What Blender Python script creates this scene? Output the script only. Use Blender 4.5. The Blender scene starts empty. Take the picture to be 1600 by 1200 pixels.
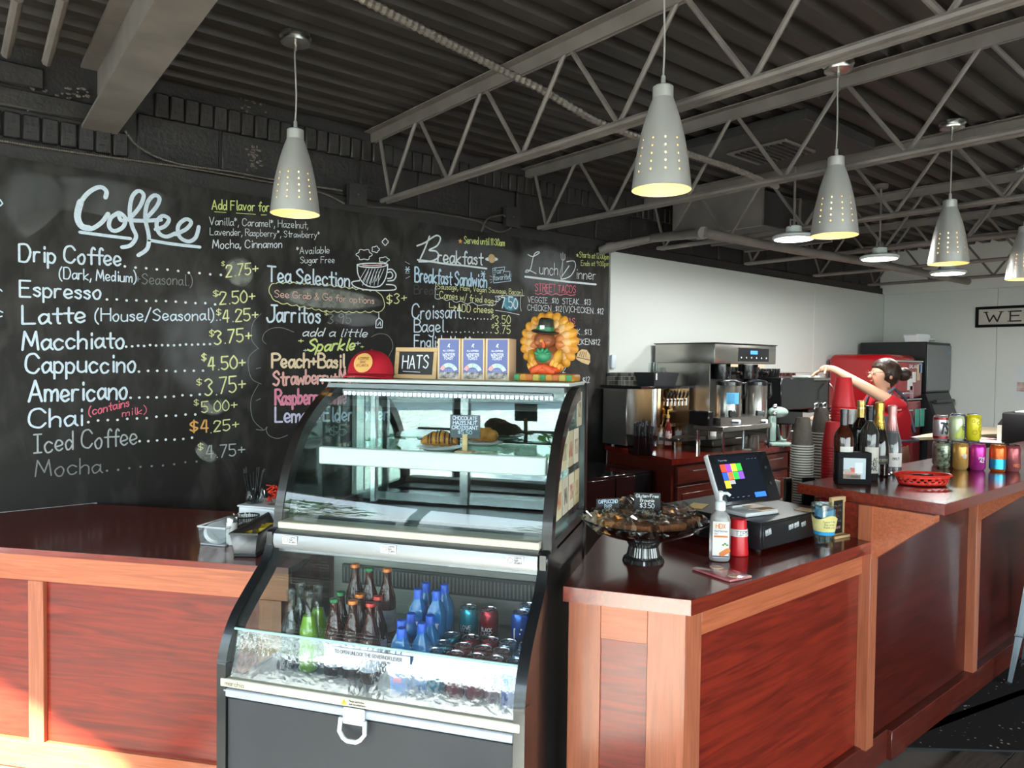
import bpy, bmesh, math, random
from mathutils import Vector as V, Matrix as MX, Euler
rnd = random.Random(7)
EXPOSURE, SKY, SUN, SUN_EL, SUN_AZ, BULB, BULBW, HIGHBAY, HBW = 1.3, 6.0, 26.0, 33, 64, 2.5, 0.12, 4.0, 14   # exposure, sky, sun, its height and heading
sc = bpy.context.scene
COL = sc.collection
PI = math.pi
# ---------------------------------------------------------------- camera
EYE = V((0, 0, 1.54))
_y, _p, _r, FPX = math.radians(39.878), math.radians(-1.6325), math.radians(.69414), 1135.8
CF = V((math.sin(_y)*math.cos(_p), math.cos(_y)*math.cos(_p), math.sin(_p)))
_r0 = V((math.cos(_y), -math.sin(_y), 0)); _u0 = _r0.cross(CF)
CR = math.cos(_r)*_r0 + math.sin(_r)*_u0
CU = -math.sin(_r)*_r0 + math.cos(_r)*_u0
cam_d = bpy.data.cameras.new('camera'); cam = bpy.data.objects.new('camera', cam_d); COL.objects.link(cam)
m = MX((CR, CU, -CF)).transposed().to_4x4(); m.translation = EYE
cam.matrix_world = m
cam_d.sensor_width = 36; cam_d.lens = 36*FPX/1600; cam_d.clip_start = .05; cam_d.clip_end = 200
sc.camera = cam
# ---------------------------------------------------------------- light and exposure
sc.view_settings.view_transform = 'Standard'; sc.view_settings.look = 'None'
sc.view_settings.gamma = 1; sc.view_settings.use_curve_mapping = False
sc.view_settings.exposure = EXPOSURE
sc.cycles.max_bounces = 8; sc.cycles.transparent_max_bounces = 24; sc.cycles.glossy_bounces = 4
sc.cycles.diffuse_bounces = 4; sc.cycles.sample_clamp_indirect = 6; sc.cycles.use_denoising = True
sc.cycles.caustics_reflective = False; sc.cycles.caustics_refractive = False
w = bpy.data.worlds.new('world'); sc.world = w; w.use_nodes = True
wn = w.node_tree; wn.nodes.clear()
def lin(c):
    if isinstance(c, str): c = [int(c[i:i+2], 16)/255 for i in (0, 2, 4)]
    return tuple((x/12.92 if x <= .04045 else ((x+.055)/1.055)**2.4) for x in c[:3]) + (1,)
tc = wn.nodes.new('ShaderNodeTexCoord'); sx = wn.nodes.new('ShaderNodeSeparateXYZ'); rp = wn.nodes.new('ShaderNodeValToRGB')
bgn = wn.nodes.new('ShaderNodeBackground'); on = wn.nodes.new('ShaderNodeOutputWorld')
wn.links.new(tc.outputs['Generated'], sx.inputs[0]); wn.links.new(sx.outputs['Z'], rp.inputs[0])
rp.color_ramp.elements[0].position = 0; rp.color_ramp.elements[0].color = (.95, .97, 1, 1)
rp.color_ramp.elements[1].position = .7; rp.color_ramp.elements[1].color = (.42, .6, .9, 1)
wn.links.new(rp.outputs[0], bgn.inputs[0]); bgn.inputs[1].default_value = SKY
wn.links.new(bgn.outputs[0], on.inputs[0])
sd = bpy.data.lights.new('sun', 'SUN'); sun = bpy.data.objects.new('sun', sd); COL.objects.link(sun)
sd.energy = SUN; sd.angle = math.radians(1.2); sd.color = (1, .93, .82)
el = math.radians(SUN_EL); az = math.radians(SUN_AZ)
sun.rotation_euler = V((math.cos(el)*math.sin(az), math.cos(el)*math.cos(az), -math.sin(el))).to_track_quat('-Z', 'Y').to_euler()
def area(name, loc, direc, sx_, sy_, power, col=(1, 1, 1), portal=False):
    d = bpy.data.lights.new(name, 'AREA'); o = bpy.data.objects.new(name, d); COL.objects.link(o)
    d.shape = 'RECTANGLE'; d.size = sx_; d.size_y = sy_; d.energy = power; d.color = col
    o.location = loc; o.rotation_euler = V(direc).to_track_quat('-Z', 'Y').to_euler()
    if portal: d.cycles.is_portal = True
    return o
# portals: they only steer the sampling of the real sky through the shop-front and the added back windows
area('window_portal', (-2.75, -.5, 1.3), (1, 0, 0), 9.2, 2.6, 1, portal=True)
area('window_portal', (1.2, -4.75, 1.3), (0, 1, 0), 7.0, 2.6, 1, portal=True)
# ---------------------------------------------------------------- pixels of the photo -> points in the room
def ray(px, py): return CF + CR*((px-800)/FPX) - CU*((py-600)/FPX)
def uz(px, py, z): d = ray(px, py); return EYE + d*((z-EYE.z)/d.z)
def uy(px, py, y): d = ray(px, py); return EYE + d*(y/d.y)
def ux(px, py, x): d = ray(px, py); return EYE + d*(x/d.x)
def depth(p): return (V(p)-EYE).dot(CF)
def psz(p, n): return n*depth(p)/FPX      # size in metres of n pixels at point p
# ---------------------------------------------------------------- materials
MAT = {}
def mat(key, col='808080', rough=.5, metal=0, spec=.5, noise=0, nscale=8, stretch=(1, 1, 1), col2=None, bump=0, bscale=None, coat=0, emit=None, es=0, alpha=None, trans=0, ior=1.45, coatr=.05, ndetail=5, aniso=0):
    if key in MAT: return MAT[key]
    m = bpy.data.materials.new(key); m.use_nodes = True; MAT[key] = m
    nt = m.node_tree; b = nt.nodes['Principled BSDF']
    b.inputs['Base Color'].default_value = lin(col); b.inputs['Roughness'].default_value = rough
    b.inputs['Metallic'].default_value = metal; b.inputs['Specular IOR Level'].default_value = spec
    b.inputs['Coat Weight'].default_value = coat; b.inputs['Coat Roughness'].default_value = coatr
    b.inputs['Transmission Weight'].default_value = trans; b.inputs['IOR'].default_value = ior
    b.inputs['Anisotropic'].default_value = aniso
    if emit: b.inputs['Emission Color'].default_value = lin(emit); b.inputs['Emission Strength'].default_value = es
    if col2 or bump:
        t = nt.nodes.new('ShaderNodeTexCoord'); mp = nt.nodes.new('ShaderNodeMapping'); mp.inputs['Scale'].default_value = stretch
        nt.links.new(t.outputs['Object'], mp.inputs[0])
        n = nt.nodes.new('ShaderNodeTexNoise'); n.inputs['Scale'].default_value = nscale; n.inputs['Detail'].default_value = ndetail; n.inputs['Distortion'].default_value = noise
        nt.links.new(mp.outputs[0], n.inputs['Vector'])
        if col2:
            r = nt.nodes.new('ShaderNodeValToRGB'); r.color_ramp.elements[0].position = .35; r.color_ramp.elements[1].position = .68
            r.color_ramp.elements[0].color = lin(col); r.color_ramp.elements[1].color = lin(col2)
            nt.links.new(n.outputs[0], r.inputs[0]); nt.links.new(r.outputs[0], b.inputs['Base Color'])
        if bump:
            src = n
            if bscale:
                src = nt.nodes.new('ShaderNodeTexNoise'); src.inputs['Scale'].default_value = bscale; nt.links.new(mp.outputs[0], src.inputs['Vector'])
            bp = nt.nodes.new('ShaderNodeBump'); bp.inputs['Strength'].default_value = bump; bp.inputs['Distance'].default_value = .01
            nt.links.new(src.outputs[0], bp.inputs['Height']); nt.links.new(bp.outputs[0], b.inputs['Normal'])
    return m
def glass(key, tint='ffffff', refl=1.0, rough=.0, bump=0, bscale=60):
    """thin clear pane: clear transmission plus Schlick reflection"""
    if key in MAT: return MAT[key]
    m = bpy.data.materials.new(key); m.use_nodes = True; MAT[key] = m
    nt = m.node_tree; nt.nodes.clear()
    o = nt.nodes.new('ShaderNodeOutputMaterial'); mx = nt.nodes.new('ShaderNodeMixShader')
    t = nt.nodes.new('ShaderNodeBsdfTransparent'); t.inputs[0].default_value = lin(tint)
    g = nt.nodes.new('ShaderNodeBsdfGlossy'); g.inputs['Roughness'].default_value = rough
    lw = nt.nodes.new('ShaderNodeLayerWeight'); lw.inputs[0].default_value = .5
    pw = nt.nodes.new('ShaderNodeMath'); pw.operation = 'POWER'; pw.inputs[1].default_value = 5
    ml = nt.nodes.new('ShaderNodeMath'); ml.operation = 'MULTIPLY_ADD'; ml.inputs[1].default_value = .95; ml.inputs[2].default_value = .045*refl
    nt.links.new(lw.outputs['Facing'], pw.inputs[0]); nt.links.new(pw.outputs[0], ml.inputs[0])
    nt.links.new(ml.outputs[0], mx.inputs[0]); nt.links.new(t.outputs[0], mx.inputs[1]); nt.links.new(g.outputs[0], mx.inputs[2])
    nt.links.new(mx.outputs[0], o.inputs[0])
    if bump:
        tx = nt.nodes.new('ShaderNodeTexCoord'); n = nt.nodes.new('ShaderNodeTexNoise'); n.inputs['Scale'].default_value = bscale; bp = nt.nodes.new('ShaderNodeBump'); bp.inputs['Strength'].default_value = bump; bp.inputs['Distance'].default_value = .01
        nt.links.new(tx.outputs['Object'], n.inputs['Vector']); nt.links.new(n.outputs[0], bp.inputs['Height']); nt.links.new(bp.outputs[0], g.inputs['Normal'])
    return m
# ---------------------------------------------------------------- mesh builder
class MB:
    def __init__(s): s.v = []; s.f = []; s.mi = []; s.cm = 0; s.T = None
    def add(s, vs, fs):
        b = len(s.v)
        s.v += [tuple(s.T @ V(q)) if s.T else tuple(q) for q in vs]
        s.f += [tuple(b+i for i in f) for f in fs]; s.mi += [s.cm]*len(fs); return s
    def box(s, x0, y0, z0, x1, y1, z1, bev=0, seg=1):
        if bev <= 0:
            return s.add([(x0,y0,z0),(x1,y0,z0),(x1,y1,z0),(x0,y1,z0),(x0,y0,z1),(x1,y0,z1),(x1,y1,z1),(x0,y1,z1)],
                         [(3,2,1,0),(4,5,6,7),(0,1,5,4),(1,2,6,5),(2,3,7,6),(3,0,4,7)])
        bm = bmesh.new(); bmesh.ops.create_cube(bm, size=1)
        for q in bm.verts: q.co = V(((x0+x1)/2+q.co.x*(x1-x0), (y0+y1)/2+q.co.y*(y1-y0), (z0+z1)/2+q.co.z*(z1-z0)))
        bmesh.ops.bevel(bm, geom=bm.edges[:], offset=min(bev, .49*min(abs(x1-x0), abs(y1-y0), abs(z1-z0))), segments=seg, profile=.5, affect='EDGES')
        return s.bm(bm)
    def bm(s, bm):
        bm.verts.index_update(); s.add([q.co.copy() for q in bm.verts], [[q.index for q in f.verts] for f in bm.faces]); bm.free(); return s
    def lathe(s, prof, seg=20, c=(0, 0, 0), sx=1, sy=1, axis=None):
        vs = []; fs = []; n = len(prof)
        R = V((0, 0, 1)).rotation_difference(V(axis)).to_matrix() if axis else None
        for (r, z) in prof:
            for k in range(seg):
                a = 2*PI*k/seg; q = V((r*math.cos(a)*sx, r*math.sin(a)*sy, z))
                if R: q = R @ q
                vs.append(q+V(c))
        for i in range(n-1):
            for k in range(seg):
                k2 = (k+1) % seg; fs.append((i*seg+k, i*seg+k2, (i+1)*seg+k2, (i+1)*seg+k))
        if prof[0][0] > 1e-6: fs.append(tuple(reversed(range(seg))))
        if prof[-1][0] > 1e-6: fs.append(tuple((n-1)*seg+k for k in range(seg)))
        return s.add(vs, fs)
    def open_lathe(s, prof, seg=20, c=(0, 0, 0), skip=None):
        vs = []; fs = []; n = len(prof)
        for (r, z) in prof:
            for k in range(seg): a = 2*PI*k/seg; vs.append(V((r*math.cos(a), r*math.sin(a), z))+V(c))
        for i in range(n-1):
            for k in range(seg):
                if skip and skip(i, k): continue
                k2 = (k+1) % seg; fs.append((i*seg+k, i*seg+k2, (i+1)*seg+k2, (i+1)*seg+k))
        return s.add(vs, fs)
    def cyl(s, a, b, r, r2=None, seg=12):
        a = V(a); b = V(b); d = b-a
        return s.lathe([(r, 0), (r if r2 is None else r2, d.length)], seg, a, axis=d.normalized())
    def tube(s, pts, r, seg=8, closed=False):
        pts = [V(q) for q in pts]; n = len(pts); vs = []; fs = []; up = None
        for i, q in enumerate(pts):
            if closed: d = pts[(i+1) % n]-pts[i-1]
            else: d = pts[min(i+1, n-1)]-pts[max(i-1, 0)]
            d.normalize()
            if up is None: up = V((0, 0, 1)) if abs(d.z) < .9 else V((1, 0, 0))
            a = d.cross(up)
            if a.length < 1e-5: a = d.cross(V((1, .3, 0)))
            a.normalize(); up = a.cross(d).normalized()
            rr = r[i] if isinstance(r, (list, tuple)) else r
            for k in range(seg): t = 2*PI*k/seg; vs.append(q+a*(rr*math.cos(t))+up*(rr*math.sin(t)))
        for i in range(n if closed else n-1):
            j = (i+1) % n
            for k in range(seg): k2 = (k+1) % seg; fs.append((i*seg+k, i*seg+k2, j*seg+k2, j*seg+k))
        if not closed: fs += [tuple(reversed(range(seg))), tuple((n-1)*seg+k for k in range(seg))]
        return s.add(vs, fs)
    def prism(s, poly, a, b, axis='z'):
        f = {'z': lambda p, t: (p[0], p[1], t), 'x': lambda p, t: (t, p[0], p[1]), 'y': lambda p, t: (p[0], t, p[1])}[axis]
        n = len(poly)
        return s.add([f(p, a) for p in poly]+[f(p, b) for p in poly],
                     [tuple(reversed(range(n))), tuple(range(n, 2*n))]+[(i, (i+1) % n, n+(i+1) % n, n+i) for i in range(n)])
    def sheet(s, rows):
        n = len(rows[0]); vs = [q for r in rows for q in r]
        return s.add(vs, [(i*n+k, i*n+k+1, (i+1)*n+k+1, (i+1)*n+k) for i in range(len(rows)-1) for k in range(n-1)])
    def ball(s, c, rx, ry=None, rz=None, seg=16, rings=10, rot=None):
        ry = rx if ry is None else ry; rz = rx if rz is None else rz
        vs = []; fs = []
        M = rot.to_matrix() if rot else None
        for i in range(rings+1):
            t = -PI/2+PI*i/rings
            for k in range(seg):
                a = 2*PI*k/seg; q = V((rx*math.cos(t)*math.cos(a), ry*math.cos(t)*math.sin(a), rz*math.sin(t)))
                if M: q = M @ q
                vs.append(q+V(c))
        for i in range(rings):
            for k in range(seg): k2 = (k+1) % seg; fs.append((i*seg+k, i*seg+k2, (i+1)*seg+k2, (i+1)*seg+k))
        return s.add(vs, fs)
    def wrap(s, r, i0=0):
        s.v = s.v[:i0]+[((r-y-r)*0+(r+(-y-r))*math.sin(x/r), -(r+(-y-r))*math.cos(x/r), z) for x, y, z in s.v[i0:]]; return s
    def build(s, name, mats, parent=None, ang=40, loc=None, fix=True, flat=False, kind=None):
        me = bpy.data.meshes.new(name); me.from_pydata(s.v, [], s.f)
        if not isinstance(mats, (list, tuple)): mats = [mats]
        for q in mats: me.materials.append(q)
        me.polygons.foreach_set('material_index', s.mi)
        if fix:
            bm = bmesh.new(); bm.from_mesh(me); bmesh.ops.remove_doubles(bm, verts=bm.verts, dist=1e-6)
            bmesh.ops.recalc_face_normals(bm, faces=bm.faces); bm.to_mesh(me); bm.free()
        if not flat:
            me.shade_smooth(); me.set_sharp_from_angle(angle=math.radians(ang))
        o = bpy.data.objects.new(name, me); COL.objects.link(o)
        if parent: o.parent = parent
        if loc is not None: o.location = loc
        if kind: o['kind'] = kind
        return o
def thing(name, label, cat, loc=(0, 0, 0), rz=0, group=None):
    o = bpy.data.objects.new(name, None); COL.objects.link(o); o.empty_display_size = .05
    o.location = loc; o.rotation_euler = (0, 0, rz); return tag(o, label, cat, group)
def tag(o, label, cat, group=None):
    o['label'] = label; o['category'] = cat
    if group: o['group'] = group
    return o
def struct(o): o['kind'] = 'structure'; return o
def dup(o, loc=None, rz=None, label=None, group=None, parent=None):
    c = o.copy(); COL.objects.link(c)
    if parent: c.parent = parent
    if loc is not None: c.location = loc
    if rz is not None: c.rotation_euler = (c.rotation_euler[0], c.rotation_euler[1], rz)
    if label: c['label'] = label
    if group: c['group'] = group
    for ch in KIDS(o): dup(ch, parent=c)
    return c
def KIDS(o): return [q for q in bpy.data.objects if q.parent == o]
def relabel(o, names):            # other materials on a copy: {part name: material}
    for ch in KIDS(o):
        base = ch.name.split('.')[0]
        if base in names:
            ch.data = ch.data.copy(); ch.data.materials.clear()
            q = names[base]
            for mm in (q if isinstance(q, list) else [q]): ch.data.materials.append(mm)
    return o
def cat_rom(pts, k=5, closed=False):
    pts = [V(p) for p in pts]; n = len(pts)
    if n < 3: return pts
    out = []
    for i in range(n if closed else n-1):
        g = (lambda j: pts[j % n]) if closed else (lambda j: pts[max(0, min(n-1, j))])
        a, b, c, d = g(i-1), g(i), g(i+1), g(i+2)
        for t in range(k):
            t /= k; out.append(.5*((2*b)+(c-a)*t+(2*a-5*b+4*c-d)*t*t+(3*b-a-3*c+d)*t*t*t))
    if not closed: out.append(pts[-1])
    return out
# ---------------------------------------------------------------- handwriting: single-stroke letters
# two characters per point: x 0-9, y letter (d = baseline, i = x height, m = cap height, a = descender); ~ = smooth
GL = {}
for ln in '''A 6 0d3m6d|1g5g
B 5 0d0m|~0m3m5k3i0i|~0i4i6f4d0d
C 6 ~6k4m1l0h1e4d6f
D 6 0d0m|~0m4m6i4d0d
E 5 5m0m0d5d|0i4i
F 5 5m0m0d|0i4i
G 6 ~6k4m1l0h1e4d6f6h|3h6h
H 6 0d0m|6d6m|0i6i
I 4 0m4m|2m2d|0d4d
J 5 ~5m5f3d1d0f|3m7m
K 5 0d0m|5m0h5d
L 5 0m0d5d
M 7 0d1m4f6m7d
N 6 0d0m6d6m
O 7 ~3m1l0h1e3d5e7h5l3m
P 5 0d0m|~0m4m6k4i0i
Q 7 ~3m1l0h1e3d5e7h5l3m|4f7c
R 5 0d0m|~0m4m6k4i0i|2i6d
S 5 ~5k3m0k2i5g3d0e
T 6 0m6m|3m3d
U 6 ~0m0f2d4d6f6m
V 6 0m3d6m
W 8 0m2d4j6d8m
X 5 0m5d|5m0d
Y 6 0m3h6m|3h3d
Z 5 0m5m0d5d
a 4 ~4h2i0g1d3e4g|4i4e5d
b 4 0m0d|~0g2i4h4f2d0e
c 4 ~4h2i0g1d3d4e
d 4 ~4g2i0g1d3e4g|4m4d
e 4 ~0f4g3i1i0f2d4e
f 3 ~4l3m2k2d|0i4i
g 4 ~4h2i0g1e3e4g|~4i4b2a0b
h 4 0m0d|~0g2i4h4d
i 1 1i1d|1k1l
j 2 ~2i2b0a|2k2l
k 4 0m0d|4i0f4d
l 1 ~1m1e2d
m 6 0i0d|~0g1i3h3d|~3g5i6h6d
n 4 0i0d|~0g2i4h4d
o 4 ~2i0g1d3d4g3i2i
p 4 0i0a|~0h2i4g3d1d0e
q 4 ~4h2i0g1d3e4g|4i4a
r 3 0i0d|~0g1i3i
s 3 ~3h2i0h3f2d0e
t 3 ~2l2e3d|0i4i
u 4 ~0i0e2d4e|4i4d
v 4 0i2d4i
w 6 0i1d3h5d6i
x 4 0i4d|4i0d
y 4 0i2e|~4i2d0a
z 4 0i4i0d4d
0 4 ~2m0j0f2d4f4j2m
1 2 0k1m1d
2 4 ~0k1m4l3i0d|0d4d
3 4 ~0l2m4k2i4f2d0e
4 4 3d3m|2m0g4g
5 4 4m0m0i|~0i3i4f2d0e
6 4 ~4l1j0f2d4f2h0f
7 4 0m4m1d
8 4 ~2m0k4f2d0f4k2m
9 4 ~4k2m0k2i4k3d
. 1 1d1d
, 1 1e0b
: 1 1e1f|1j1k
! 1 1m1g|1d1e
$ 4 ~4k2l0j2h4g2e0f|2m2d
+ 4 2f2j|0h4h
- 3 0h3h
( 2 ~2n0j0e2b
) 2 ~0n2j2e0b
/ 4 0c4n
& 5 ~5d1k2m3k0f2d5g
* 3 1i1m|0j3l|3j0l
% 5 0d5m|~0l1m1k0l|~4e5f5d4e
' 1 1m1k'''.split('\n'):
    k, wd, st = ln.split(' ', 2)
    GL[k] = (int(wd), [(q[0] == '~', [(int(q.lstrip('~')[i]), ord(q.lstrip('~')[i+1])-100) for i in range(0, len(q.lstrip('~')), 2)]) for q in st.split('|')])
_sk = [0]
def stroke(mb, pts, w, frame, lift=0):
    """flat ribbon with round joints through 2-D points; frame = origin, right, up, normal"""
    O, X, Y, N = frame
    P = [O+X*a+Y*b+N*lift for a, b in pts]; r = w/2
    for i, p in enumerate(P):
        _sk[0] = (_sk[0]+1) % 97; p = p+N*(_sk[0]*6e-6); P[i] = p
        if i == 0 or i == len(P)-1 or len(P) < 4 or i % 1 == 0:
            mb.add([p+X*(r*math.cos(t*PI/3))+Y*(r*math.sin(t*PI/3)) for t in range(6)], [tuple(range(6))])
        if i:
            d = p-P[i-1]
            if d.length < 1e-7: continue
            s = N.cross(d).normalized()*r
            mb.add([P[i-1]-s, p-s, p+s, P[i-1]+s], [(0, 1, 2, 3)])
def write(mb, text, frame, cap, width=None, w=.1, slant=0, jit=.03, gap=1.7, k=3):
    """text along frame's right; cap height and total width in metres; returns width"""
    u = cap/9; x = 0; items = []
    for ch in text:
        if ch == ' ': x += 3.2; continue
        g = GL.get(ch) or GL.get(ch.upper()) or GL['-']
        items.append((x, g)); x += g[0]+gap
    tot = max(x-gap, .5); kx = (width/tot) if width else u
    for x0, (gw, sts) in items:
        dy = rnd.uniform(-1, 1)*jit*9; sc_ = 1+rnd.uniform(-1, 1)*jit
        for sm, pts in sts:
            q = [V((a*sc_, b*sc_+dy, 0)) for a, b in pts]
            if sm: q = cat_rom(q, k)
            stroke(mb, [((x0+p.x+slant*p.y)*kx, p.y*u) for p in q], w*cap, frame)
    return tot*kx
# ================================================================ the room
WY = 3.98                      # face of the menu wall
XF = 9.3                       # far wall
XW, YB = -2.6, -4.6            # shop-front glass, wall behind the camera
ZD = 2.95                      # underside of the roof deck
M_black = mat('black_paint', '2b2826', .6, col2='353130', nscale=14, bump=.25, bscale=60)
M_steel_paint = mat('painted_steel', '7c736d', .5, col2='6b635e', nscale=6, bump=.05, bscale=80)
M_white = mat('white_panel', 'd4d5d0', .35, bump=.02, bscale=30)
M_white2 = mat('white_wall_paint', 'dcdad2', .6)
M_floor = mat('dark_floor', '7d746b', .4, col2='6a625a', nscale=5)
def floor_fn():
    f = struct(MB().box(XW-.1, YB-.1, -.06, XF+.1, 4.2, -.012).build('floor', M_floor))
    wood = [mat('floor_plank_%d' % i, c, .45, col2=c2, nscale=5, stretch=(1.5, 14, 1)) for i, (c, c2) in enumerate((('4c4440', '37312e'), ('5d544c', '463f39'), ('3d3734', '2d2927')))]
    base = None
    for i in range(7):
        for j in range(4):
            y0 = 1.05-.145*i; x0 = 1.15+j*1.1-(i % 3)*.37
            o = MB().box(0, 0, -.012, 1.094, .141, 0, .0015).build('plank', wood[(i*2+j) % 3], f); o.location = (x0, y0-.145, 0)
floor_fn()
# rubber mat with white flecks
def mat_flecks():
    m = mat('fleck_rubber', '1c1b1b', .75); nt = m.node_tree; b = nt.nodes['Principled BSDF']
    t = nt.nodes.new('ShaderNodeTexCoord'); n = nt.nodes.new('ShaderNodeTexVoronoi'); n.inputs['Scale'].default_value = 42
    n2 = nt.nodes.new('ShaderNodeTexNoise'); n2.inputs['Scale'].default_value = 9
    r = nt.nodes.new('ShaderNodeValToRGB'); r.color_ramp.elements[0].position = .16; r.color_ramp.elements[0].color = lin('c5beb6'); r.color_ramp.elements[1].position = .26; r.color_ramp.elements[1].color = lin('1c1b1b')
    a = nt.nodes.new('ShaderNodeMath'); a.operation = 'ADD'; s_ = nt.nodes.new('ShaderNodeMapRange'); s_.inputs[1].default_value = .45; s_.inputs[2].default_value = .62; s_.inputs[3].default_value = .3; s_.inputs[4].default_value = 0
    nt.links.new(t.outputs['Object'], n.inputs['Vector']); nt.links.new(t.outputs['Object'], n2.inputs['Vector'])
    nt.links.new(n2.outputs[0], s_.inputs[0]); nt.links.new(n.outputs['Distance'], a.inputs[0]); nt.links.new(s_.outputs[0], a.inputs[1])
    nt.links.new(a.outputs[0], r.inputs[0]); nt.links.new(r.outputs[0], b.inputs['Base Color']); return m
p0 = uz(1405, 1171, 0); p1 = uz(1600, 1176, 0)
dv = (p1-p0).normalized()
mm = MB().prism([(q.x, q.y) for q in (p0-dv*.15, p0+dv*1.4, p0+dv*1.4+V((2.2, .3, 0)), V((6.6, 1.255, 0)), V((2.95, 1.255, 0)))], .0005, .009)
tag(mm.build('floor_mat', mat_flecks()), 'black rubber floor mat with white flecks along the bar front', 'mat')

# ceiling: corrugated steel deck, ribs along X
def ceiling_fn():
    mb = MB(); y = YB; prof = []
    while y < 4.15:
        for dy, z in ((0, 0), (.07, 0), (.09, .04), (.135, .04), (.152, 0)):
            prof.append((y+dy, ZD+z))
        y += .152
    mb.sheet([[(XW-.1, a, b) for a, b in prof], [(XF+.1, a, b) for a, b in prof]])
    o = struct(mb.build('ceiling', mat('deck_paint', '3f3833', .5, col2='302b27', nscale=3, stretch=(.4, 3, 1)), flat=True, fix=False))
    struct(MB().box(XW-.2, YB-.2, ZD+.05, XF+.2, 4.3, ZD+.2).build('roof', M_black))
ceiling_fn()
# menu wall: backing, bricks and blocks above the board
def thing_(n):
    o = bpy.data.objects.new(n, None); COL.objects.link(o); return o
def wall_left_fn():
    wl = struct(MB().box(XW, WY+.05, 0, XF, WY+.2, ZD+.02).build('wall_left', M_black))
    fil = MB().box(-2.2, WY+.018, 2.40, XF, WY+.06, 2.52).build('ledge', M_black, wl)
    mats_ = [mat('black_brick_%d' % i, c, .5, bump=.35, bscale=40, col2=c2, nscale=9) for i, (c, c2) in enumerate((('2f2b29', '3a3633'), ('332f2d', '272423'), ('3d3835', '2c2927')))]
    proto = {}
    def piece(x0, z0, x1, z1, y, name='brick'):
        k = (round(x1-x0, 3), round(z1-z0, 3))
        if k not in proto: proto[k] = MB().box(0, 0, 0, k[0], .06, k[1], .006).build(name, mats_[len(proto) % 3], wl); o = proto[k]
        else: o = dup(proto[k])
        o.location = (x0, y+rnd.uniform(-.006, .004), z0); o.rotation_euler = (rnd.uniform(-.02, .02), 0, rnd.uniform(-.03, .03)); return o
    # rowlock course under the deck
    x = .98
    while x < XF-.1:
        piece(x, 2.765, x+.067, 2.885, WY+.022); x += .0725
    x = -.9
    while x < .85:
        piece(x, 2.535, x+.067, 2.65, WY+.022); x += .0735
    x = -.9
    while x < .6: piece(x, 2.67, x+.39, 2.755, WY+.02, 'block'); piece(x-.2, 2.775, x+.19, 2.87, WY+.02, 'block'); x += .405
    x = .9
    while x < XF-.4:
        piece(x, 2.53, x+.4, 2.765, WY+.03, 'block'); x += .412
    # rough mortar lumps
    mb = MB()
    for k in range(110):
        c = uy(rnd.choice((48, 52, 60, 75, 90, 105, 120, 132, 385, 395, 405, 412))+rnd.uniform(-7, 7), 130+rnd.uniform(0, 45), WY) if k < 80 else uy(400+rnd.uniform(-12, 14), 240+rnd.uniform(-14, 24), WY)
        mb.ball((c.x, WY+.03, c.z), rnd.uniform(.005, .014), .010, rnd.uniform(.004, .009), 6, 4)
    mb.build('mortar', mat('mortar', '6b635c', .9, bump=.4, bscale=60), wl, kind='stuff')
    # white wall boards to the right of the chalkboard
    wl = struct(thing_('wall_kitchen'))
    xs = [uy(953, 450, WY).x, uy(1273, 450, WY).x, XF]
    for a, b in zip(xs, xs[1:]):
        MB().box(a+.002, WY-.004, 1.475, b-.002, WY+.05, 2.445, .003).build('panel', M_white, wl)
    MB().box(xs[1]-.01, WY-.008, 1.475, xs[1]+.01, WY, 2.445).build('seam_strip', M_white, wl)
    MB().box(xs[0], WY, 0, XF, WY+.05, 1.475).build('lower_panel', M_white, wl)
    # small metal tiles behind the coffee machines
    mb = MB(); n = 0; x = xs[0]-.03; tl = .032
    while x < 7.2:
        z = .90
        while z < 1.47:
            mb.cm = rnd.choice((0, 0, 1, 2)); t = rnd.uniform(0, .0015)
            mb.box(x, WY-.012-t, z, x+tl-.002, WY-.002, z+tl-.002); z += tl
        x += tl
    mb.build('tile_backsplash', [mat('tile_a', '8f8c86', .28, .9), mat('tile_b', '6f6c68', .3, .9), mat('tile_c', '55524f', .3, .9)], wl, flat=True, fix=False, kind='stuff')
wall_left_fn()
def wall_far_fn():
    wf = struct(MB().box(XF, YB, 0, XF+.1, 4.2, ZD+.05).build('wall_far', M_white2))
    for k in range(4):
        y1 = WY-.01-1.22*k
        MB().box(XF-.012, y1-1.216, .1, XF, y1, 2.44, .002).build('panel', M_white, wf)
    struct(MB().box(XF-.03, YB, 0, XF-.012, WY-.02, .1).build('baseboard_far', M_white2))
wall_far_fn()
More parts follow.
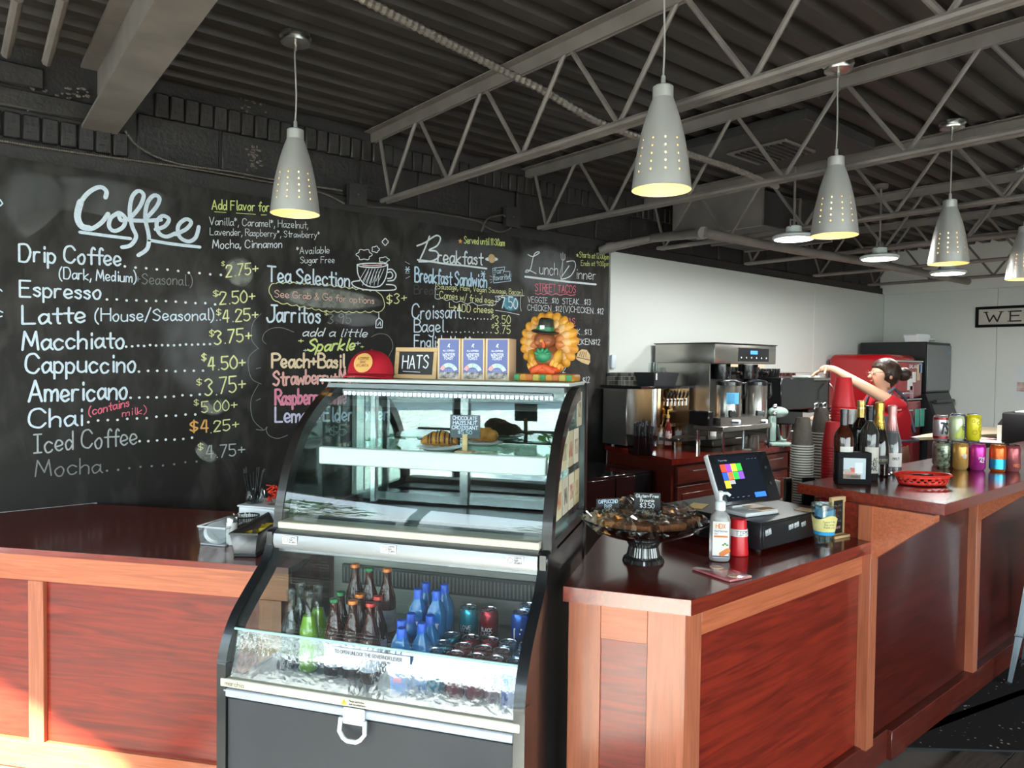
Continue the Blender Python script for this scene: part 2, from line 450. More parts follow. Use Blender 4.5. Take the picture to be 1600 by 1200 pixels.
# wall behind the camera, opened for added fill-light windows, and the shop-front
M_alum = mat('dark_frame', '2a2a2c', .35, .6)
struct(MB().box(XW, YB-.12, 0, -2.3, YB, ZD).box(4.7, YB-.12, 0, XF+.1, YB, ZD).box(-2.3, YB-.12, 2.5, 4.7, YB, ZD).box(-2.3, YB-.12, 0, 4.7, YB, .25).build('wall_back', M_white2))
struct(MB().box(XW-.12, YB, 2.5, XW, 4.2, ZD).box(XW-.12, YB, 0, XW, 4.2, .12).build('wall_front', M_black))
G_win = glass('window_glass', 'f2f8f6')
def window(n, axis, a, b, z0, z1, at):
    mb = MB(); t = .05
    def bx(u0, u1, za, zb, d=.05):
        if axis == 'y': mb.box(at-d, u0, za, at+d-.02, u1, zb)
        else: mb.box(u0, at-d, za, u1, at+d-.02, zb)
    bx(a, a+t, z0, z1); bx(b-t, b, z0, z1); bx(a, b, z0, z0+t); bx(a, b, z1-t, z1)
    w_ = struct(mb.build('window_%d' % n, M_alum))
    g = MB()
    if axis == 'y': g.box(at-.02, a+t, z0+t, at-.014, b-t, z1-t)
    else: g.box(a+t, at-.02, z0+t, b-t, at-.014, z1-t)
    g.build('pane', G_win, w_)
for i in range(6): window(i+1, 'y', YB+.05+i*1.43, YB+.05+(i+1)*1.43, .12, 2.5, XW-.05)
for i in range(5): window(i+7, 'x', -2.3+i*1.4, -2.3+(i+1)*1.4, .25, 2.5, YB-.06)  # unseen back-wall windows, added to let in fill light

# outside: what the panes reflect
struct(MB().box(-60, -60, -.3, 40, 30, -.2).build('outside_ground', mat('concrete', 'a8a39a', .8, col2='8f8b84', nscale=1.5)))
struct(MB().box(-9, -60, -.2, -4, 30, -.12).build('outside_pavement', mat('pavement', 'bcb7ad', .8)))
def far_house():
    mb = MB().box(-34, -26, -.2, -27, 26, 3.4); h = struct(mb.build('outside_building', mat('pale_stucco', 'ddd8cc', .8)))
    for k in range(9): MB().box(-26.01, -24+k*5.4, .6, -25.9, -21+k*5.4, 3.0).build('window', mat('dark_window', '31383f', .1), h)
far_house()
def tree(x, y, hgt):
    t = thing('street_tree', 'small green street tree outside the shop window', 'tree', (x, y, -.2), 0, 'street trees outside')
    MB().tube([(0, 0, 0), (.03, .02, hgt*.4), (0, .05, hgt*.62)], [.09, .07, .04], 8).build('trunk', mat('bark', '6b5a4a', .9), t)
    mb = MB(); r2 = random.Random(3)
    for k in range(420):
        a = r2.uniform(0, 2*PI); q = r2.uniform(0, 1)**.5; zz = r2.uniform(-1, 1)
        c = V((math.cos(a)*q*1.3*(1-zz*zz)**.5, math.sin(a)*q*1.3*(1-zz*zz)**.5, hgt*.72+zz*1.2)); d = V((r2.uniform(-1, 1), r2.uniform(-1, 1), r2.uniform(-.5, .5))).normalized()*.16
        e = d.cross(V((r2.uniform(-1, 1), r2.uniform(-1, 1), 1))).normalized()*.08
        mb.add([c-d, c+e, c+d, c-e], [(0, 1, 2, 3)])
    mb.build('foliage', mat('leaf', '5f8a35', .6, col2='476b28', nscale=3), t, flat=True, fix=False, kind='stuff')
    return t
t0 = tree(-9.5, -3.2, 4.2); dup(t0, (-8.5, 2.0, -.2)); dup(t0, (-11, -9.5, -.2), 1.3)

# ================================================================ steel above
def joist(x, i, lbl):
    t = thing('bar_joist', lbl, 'roof joist', (x, 0, 0), 0, 'open-web steel joists under the roof deck')
    y0, y1 = YB+.03, 3.93
    tz, bz = ZD-.01, 2.50
    MB().box(-.055, y0, tz-.005, -.008, WY+.04, tz).box(-.012, y0, tz-.062, -.008, WY+.04, tz).box(.008, y0, tz-.005, .055, WY+.04, tz).box(.008, y0, tz-.062, .012, WY+.04, tz).build('top_chord', M_steel_paint, t)
    for s in (-1, 1): MB().cyl((s*.021, y0, bz), (s*.021, 3.86, bz), .0145, seg=8).build('bottom_chord', M_steel_paint, t)
    y = 3.80; st = .30; k = 0
    rod = None
    MB().cyl((0, 3.92, tz-.06), (0, y, bz+.005), .011, seg=7).build('web_bar', M_steel_paint, t)
    while y-2*st > -1.2:
        if rod is None:
            rod = [MB().cyl((0, 0, bz+.005), (0, -st+.02, tz-.05), .011, seg=7).build('web_bar', M_steel_paint, t),
                   MB().cyl((0, -st-.02, tz-.05), (0, -2*st, bz+.005), .011, seg=7).build('web_bar', M_steel_paint, t)]
            for q in rod: q.location.y = y
        else:
            for q in rod: dup(q, (0, y, 0))
        y -= 2*st
    return t
# the joists' names in words that follow the picture
_jl = ['open-web black steel joist nearest, ending above the Tea Selection writing', 'open-web steel joist ending on the wall above the Breakfast writing',
       'open-web steel joist ending above the white wall just right of the chalkboard', 'open-web steel joist ending above the coffee brewer',
       'open-web steel joist ending above the red fridge', 'farthest open-web steel joist, in front of the far white wall']
_jx = [2.215, 3.47, 4.79, 6.07, 7.35, 8.62]
for i, x in enumerate(_jx): joist(x, i, _jl[i])
# rolled beam at the left
def beam():
    t = thing('steel_beam', 'heavy grey steel I-beam under the roof at the left, above the Coffee heading', 'beam', (.73, 3.97, 0), math.radians(-2.2))
    L = 8.5
    MB().box(-.076, -L, 2.635, .076, .05, 2.65).build('bottom_flange', M_steel_paint, t)
    MB().box(-.006, -L, 2.65, .006, .05, 2.93).build('web_plate', M_steel_paint, t)
    MB().box(-.076, -L, 2.925, .076, .05, 2.94).build('top_flange', M_steel_paint, t)
beam()
# ================================================================ the chalkboard menu
def mat_board():
    m = mat('chalkboard', '262423', .5, spec=.18); nt = m.node_tree; b = nt.nodes['Principled BSDF']
    t = nt.nodes.new('ShaderNodeTexCoord'); n1 = nt.nodes.new('ShaderNodeTexNoise'); n1.inputs['Scale'].default_value = 1.3; n1.inputs['Detail'].default_value = 6; n1.inputs['Distortion'].default_value = 1.5
    n2 = nt.nodes.new('ShaderNodeTexNoise'); n2.inputs['Scale'].default_value = 7; n2.inputs['Detail'].default_value = 8; n2.inputs['Distortion'].default_value = .8
    mp = nt.nodes.new('ShaderNodeMapping'); mp.inputs['Scale'].default_value = (1.6, 1, .7); mp.inputs['Rotation'].default_value = (0, .5, 0)
    nt.links.new(t.outputs['Object'], mp.inputs[0]); nt.links.new(t.outputs['Object'], n1.inputs['Vector']); nt.links.new(mp.outputs[0], n2.inputs['Vector'])
    ml = nt.nodes.new('ShaderNodeMath'); ml.operation = 'MULTIPLY'; nt.links.new(n1.outputs[0], ml.inputs[0]); nt.links.new(n2.outputs[0], ml.inputs[1])
    r = nt.nodes.new('ShaderNodeValToRGB'); r.color_ramp.elements[0].position = .2; r.color_ramp.elements[0].color = lin('282523'); r.color_ramp.elements[1].position = .5; r.color_ramp.elements[1].color = lin('4b4845')
    nt.links.new(ml.outputs[0], r.inputs[0]); nt.links.new(r.outputs[0], b.inputs['Base Color'])
    bp = nt.nodes.new('ShaderNodeBump'); bp.inputs['Strength'].default_value = .05; n3 = nt.nodes.new('ShaderNodeTexNoise'); n3.inputs['Scale'].default_value = 220
    nt.links.new(t.outputs['Object'], n3.inputs['Vector']); nt.links.new(n3.outputs[0], bp.inputs['Height']); nt.links.new(bp.outputs[0], b.inputs['Normal']); return m
def mat_dust(key, col, amax):
    m = mat(key, col, .9); nt = m.node_tree; b = nt.nodes['Principled BSDF']
    t = nt.nodes.new('ShaderNodeTexCoord'); mp = nt.nodes.new('ShaderNodeMapping'); mp.inputs['Location'].default_value = (-1, 0, -1); mp.inputs['Scale'].default_value = (2, 0, 2)
    g = nt.nodes.new('ShaderNodeTexGradient'); g.gradient_type = 'QUADRATIC_SPHERE'; n = nt.nodes.new('ShaderNodeTexNoise'); n.inputs['Scale'].default_value = 14; n.inputs['Detail'].default_value = 6
    nt.links.new(t.outputs['Generated'], mp.inputs[0]); nt.links.new(mp.outputs[0], g.inputs[0]); nt.links.new(t.outputs['Object'], n.inputs['Vector'])
    r = nt.nodes.new('ShaderNodeMapRange'); r.inputs[1].default_value = 0; r.inputs[2].default_value = .09; nt.links.new(g.outputs['Fac'], r.inputs[0])
    a = nt.nodes.new('ShaderNodeMath'); a.operation = 'MULTIPLY'; nt.links.new(r.outputs[0], a.inputs[0])
    q = nt.nodes.new('ShaderNodeMapRange'); q.inputs[1].default_value = .3; q.inputs[2].default_value = .65; q.inputs[3].default_value = .35*amax; q.inputs[4].default_value = amax
    nt.links.new(n.outputs[0], q.inputs[0]); nt.links.new(q.outputs[0], a.inputs[1]); nt.links.new(a.outputs[0], b.inputs['Alpha']); return m
BX1 = uy(951, 450, WY).x
board = thing('menu_chalkboard', 'long black chalkboard menu with coloured handwriting on the left wall', 'chalkboard', (0, WY, 0))
_x = BX1
while _x > -1.7:
    MB().box(_x-1.22+.0003, 0, .02, _x-.0003, .012, 2.438).build('board_panel', mat_board(), board); _x -= 1.22
CH = {k: mat('chalk_'+k, c, .9, col2=c2, nscale=60) for k, c, c2 in (('white', 'eef2f4', 'dce2e6'), ('paleblue', 'e4eff8', 'd0e0ee'), ('yellow', 'efeeb2', 'dcdc98'), ('blue', 'cfe6f6', 'b8d6ec'), ('pink', 'f59cb6', 'e588a4'),
     ('peach', 'ffe6c6', 'f2d4ac'), ('rose', 'fbc4bc', 'eeb0a8'), ('lilac', 'e2def4', 'd0cae8'), ('lime', 'e6f09a', 'd4e284'), ('orange', 'f0b368', 'e0a055'), ('dim', '8e8f8c', '787977'), ('ghost', '4b4a49', '434241'), ('thin', 'b9bcbb', 'a4a8a8'), ('red', 'f07a90', 'e06680'), ('tan', 'd8b98a', 'c7a878'))}
XW_, ZW_, NW_ = V((1, 0, 0)), V((0, 0, 1)), V((0, -1, 0))
_lift = [0]
def W2(px, py): q = uy(px, py, WY); return (q.x, q.z)
def chalk(text, x0, y0, x1, y1, h, col, wt=.11, slant=0, jit=.03, gap=1.7):
    a = uy(x0, y0, WY); b = uy(x1, y1, WY); top = uy(x0, y0-h, WY)
    X = (b-a); L = X.length; X.normalize()
    mb = MB(); _lift[0] = (_lift[0]+1) % 5
    if h < 12.5: wt *= .82
    write(mb, text, (a+V((0, -WY-.0015-.00015*_lift[0], 0)), X, ZW_, NW_), top.z-a.z, L, wt, slant, jit, gap)
    o = mb.build('chalk_lettering', CH[col], board, flat=True, fix=False)
    o['label'] = '%s chalk writing %s' % ({'paleblue': 'white', 'dim': 'grey', 'ghost': 'faint grey', 'thin': 'pale grey', 'lime': 'yellow'}.get(col, col), text.replace('.', '').strip() or 'dots'); return o
def trace(lines, col, wpx, name='chalk_drawing', smooth=True, label=None, k=5, lift=.0016):
    mb = MB()
    for ln in lines:
        pts = [V((*W2(px, py), 0)) for px, py in ln]
        if smooth: pts = cat_rom(pts, k)
        stroke(mb, [(p.x, p.y) for p in pts], psz(uy(ln[0][0], ln[0][1], WY), wpx), (V((0, -lift, 0)), XW_, ZW_, NW_))
    o = mb.build(name, CH[col], board, flat=True, fix=False)
    if label: o['label'] = label
    return o
def dots(x0, y0, x1, y1, n, col='white', r=2):
    mb = MB()
    for i in range(n):
        t = i/(n-1); c = W2(x0+(x1-x0)*t, y0+(y1-y0)*t+rnd.uniform(-1, 1)); rr = psz((c[0], WY, c[1]), r)
        mb.add([(c[0]+rr*math.cos(a*PI/4), -.0014, c[1]+rr*math.sin(a*PI/4)) for a in range(8)], [tuple(range(8))])
    mb.build('chalk_dots', CH[col], board, flat=True, fix=False)
def smudge(pts, key='dust_grey', col='9a9c92', amax=.8, lift=.0006):
    mb = MB(); P = cat_rom([V((*W2(*p), 0)) for p in pts], 5, True)
    mb.add([(p.x, -lift, p.y) for p in P], [tuple(range(len(P)))]); mb.build('chalk_smudge', mat_dust(key, col, amax), board, flat=True, fix=False)
def sc_(o, s, L): return [[(o[0]+x/s, o[1]+y/s) for x, y in l] for l in L]
# big script heading
S1 = 2.963
trace(sc_((0, 0), S1, [[(488, 915), (492, 885), (462, 866), (412, 890), (372, 940), (356, 1000), (375, 1045), (420, 1060), (470, 1030), (500, 990)]]), 'paleblue', 6.5, 'chalk_heading', label='white chalk heading Coffee, its capital')
trace(sc_((0, 0), S1, [[(372, 935), (358, 1000), (376, 1046), (415, 1058)]]), 'paleblue', 9.5, 'chalk_heading')
trace(sc_((0, 0), S1, [[(548, 985), (512, 1010), (505, 1050), (530, 1070), (570, 1050), (580, 1010), (550, 985), (560, 1020), (600, 1012)],
    [(600, 1012), (645, 960), (665, 905), (640, 884), (610, 915), (600, 985), (612, 1050), (630, 1095), (605, 1135), (565, 1145)], [(598, 1020), (670, 1022), (745, 1018)],
    [(668, 1020), (722, 960), (738, 918), (712, 905), (682, 940), (672, 1010), (688, 1090), (682, 1150), (640, 1182)],
    [(720, 1062), (762, 1048), (782, 1015), (752, 1000), (725, 1030), (735, 1078), (770, 1096), (812, 1080)],
    [(810, 1085), (860, 1062), (885, 1030), (860, 1015), (825, 1045), (830, 1095), (870, 1118), (905, 1100), (920, 1050)]]), 'paleblue', 6, 'chalk_heading', label='white chalk heading Coffee, its small letters')
for ln in ([(370, 1075), (490, 1091), (604, 1105)], [(690, 1112), (800, 1130), (925, 1144)]): trace(sc_((0, 0), S1, [ln]), 'paleblue', 5, 'chalk_underline')
# erased patches of chalk dust
smudge([(350, 403), (375, 400), (398, 405), (397, 435), (390, 452), (365, 447), (350, 440)])
smudge([(313, 624), (335, 619), (357, 624), (357, 645), (335, 650), (313, 648)])
smudge([(300, 688), (318, 690), (345, 720), (340, 726), (312, 715)], amax=.4)
smudge([(424, 446), (470, 444), (560, 454), (600, 466), (599, 483), (560, 489), (480, 480), (424, 474)], amax=.75)
smudge([(785, 463), (811, 463), (811, 486), (785, 485)], 'dust_blue', '6fb4cc', .95)
smudge([(800, 398), (830, 378), (880, 385), (905, 400), (900, 440), (860, 470), (815, 450)], 'dust_soft', 'a6a9ac', .75)
smudge([(640, 400), (690, 368), (800, 380), (830, 420), (780, 450), (680, 440)], 'dust_faint', '989a9c', .45)
smudge([(20, 330), (80, 275), (200, 280), (290, 320), (240, 350), (120, 330)], 'dust_soft2', '8a8c8c', .3)
smudge([(0, 260), (60, 255), (110, 300), (60, 360), (0, 380)], 'dust_soft2', amax=.3)
smudge([(520, 485), (590, 490), (600, 510), (560, 512), (515, 508)], 'dust_soft', amax=.4)
smudge([(240, 470), (330, 430), (420, 480), (400, 600), (320, 640), (250, 560)], 'dust_faint', amax=.3)
CHALK = [
 ('Drip Coffee', 30, 408, 188, 415, 27, 'paleblue', .12), ('$', 346, 416, 351, 416, 8, 'yellow', .14), ('2.75+', 353, 433, 403, 427, 18, 'yellow', .11),
 ('(Dark, Medium)', 93, 435, 212, 441, 17, 'paleblue', .11), ('+Seasonal.)', 212, 443, 300, 446, 17, 'dim', .08),
 ('Espresso', 31, 463, 157, 467, 25, 'paleblue', .12), ('$', 333, 464, 341, 464, 11, 'yellow', .14), ('2.50+', 343, 476, 398, 471, 19, 'yellow', .11),
 ('Latte', 35, 506, 132, 504, 28, 'paleblue', .12), ('(House/Seasonal)..', 149, 502, 344, 500, 19, 'paleblue', .11), ('$', 338, 493, 345, 493, 11, 'yellow', .14), ('4.25+', 348, 504, 403, 500, 19, 'yellow', .11),
 ('Macchiato', 35, 546, 193, 543, 28, 'paleblue', .12), ('$', 327, 527, 334, 527, 12, 'yellow', .14), ('3.75+', 335, 538, 393, 533, 21, 'yellow', .11),
 ('Cappuccino', 40, 583, 211, 581, 30, 'paleblue', .11), ('$', 315, 565, 322, 565, 13, 'yellow', .14), ('4.50+', 325, 579, 383, 575, 20, 'yellow', .12),
 ('Americano', 45, 628, 198, 623, 32, 'paleblue', .11), ('$', 307, 603, 315, 603, 12, 'yellow', .12), ('3.75+', 320, 618, 383, 611, 25, 'yellow', .09),
 ('Chai', 45, 668, 128, 664, 29, 'paleblue', .11), ('(contains', 139, 649, 201, 635, 13, 'red', .13), ('milk)', 191, 651, 228, 645, 11, 'red', .14),
 ('$', 303, 634, 310, 634, 11, 'yellow', .12), ('5.00+', 315, 645, 370, 640, 17, 'yellow', .1),
 ('Iced Coffee', 53, 708, 213, 694, 29, 'thin', .085), ('$4', 297, 676, 325, 675, 19, 'orange', .13), ('.25+', 327, 676, 373, 670, 17, 'yellow', .11),
 ('Mocha', 55, 745, 157, 738, 25, 'dim', .08), ('$', 309, 704, 317, 704, 12, 'yellow', .12), ('4.75+', 322, 716, 382, 711, 19, 'thin', .1),
 ('Add Flavor for', 331, 327, 420, 330, 15, 'lime', .11), ('Vanilla*, Caramel*, Hazelnut,', 327, 351, 481, 357, 12, 'white', .1), ('Lavender, Raspberry*, Strawberry*', 328, 367, 499, 372, 11, 'white', .1),
 ('Mocha, Cinnamon', 332, 388, 440, 387, 13, 'white', .1), ('*Available', 463, 397, 514, 395.5, 11, 'white', .1), ('Sugar Free', 469, 411, 522, 411, 10, 'white', .1),
 ('Tea Selection..', 418, 439, 555, 449, 24, 'paleblue', .12), ('See Grab & Go for options', 429, 464, 584, 474.5, 11, 'rose', .1), ('$3+', 604, 476, 635, 472, 16, 'yellow', .1),
 ('Jarritos', 417, 502, 499.5, 505, 26, 'paleblue', .12), ('$', 507, 493, 512, 493, 8, 'yellow', .14), ('3.95', 512, 506, 548, 505, 15, 'dim', .11),
 ('add a little', 472, 525, 572, 526.5, 13, 'white', .13, .25), ('Sparkle', 480, 548, 552, 547, 18, 'lime', .17, .3), ('+', 466, 537, 474, 537, 10, 'lime', .16), ('+', 555, 541, 563, 541, 11, 'white', .14), ('+', 563, 545, 568, 545, 7, 'lime', .16), ('+', 474, 551, 480, 551, 8, 'white', .15),
 ('Peach+Basil', 425, 574, 537, 574, 22, 'peach', .17), ('Strawberry+Mint', 427, 602, 560, 597, 22, 'rose', .16), ('Raspberry Lime', 430, 632, 540, 630, 24, 'pink', .16), ('Lemon+Elderflower', 430, 660, 605, 655, 23, 'lilac', .14), ('$5', 516, 682, 541, 680, 17, 'dim', .12),
 ('Served until 11:30am', 725, 380, 788, 384.5, 11, 'lime', .14), ('reakfast', 684, 411, 753, 413.5, 21, 'white', .12), ('Breakfast Sandwich', 648, 440, 760, 449, 23, 'blue', .11),
 ('fan', 771, 427, 786, 427, 9, 'blue', .12), ('favorite!!', 771, 438, 798, 436, 9, 'blue', .12), ('(Sausage, Ham, Vegan Sausage, Bacon)', 680.6, 451, 816, 461, 9, 'yellow', .12), ('-Comes w/ fried egg-', 682, 465, 774, 475, 11, 'yellow', .12), ('}', 774, 478, 778, 478, 16, 'white', .1),
 ('$', 777, 470, 782, 470, 8, 'white', .14), ('7.50', 783, 481, 808, 482.5, 17, 'white', .11), ('ADD cheese', 714, 486, 770, 489.5, 11, 'yellow', .14), ('Brea', 647, 459, 676, 460, 14, 'ghost', .11),
 ('Croissant', 643.5, 498, 719, 496.5, 22, 'paleblue', .1), ('$', 768, 498, 772, 498, 7, 'yellow', .13), ('3.50', 773, 506, 797, 506, 13, 'yellow', .1), ('Bagel', 647, 519, 692, 519, 20, 'paleblue', .1), ('$', 768, 513, 772, 513, 7, 'yellow', .13), ('3.75', 773, 521, 797, 521.5, 13, 'yellow', .1), ('English Muffin', 647, 543, 745, 546, 20, 'paleblue', .1),
 ('unch', 843, 428, 871, 430, 19, 'white', .07), ('inner', 900, 435, 930, 437, 16, 'white', .07), ('Starts at 12:00pm', 905, 402, 951, 405.5, 9, 'lime', .13), ('Ends at 9:00pm', 907.5, 415, 951, 416, 8, 'lime', .12),
 ('STREET TACOS', 836, 455, 899, 458, 12, 'red', .12), ('VEGGIE...$10', 824.5, 472.5, 872, 474.5, 9, 'white', .11), ('STEAK....$13', 878.5, 475, 922.5, 476.5, 9, 'white', .11), ('CHICKEN...$12', 824, 485, 877.5, 487, 9, 'white', .11), ('(V)CHICKEN...$12', 880, 487, 942.5, 491, 9, 'white', .11),
 ('QUESADILLAS', 831, 505, 898, 506.5, 10, 'red', .12), ('VEGGIE...$10', 824, 520, 872, 522, 9, 'white', .11), ('STEAK...$13', 878, 523, 924, 523, 9, 'white', .11), ('CHICKEN$12', 884, 538, 937, 539, 9, 'white', .11), ('$12', 868, 583, 883, 582, 9, 'white', .11), ('MEAT...$12', 877, 601, 921, 597, 9, 'white', .11), ('(Chorizo)', 900, 504, 944, 503, 6, 'ghost', .1)]
for q in CHALK: chalk(*q)
for q in ((195, 416, 345, 430, 10), (167, 467, 336, 475, 12), (197, 541, 328, 538, 15), (217, 580, 317, 579, 8), (204, 622, 312, 617, 9), (138, 659, 305, 647, 12), (218, 690, 300, 684, 7), (720, 497, 767, 499, 10), (699, 519, 767, 520, 11)): dots(*q, r=2.0 if q[0] < 500 else 1.2)
dots(167, 735, 307, 721, 9, 'dim', 1.8)
S7 = 4.446; O7 = (630, 350); O5 = (300, 280); S5 = 4.286
trace(sc_(O7, S7, [[(95, 152), (150, 130), (200, 95), (235, 80), (258, 100), (235, 150), (180, 182), (228, 190), (246, 228), (195, 258), (108, 262)], [(182, 85), (150, 170), (108, 262)]]), 'white', 2.6, 'chalk_heading', label='white chalk heading Breakfast, its capital')
trace(sc_(O7, S7, [[(100, 250), (200, 262), (300, 278), (440, 292), (578, 310)]]), 'white', 3, 'chalk_underline')
trace(sc_(O7, S7, [[(865, 212), (900, 226), (945, 200), (930, 194), (905, 220), (882, 315), (850, 336), (856, 320), (885, 326), (922, 345)], [(1135, 262), (1185, 258), (1195, 300), (1160, 362), (1095, 382), (1125, 330), (1152, 290)]]), 'white', 1.5, 'chalk_heading', label='thin white chalk heading Lunch Dinner, its capitals')
trace(sc_(O7, S7, [[(845, 366), (980, 382), (1150, 402), (1338, 420)]]), 'white', 3.2, 'chalk_underline')
trace(sc_(O7, S7, [[(1108, 250), (1100, 300), (1088, 350), (1095, 372), (1102, 350), (1108, 250)], [(1095, 205), (1097, 240), (1110, 252), (1122, 240), (1122, 210)], [(1108, 200), (1109, 250)]]), 'thin', 1.5, 'chalk_drawing', label='chalk drawing of a fork')
trace(sc_(O7, S7, [[(916, 480), (935, 490), (955, 482), (975, 492), (1000, 482), (1030, 493), (1060, 484), (1090, 494), (1130, 486), (1160, 496), (1195, 490)], [(1120, 712), (1140, 704), (1165, 716), (1195, 706)]]), 'red', 1.2, 'chalk_underline')
def star(cx, cy, r, col):
    mb = MB(); c = W2(cx, cy); rr = psz((c[0], WY, c[1]), r)
    P = [(c[0]+(rr if k % 2 == 0 else rr*.42)*math.sin(k*PI/5), -.0016, c[1]+(rr if k % 2 == 0 else rr*.42)*math.cos(k*PI/5)) for k in range(10)]
    mb.add(P, [tuple(range(10))]); mb.build('chalk_star', CH[col], board, flat=True, fix=False)
star(719, 377, 4.5, 'orange'); star(902, 399, 3.5, 'lime')
def disc(cx, cy, rx, ry, col, tilt=0, name='chalk_drawing', lift=.0014):
    mb = MB(); c = W2(cx, cy); k = psz((c[0], WY, c[1]), 1)
    mb.add([(c[0]+k*(rx*math.cos(a*PI/10)*math.cos(tilt)-ry*math.sin(a*PI/10)*math.sin(tilt)), -lift, c[1]+k*(rx*math.cos(a*PI/10)*math.sin(tilt)+ry*math.sin(a*PI/10)*math.cos(tilt))) for a in range(20)], [tuple(range(20))])
    mb.build(name, CH[col], board, flat=True, fix=False)
disc(768, 405, 13, 3.4, 'white', .1); disc(768, 404, 7, 7, 'tan', 0, lift=.002)
trace([[(645+dx, 413-0), (0, 0)] for dx in ()] + [[(633, 421), (640, 421)], [(634, 417), (639, 425)], [(639, 417), (634, 425)], [(751, 428), (758, 428)], [(752, 424), (757, 432)], [(757, 424), (752, 432)]], 'blue', 1.3, smooth=False)
trace([[(633, 409), (640, 413)], [(633, 427), (639, 427)], [(634, 435), (640, 432)], [(765, 431), (769, 433)], [(765, 437), (769, 437)], [(766, 442), (769, 440)]], 'thin', .9, smooth=False)
trace(sc_(O7, S7, [[(620, 308), (705, 298), (700, 330), (742, 330), (735, 360), (748, 395), (628, 410), (620, 308)]]), 'blue', .9, smooth=False)
trace(sc_(O7, S7, [[(320, 545), (320, 580), (365, 580)], [(352, 568), (368, 580), (352, 592)]]), 'yellow', 1.3, smooth=False)
trace(sc_(O7, S7, [[(235, 432), (222, 445), (222, 480), (222, 515), (245, 522), (270, 515), (300, 532), (330, 524), (365, 545), (400, 535), (440, 555), (480, 545), (520, 566), (570, 560), (635, 562), (645, 530), (642, 505)],
    [(640, 505), (660, 500), (840, 498)], [(815, 505), (812, 560), (818, 605)], [(640, 600), (720, 612), (805, 630)]]), 'white', .9)
# cup, steam, tea tag, scallops
trace(sc_(O5, S5, [[(1105, 575), (1112, 640), (1150, 700), (1205, 722), (1262, 712), (1298, 655), (1310, 575)], [(1105, 572), (1150, 565), (1210, 563), (1280, 565), (1310, 572), (1280, 585), (1208, 592), (1130, 585), (1105, 572)],
    [(1308, 605), (1340, 605), (1365, 640), (1350, 675), (1310, 682)], [(1310, 625), (1332, 622), (1343, 645), (1332, 662), (1308, 665)], [(1120, 680), (1070, 690), (1090, 720), (1180, 742), (1350, 742), (1355, 712), (1300, 705)]]), 'white', 1.9, label='chalk drawing of a steaming coffee cup')
trace(sc_(O5, S5, [[(1120+k*22, 700-abs(k-3)*8), (1165+k*20, 600)] for k in range(7)] + [[(1140+k*26, 712), (1180+k*18, 620)] for k in range(5)]), 'white', .9, smooth=False)
trace(sc_(O5, S5, [[(1140, 575), (1200, 580), (1270, 575)]]), 'rose', 1.6)
def cloud(cx, cy, rx, ry, n): trace(sc_(O5, S5, [[(cx+rx*(1+.14*math.cos(a*n*2*PI/40))*math.cos(a*2*PI/40), cy+ry*(1+.14*math.cos(a*n*2*PI/40))*math.sin(a*2*PI/40)) for a in range(41)]]), 'white', 1.3, k=2)
cloud(1152, 505, 48, 34, 6); cloud(1228, 470, 24, 20, 5); cloud(1293, 420, 18, 20, 4); cloud(1285, 540, 32, 18, 5)
trace(sc_(O5, S5, [[(1250, 890), (1250, 935)], [(1230, 995), (1232, 948), (1252, 928), (1275, 950), (1272, 995), (1230, 995)], [(1242, 980), (1260, 955), (1262, 980)]]), 'white', 1.3, smooth=False)
def scallop(pts, n, amp):
    out = []
    P = [V((*p, 0)) for p in pts]
    for a, b in zip(P, P[1:]):
        d = b-a; nn = V((d.y, -d.x, 0)).normalized(); m_ = max(1, int(d.length/n))
        for i in range(m_*6): t = i/(m_*6); q = a+d*t+nn*amp*abs(math.sin(t*m_*PI)); out.append((q.x, q.y))
    return out
trace(sc_(O5, S5, [scallop([(560, 700), (700, 700), (900, 715), (1050, 735), (1240, 755), (1285, 820), (1270, 880), (1100, 885), (900, 880), (700, 842), (575, 820), (530, 780), (520, 720), (560, 700)], 45, 10)]), 'yellow', 1.3, k=2)
trace(sc_((400, 480), 5, [[(78, 288), (50, 255), (68, 200), (125, 165), (205, 162), (295, 195)], [(900, 232), (955, 208), (1020, 216), (1060, 262), (1066, 320), (1035, 385)], [(0, 480), (38, 472)], [(0, 730), (35, 714)], [(0, 955), (60, 960), (85, 935), (80, 965), (105, 1005), (170, 1025), (245, 1000)]]), 'dim', 1, label='curly grey chalk line round the Sparkle list')
trace([[(408, 490), (395, 505), (393, 530), (404, 545)], [(402, 545), (388, 560), (392, 590), (408, 600)], [(404, 600), (392, 625), (395, 655), (412, 672)]], 'dim', .9)
trace([[(335, 331), (353, 332)], [(369, 333), (399, 335)], [(408, 336), (416, 336)]], 'lime', 1, smooth=False)
# burger drawing
mb = MB(); mb.add([(q[0], -.0016, q[1]) for q in (W2(*p) for p in sc_(O7, S7, [[(1200, 930), (1212, 890), (1240, 870), (1275, 875), (1298, 910), (1298, 960), (1285, 978), (1240, 962), (1203, 940)]])[0])], [tuple(range(9))])
mb.build('chalk_drawing', CH['tan'], board, flat=True, fix=False)
trace(sc_(O7, S7, [[(1222, 915), (1235, 885)], [(1235, 920), (1248, 885)], [(1250, 925), (1258, 890)], [(1266, 925), (1270, 890)], [(1205, 925), (1250, 935), (1296, 945)]]), 'ghost', 1.2, smooth=False)
trace([[(0, 312), (4, 318), (0, 322)], [(0, 452), (3, 455)], [(0, 486), (4, 488)], [(0, 495), (3, 494)]], 'paleblue', 2, smooth=False)
# white trim at the board's foot, left
b = uy(151, 787, WY); struct(MB().box(-.6, WY-.012, b.z-.004, b.x, WY-.0005, b.z+.006, .001).build('trim_1', mat('trim_white', 'dcdcd8', .5)))
